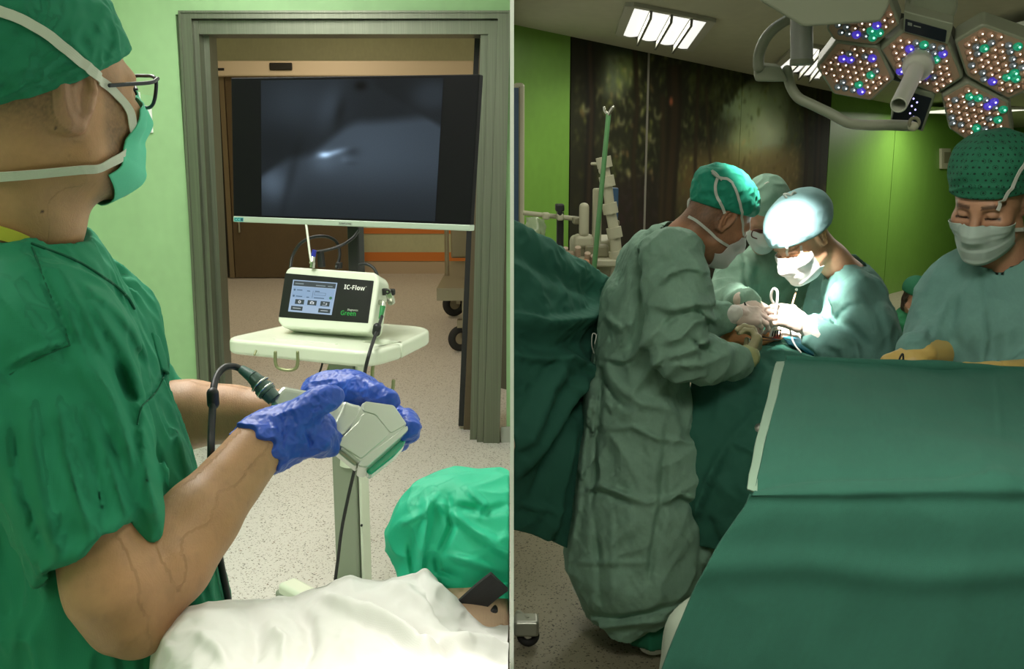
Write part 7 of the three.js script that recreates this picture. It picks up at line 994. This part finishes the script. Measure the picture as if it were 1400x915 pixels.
// ---------------------------------------------------------------- surgeon behind, between the other two
{
  const g = thing('person', 'surgeon in green gown half hidden behind the two bowed heads', 'person', [P(1060, 450, 3.55).x, 0, -3.55]); const put = (n, geo, m, p = g) => obj(n, local(geo, g), m, p);
  const FH = V3(-0.1, -0.62, 0.78), O = P(1046, 292, 3.5), H = headSpace(O, FH, V3(0, 1, 0.5)), head = headSDF(H), NB = P(1062, 345, 3.62), neck = cone(H.w(-0.04, -0.05, 0), NB, 0.056, 0.065);
  put('body', sdfMesh((x, y, z) => smin(head(x, y, z), neck(x, y, z), 0.03), O.clone().addScalar(-0.24), O.clone().addScalar(0.22), 0.006, { color: tone([0.42, 0.22, 0.14]) }), M.skin);
  put('surgical_cap', sdfMesh(capSDF(H, (p) => 0.035 + 0.3 * p, 0.008, (p, q, e) => 0.003 * crease(p, q, e, 14, 3)), O.clone().addScalar(-0.22), O.clone().addScalar(0.22), 0.006), M.gown); put('face_mask', maskGeo(H, headSDF(H, [0, 0]), { nu: 24, nv: 18 }), M.maskWhite);
  put('glasses', mergeGeometries([-1, 1].map((s) => strip(tube([[0.11, 0.012, 0.01], [0.108, 0.014, 0.05], [0.106, -0.02, 0.05], [0.112, -0.022, 0.014]].map(([x, y, z]) => H.w(x, y, z * s)), 0.0022, 40, 6, true)))), std({ color: lin(0.10, 0.012, 0.01), roughness: 0.4 }));
  put('cap_tie', tube([[1046, 252], [1050, 250], [1056, 253], [1055, 260]].map(([x, y]) => P(x, y, 3.42)), 0.004, 20), M.tieWhite); put('cap_tie', tube([[1054, 274], [1062, 268], [1066, 262]].map(([x, y]) => P(x, y, 3.4)), 0.003, 20), M.tieWhite);
  const row = (px, py, d, w, q) => [P(px, py, d), w, q], torso = spine([row(1062, 342, 3.62, 0.10, 0.08), row(1064, 372, 3.62, 0.20, 0.11), row(1066, 430, 3.64, 0.19, 0.12), row(1066, 520, 3.66, 0.2, 0.14), row(1066, 700, 3.68, 0.22, 0.16)], V3(1, 0, 0)), aL = chain([[P(1010, 372, 3.58), 0.08], [P(994, 415, 3.45), 0.075], [P(1008, 412, 3.25), 0.05], [P(1020, 414, 3.12), 0.04]], 0.03), aR = chain([[P(1120, 372, 3.58), 0.08], [P(1130, 430, 3.5), 0.07], [P(1105, 440, 3.35), 0.045]], 0.03), gn = gownNoise(0.8, 8);
  const fv = foldField([{ p: [[1017, 340], [1018, 380], [1022, 420]], w: 3, h: -0.008 }, { p: [[1085, 385], [1075, 410], [1080, 440]], w: 6, h: 0.006 }, { p: [[1050, 350], [1045, 390], [1050, 430]], w: 7, h: 0.006 }]);
  put('surgical_gown', sdfMesh((x, y, z) => { let d = smin(smin(torso(x, y, z), aL(x, y, z), 0.03), aR(x, y, z), 0.03); if (d < 0.05) d -= gn(x, y, z) + fv(x, y, z); return Math.max(d, 0.15 - y); }, V3(0.6, 0.12, -3.95), V3(1.42, 1.36, -3.02), 0.011, { slack: 0.025 }), M.gown);
  put('shoe', sdfMesh((() => { const q = V3(P(1066, 700, 3.68).x, 0.05, -3.68), c = cone(q.clone().add(V3(-0.1, 0, 0)), q.clone().add(V3(-0.1, 0, 0.15)), 0.05, 0.045), e = cone(q.clone().add(V3(0.1, 0, 0)), q.clone().add(V3(0.1, 0, 0.15)), 0.05, 0.045), l = cone(q.clone().add(V3(0, 0, 0)), q.clone().add(V3(0, 0.2, 0)), 0.1, 0.1); return (x, y, z) => Math.max(smin(smin(c(x, y, z), e(x, y, z), 0.02), l(x, y, z), 0.05), 0.002 - y); })(), V3(0.6, -0.01, -3.95), V3(1.5, 0.3, -3.4), 0.014), M.scrubDark);
  glove(g, put, P(1020, 414, 3.11), V3(0.72, -0.42, 0.35), V3(0.35, 0.75, 0.5), 1, [0.55, 0.6, 0.6, 0.65, 0.2], M.gloveWhite, 1.0); shade(g);
}
// ---------------------------------------------------------------- brightly lit surgeon on the right of the table
{
  const g = thing('person', 'surgeon with pale cap and mask brightly lit by the lamp, facing the patient', 'person', [P(1170, 480, 3.15).x, 0, -3.15]); const put = (n, geo, m, p = g) => obj(n, local(geo, g), m, p);
  const FH = V3(-0.70, -0.58, 0.42), O = P(1096, 326, 3.16), H = headSpace(O, FH, V3(-0.35, 1, 0.1), 0.98), head = headSDF(H, [1, 1], 0.1, 0.2), NB = P(1160, 378, 3.22), neck = chain([[H.w(-0.04, -0.02, 0), 0.05], [H.w(-0.055, -0.09, 0).lerp(NB, 0.35), 0.049], [NB, 0.06]], 0.03), bodyF = (x, y, z) => smin(head(x, y, z), neck(x, y, z), 0.03);
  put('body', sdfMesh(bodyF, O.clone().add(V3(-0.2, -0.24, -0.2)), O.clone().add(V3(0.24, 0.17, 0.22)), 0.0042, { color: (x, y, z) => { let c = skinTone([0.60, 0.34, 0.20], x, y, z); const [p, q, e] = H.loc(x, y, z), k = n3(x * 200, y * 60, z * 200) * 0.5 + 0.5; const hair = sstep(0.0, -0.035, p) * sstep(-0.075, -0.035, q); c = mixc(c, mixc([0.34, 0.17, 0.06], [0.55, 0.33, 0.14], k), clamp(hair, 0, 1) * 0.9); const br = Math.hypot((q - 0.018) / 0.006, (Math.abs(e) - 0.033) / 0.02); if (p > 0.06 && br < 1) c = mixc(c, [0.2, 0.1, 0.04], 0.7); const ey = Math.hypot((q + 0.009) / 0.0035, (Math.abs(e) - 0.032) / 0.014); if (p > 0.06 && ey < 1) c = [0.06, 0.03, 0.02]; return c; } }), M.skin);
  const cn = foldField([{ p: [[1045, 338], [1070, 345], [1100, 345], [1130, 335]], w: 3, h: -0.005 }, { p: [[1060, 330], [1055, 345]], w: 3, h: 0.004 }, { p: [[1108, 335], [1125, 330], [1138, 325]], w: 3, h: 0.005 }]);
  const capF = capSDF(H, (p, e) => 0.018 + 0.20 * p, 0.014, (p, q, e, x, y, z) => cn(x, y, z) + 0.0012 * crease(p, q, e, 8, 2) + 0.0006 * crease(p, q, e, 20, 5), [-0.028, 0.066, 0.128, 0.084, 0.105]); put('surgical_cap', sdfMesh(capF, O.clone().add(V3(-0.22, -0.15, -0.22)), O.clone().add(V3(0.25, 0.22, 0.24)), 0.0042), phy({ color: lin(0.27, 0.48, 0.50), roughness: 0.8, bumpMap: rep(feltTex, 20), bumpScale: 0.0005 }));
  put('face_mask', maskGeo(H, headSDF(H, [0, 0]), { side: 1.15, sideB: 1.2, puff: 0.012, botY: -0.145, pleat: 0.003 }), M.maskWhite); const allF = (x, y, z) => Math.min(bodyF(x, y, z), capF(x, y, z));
  tieGroup(g, put, allF, [['mask_tie', [[1077, 350], [1076, 343], [1076, 336]], 0.003], ['mask_tie', [[1098, 352], [1096, 344], [1095, 336]], 0.003]], 0.004, M.tieWhite, O);
  put('cap_bow', mergeGeometries([[[1086, 272], [1078, 266], [1072, 266], [1076, 271]], [[1084, 272], [1083, 266], [1086, 263], [1089, 268], [1087, 273]], [[1088, 272], [1096, 269], [1106, 271], [1100, 274]]].map((q) => strip(tube(q.map(([x, y]) => P(x, y, 3.13)), 0.0042, 24)))), M.tieWhite);
  const row = (px, py, d, w, q) => [P(px, py, d), w, q], R = V3(0.35, 0, -0.94).normalize(), torso = spine([row(1160, 380, 3.22, 0.11, 0.07), row(1168, 408, 3.22, 0.18, 0.10), row(1172, 450, 3.22, 0.19, 0.115), row(1176, 510, 3.22, 0.19, 0.125), row(1178, 620, 3.22, 0.2, 0.14), row(1178, 800, 3.22, 0.22, 0.16)], R), aN = chain([[P(1172, 408, 3.06), 0.082], [P(1190, 450, 3.0), 0.078], [P(1184, 486, 2.98), 0.072], [P(1150, 482, 2.99), 0.060], [P(1125, 464, 3.0), 0.046], [P(1112, 456, 3.01), 0.038]], 0.03), aF = chain([[P(1140, 400, 3.36), 0.08], [P(1120, 450, 3.3), 0.065], [P(1098, 452, 3.18), 0.045]], 0.03), gn = gownNoise(0.8, 14);
  const ff = foldField([{ p: [[1160, 390], [1178, 410], [1195, 440], [1205, 470]], w: 6, h: 0.012 }, { p: [[1150, 430], [1175, 445], [1200, 470]], w: 5, h: 0.014 }, { p: [[1150, 455], [1170, 470], [1175, 495]], w: 4, h: 0.012 }, { p: [[1140, 440], [1160, 420], [1180, 415]], w: 5, h: -0.01 }, { p: [[1205, 410], [1215, 450], [1218, 490]], w: 5, h: 0.008 }, { p: [[1130, 470], [1150, 478], [1160, 500]], w: 4, h: 0.01 }, { p: [[1105, 395], [1112, 420], [1118, 445]], w: 5, h: 0.01 }, { p: [[1150, 360], [1170, 368], [1190, 385]], w: 4, h: 0.008 }]);
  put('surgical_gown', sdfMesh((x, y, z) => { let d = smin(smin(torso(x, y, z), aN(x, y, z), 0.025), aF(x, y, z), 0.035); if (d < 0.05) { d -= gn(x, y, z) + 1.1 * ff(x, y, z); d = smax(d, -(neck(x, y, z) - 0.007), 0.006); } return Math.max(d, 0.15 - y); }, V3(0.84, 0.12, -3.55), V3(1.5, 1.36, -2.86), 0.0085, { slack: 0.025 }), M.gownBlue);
  put('shoe', sdfMesh((() => { const q = V3(P(1178, 800, 3.22).x, 0.05, -3.22), c = cone(q, q.clone().add(V3(-0.15, 0, 0.02)), 0.05, 0.045), e = cone(q.clone().add(V3(0.02, 0, -0.2)), q.clone().add(V3(-0.13, 0, -0.18)), 0.05, 0.045), l = cone(q.clone().add(V3(0, 0, -0.1)), q.clone().add(V3(0, 0.2, -0.1)), 0.1, 0.1); return (x, y, z) => Math.max(smin(smin(c(x, y, z), e(x, y, z), 0.02), l(x, y, z), 0.05), 0.002 - y); })(), V3(0.85, -0.01, -3.6), V3(1.55, 0.3, -3.0), 0.014), M.scrubDark);
  put('glove_cuff', sdfMesh((() => { const c = cone(P(1118, 458, 3.0), P(1101, 444, 3.01), 0.040, 0.032); return (x, y, z) => c(x, y, z) - 0.0008 * crease(x, y, z, 34, 4); })(), ...around([P(1118, 458, 3.0), P(1101, 444, 3.01)], 0.055), 0.004), M.cuff);
  glove(g, put, P(1100, 443, 3.01), V3(-0.88, 0.36, 0.0), V3(0.2, 0.55, 0.8), 1, [0.7, 0.75, 0.8, 0.85, 0.35], M.gloveWhite, 0.95); glove(g, put, P(1098, 455, 3.15), V3(-0.95, -0.05, 0.1), V3(0, 0.8, 0.4), -1, [0.5, 0.6, 0.7, 0.7, 0.3], M.gloveWhite, 0.92); shade(g);
}
// ---------------------------------------------------------------- scrub nurse at the instrument table
{
  const g = thing('person', 'scrub nurse with dotted green cap and pale mask beside the instrument table', 'person', [P(1350, 500, 2.2).x, 0, -2.2]); const put = (n, geo, m, p = g) => obj(n, local(geo, g), m, p);
  const FH = V3(-0.64, -0.36, 0.66), O = P(1354, 272, 2.2), H = headSpace(O, FH, V3(-0.05, 1, 0.1), 0.97), head = headSDF(H, [1, 1], 0.1, 0.2), NB = P(1372, 378, 2.26), neck = chain([[H.w(-0.03, -0.03, 0), 0.05], [NB, 0.058]], 0.03), bodyF = (x, y, z) => smin(head(x, y, z), neck(x, y, z), 0.03);
  put('body', sdfMesh(bodyF, O.clone().add(V3(-0.18, -0.26, -0.2)), O.clone().add(V3(0.2, 0.18, 0.2)), 0.0032, { color: (x, y, z) => { let c = skinTone([0.48, 0.25, 0.15], x, y, z); const [p, q, e] = H.loc(x, y, z), ae = Math.abs(e), k = n3(x * 200, y * 80, z * 200) * 0.5 + 0.5; const hair = sstep(0.02, -0.02, p) * sstep(-0.06, -0.02, q); c = mixc(c, [0.04, 0.022, 0.014], clamp(hair, 0, 1) * (0.7 + 0.3 * k)); const yb = 0.021 + 0.12 * (ae - 0.03) * (ae < 0.04 ? 1 : -0.6); if (p > 0.055 && ae > 0.012 && ae < 0.055) { c = mixc(c, [0.05, 0.025, 0.015], sstep(0.0065, 0.003, Math.abs(q - yb)) * 0.85); const ly = -0.010 - 6 * (ae - 0.033) ** 2; c = mixc(c, [0.02, 0.012, 0.01], sstep(0.0042, 0.0016, Math.abs(q - ly)) * (ae > 0.017 && ae < 0.05 ? 1 : 0)); } return c; } }), M.skin);
  const cn = foldField([{ p: [[1296, 262], [1320, 256], [1350, 256], [1392, 258]], w: 3, h: 0.003, even: 1 }, { p: [[1310, 240], [1330, 215], [1345, 195]], w: 6, h: 0.003 }]);
  const dots = dataTex(128, 128, (x, y) => { const gx = (x + ((Math.floor(y / 16) & 1) ? 8 : 0)) % 16 - 8, gy = y % 16 - 8, r = Math.hypot(gx, gy); const d = r < 2.6 || (r > 5 && r < 6 && ((x >> 4) + (y >> 4)) % 3 === 0); return d ? [120, 120, 120] : [255, 255, 255]; });
  const capF = capSDF(H, (p, e) => 0.024 + 0.16 * p, 0.009, (p, q, e, x, y, z) => cn(x, y, z) + 0.0026 * crease(p, q, e, 9, 2), [-0.02, 0.092, 0.108, 0.062, 0.092]); put('surgical_cap', sdfMesh(capF, O.clone().add(V3(-0.22, -0.1, -0.22)), O.clone().add(V3(0.22, 0.22, 0.22)), 0.0036), phy({ color: lin(0.016, 0.16, 0.085), roughness: 0.85, map: rep(dots, 9), bumpMap: rep(weaveTex, 40), bumpScale: 0.0004 }));
  put('face_mask', maskGeo(H, headSDF(H, [0, 0]), { side: 1.2, sideB: 1.25, puff: 0.010, topY: -0.018, botY: -0.145, pleat: 0.003 }), M.maskPale); const allF = (x, y, z) => Math.min(bodyF(x, y, z), capF(x, y, z));
  tieGroup(g, put, allF, [['upper_tie', [[1364, 288], [1374, 272], [1386, 252], [1396, 232], [1406, 214]], 0.003], ['lower_tie', [[1372, 316], [1384, 315], [1400, 314], [1412, 312]], 0.004]], 0.0045, M.tieWhite, O);
  const row = (px, py, d, w, q) => [P(px, py, d), w, q], R = V3(0.85, 0, 0.5).normalize(), torso = spine([row(1374, 372, 2.27, 0.10, 0.075), row(1372, 398, 2.27, 0.185, 0.11), row(1366, 450, 2.25, 0.18, 0.125), row(1364, 510, 2.25, 0.175, 0.125), row(1368, 640, 2.26, 0.19, 0.14), row(1372, 1000, 2.3, 0.22, 0.17)], R), aN = chain([[P(1306, 408, 2.30), 0.075], [P(1284, 455, 2.30), 0.070], [P(1274, 484, 2.24), 0.062], [P(1250, 483, 2.16), 0.044]], 0.03), aF = chain([[P(1430, 410, 2.2), 0.08], [P(1440, 480, 2.15), 0.07], [P(1405, 515, 2.08), 0.045]], 0.03), gn = gownNoise(0.55, 20);
  const ff = foldField([{ p: [[1345, 368], [1347, 420], [1352, 470], [1345, 510]], w: 3, h: -0.007 }, { p: [[1356, 370], [1358, 420], [1360, 460]], w: 4, h: 0.006 }, { p: [[1300, 395], [1285, 430], [1275, 470]], w: 6, h: 0.008 }, { p: [[1270, 440], [1262, 460], [1240, 470]], w: 4, h: 0.007 }, { p: [[1312, 400], [1302, 450], [1290, 500]], w: 5, h: -0.006 }, { p: [[1320, 380], [1315, 430], [1320, 480]], w: 7, h: 0.006 }, { p: [[1375, 400], [1378, 450], [1372, 500]], w: 6, h: 0.005 }]);
  put('surgical_gown', sdfMesh((x, y, z) => { let d = smin(smin(torso(x, y, z), aN(x, y, z), 0.03), aF(x, y, z), 0.03); if (d < 0.05) { d -= gn(x, y, z) + ff(x, y, z); d = smax(d, -(neck(x, y, z) - 0.007), 0.006); } return Math.max(d, 0.15 - y); }, V3(0.82, 0.12, -2.58), V3(1.42, 1.40, -1.92), 0.0085, { slack: 0.02 }), M.gownBlue);
  put('shoe', sdfMesh((() => { const q = V3(P(1372, 700, 2.3).x, 0.05, -2.3), c = cone(q.clone().add(V3(-0.1, 0, 0)), q.clone().add(V3(-0.18, 0, 0.12)), 0.05, 0.045), e = cone(q.clone().add(V3(0.1, 0, 0)), q.clone().add(V3(0.02, 0, 0.12)), 0.05, 0.045), l = cone(q, q.clone().add(V3(0, 0.2, 0)), 0.1, 0.1); return (x, y, z) => Math.max(smin(smin(c(x, y, z), e(x, y, z), 0.02), l(x, y, z), 0.05), 0.002 - y); })(), V3(0.8, -0.01, -2.6), V3(1.6, 0.3, -2.0), 0.014), M.scrubDark);
  glove(g, put, P(1258, 488, 2.13), V3(-0.85, -0.28, 0.25), V3(0.1, 0.85, 0.5), -1, [0.45, 0.5, 0.55, 0.6, 0.3], M.gloveYellow, 0.92); glove(g, put, P(1375, 512, 2.03), V3(-0.95, 0.02, 0.15), V3(0.05, 0.9, 0.3), 1, [0.12, 0.14, 0.16, 0.2, 0.1], M.gloveYellow, 1.0);
  put('glove_cuff', sdfMesh(cone(P(1262, 486, 2.15), P(1278, 484, 2.2), 0.036, 0.043), ...around([P(1262, 486, 2.15), P(1278, 484, 2.2)], 0.06), 0.005), M.gloveYellow); put('glove_cuff', sdfMesh(cone(P(1372, 513, 2.03), P(1405, 516, 2.07), 0.032, 0.042), ...around([P(1372, 513, 2.03), P(1405, 516, 2.07)], 0.06), 0.005), M.gloveYellow); shade(g);
  const sc = thing('surgical_scissors', 'small black-handled scissors on the nurse\u2019s gloved fingers', 'scissors', P(1240, 492, 2.05).toArray()); const S = (n, q, r, m) => obj(n, local(tube(q.map((p) => P(...p)), r, 40, 8), sc), m, sc);
  S('finger_ring', [[1229, 494, 2.03], [1231, 488, 2.03], [1234, 484, 2.03], [1235, 490, 2.03], [1235, 500, 2.03]], 0.0022, M.instrDark); S('finger_ring', [[1236, 500, 2.02], [1240, 494, 2.02], [1246, 497, 2.02], [1248, 502, 2.02]], 0.0022, M.instrDark); S('blade', [[1234, 492, 2.03], [1246, 499, 2.02], [1262, 503, 2.02]], 0.002, M.instrDark);
}
// ---------------------------------------------------------------- seated person far behind
{
  const g = thing('person', 'seated person in bright green scrubs and cap beside the far green wall', 'person', [P(1250, 450, 6).x, 0, -6]); const put = (n, geo, m, p = g) => obj(n, local(geo, g), m, p);
  const FH = V3(0.45, -0.45, 0.77), O = P(1252, 405, 6.0), H = headSpace(O, FH, V3(0, 1, 0), 0.9), head = headSDF(H), NB = P(1243, 437, 6.1);
  const neck = cone(H.w(-0.03, -0.05, 0), NB, 0.05, 0.06); put('body', sdfMesh((x, y, z) => smin(head(x, y, z), neck(x, y, z), 0.03), O.clone().addScalar(-0.24), O.clone().addScalar(0.2), 0.008, { color: (x, y, z) => { const [p, q] = H.loc(x, y, z); return p < 0 ? [0.03, 0.02, 0.012] : [0.45, 0.24, 0.15]; } }), M.skin);
  put('surgical_cap', sdfMesh(capSDF(H, (p) => 0.02 + 0.2 * p, 0.012, null), O.clone().addScalar(-0.2), O.clone().addScalar(0.2), 0.008), M.capGreen2 = phy({ color: lin(0.008, 0.13, 0.06), roughness: 0.8 })); put('face_mask', maskGeo(H, headSDF(H, [0, 0]), { nu: 20, nv: 16 }), M.maskWhite);
  const row = (px, py, d, w, q) => [P(px, py, d), w, q], torso = spine([row(1243, 436, 6.1, 0.12, 0.09), row(1240, 452, 6.1, 0.19, 0.12), row(1240, 490, 6.1, 0.19, 0.14)], V3(0.85, 0, -0.5)), arms = chain([[P(1215, 452, 6.0), 0.08], [P(1212, 485, 5.95), 0.07], [P(1235, 495, 5.8), 0.05]], 0.03);
  put('scrubs', sdfMesh((x, y, z) => { const d = smin(torso(x, y, z), arms(x, y, z), 0.04); return Math.max(d - 0.006 * crease(x, y, z, 7, 2), 0.1 - y); }, V3(1.9, 0.05, -6.45), V3(3.0, 0.66, -5.6), 0.018, { slack: 0.02 }), phy({ color: lin(0.010, 0.15, 0.055), roughness: 0.85 })); 
  put('legs', sdfMesh((() => { const a = chain([[V3(P(1240, 490, 6.1).x - 0.1, 0.2, -6.1), 0.1], [V3(P(1240, 490, 6.1).x - 0.05, 0.25, -5.6), 0.08], [V3(P(1240, 490, 6.1).x, 0.06, -5.5), 0.06]], 0.04), b = chain([[V3(P(1240, 490, 6.1).x + 0.12, 0.2, -6.1), 0.1], [V3(P(1240, 490, 6.1).x + 0.2, 0.25, -5.65), 0.08], [V3(P(1240, 490, 6.1).x + 0.22, 0.06, -5.55), 0.06]], 0.04); return (x, y, z) => Math.max(Math.min(a(x, y, z), b(x, y, z)), 0.003 - y); })(), V3(2.0, -0.02, -6.35), V3(3.1, 0.45, -5.3), 0.02), M.scrubDark); shade(g);
}
renderer.render(scene, camera);
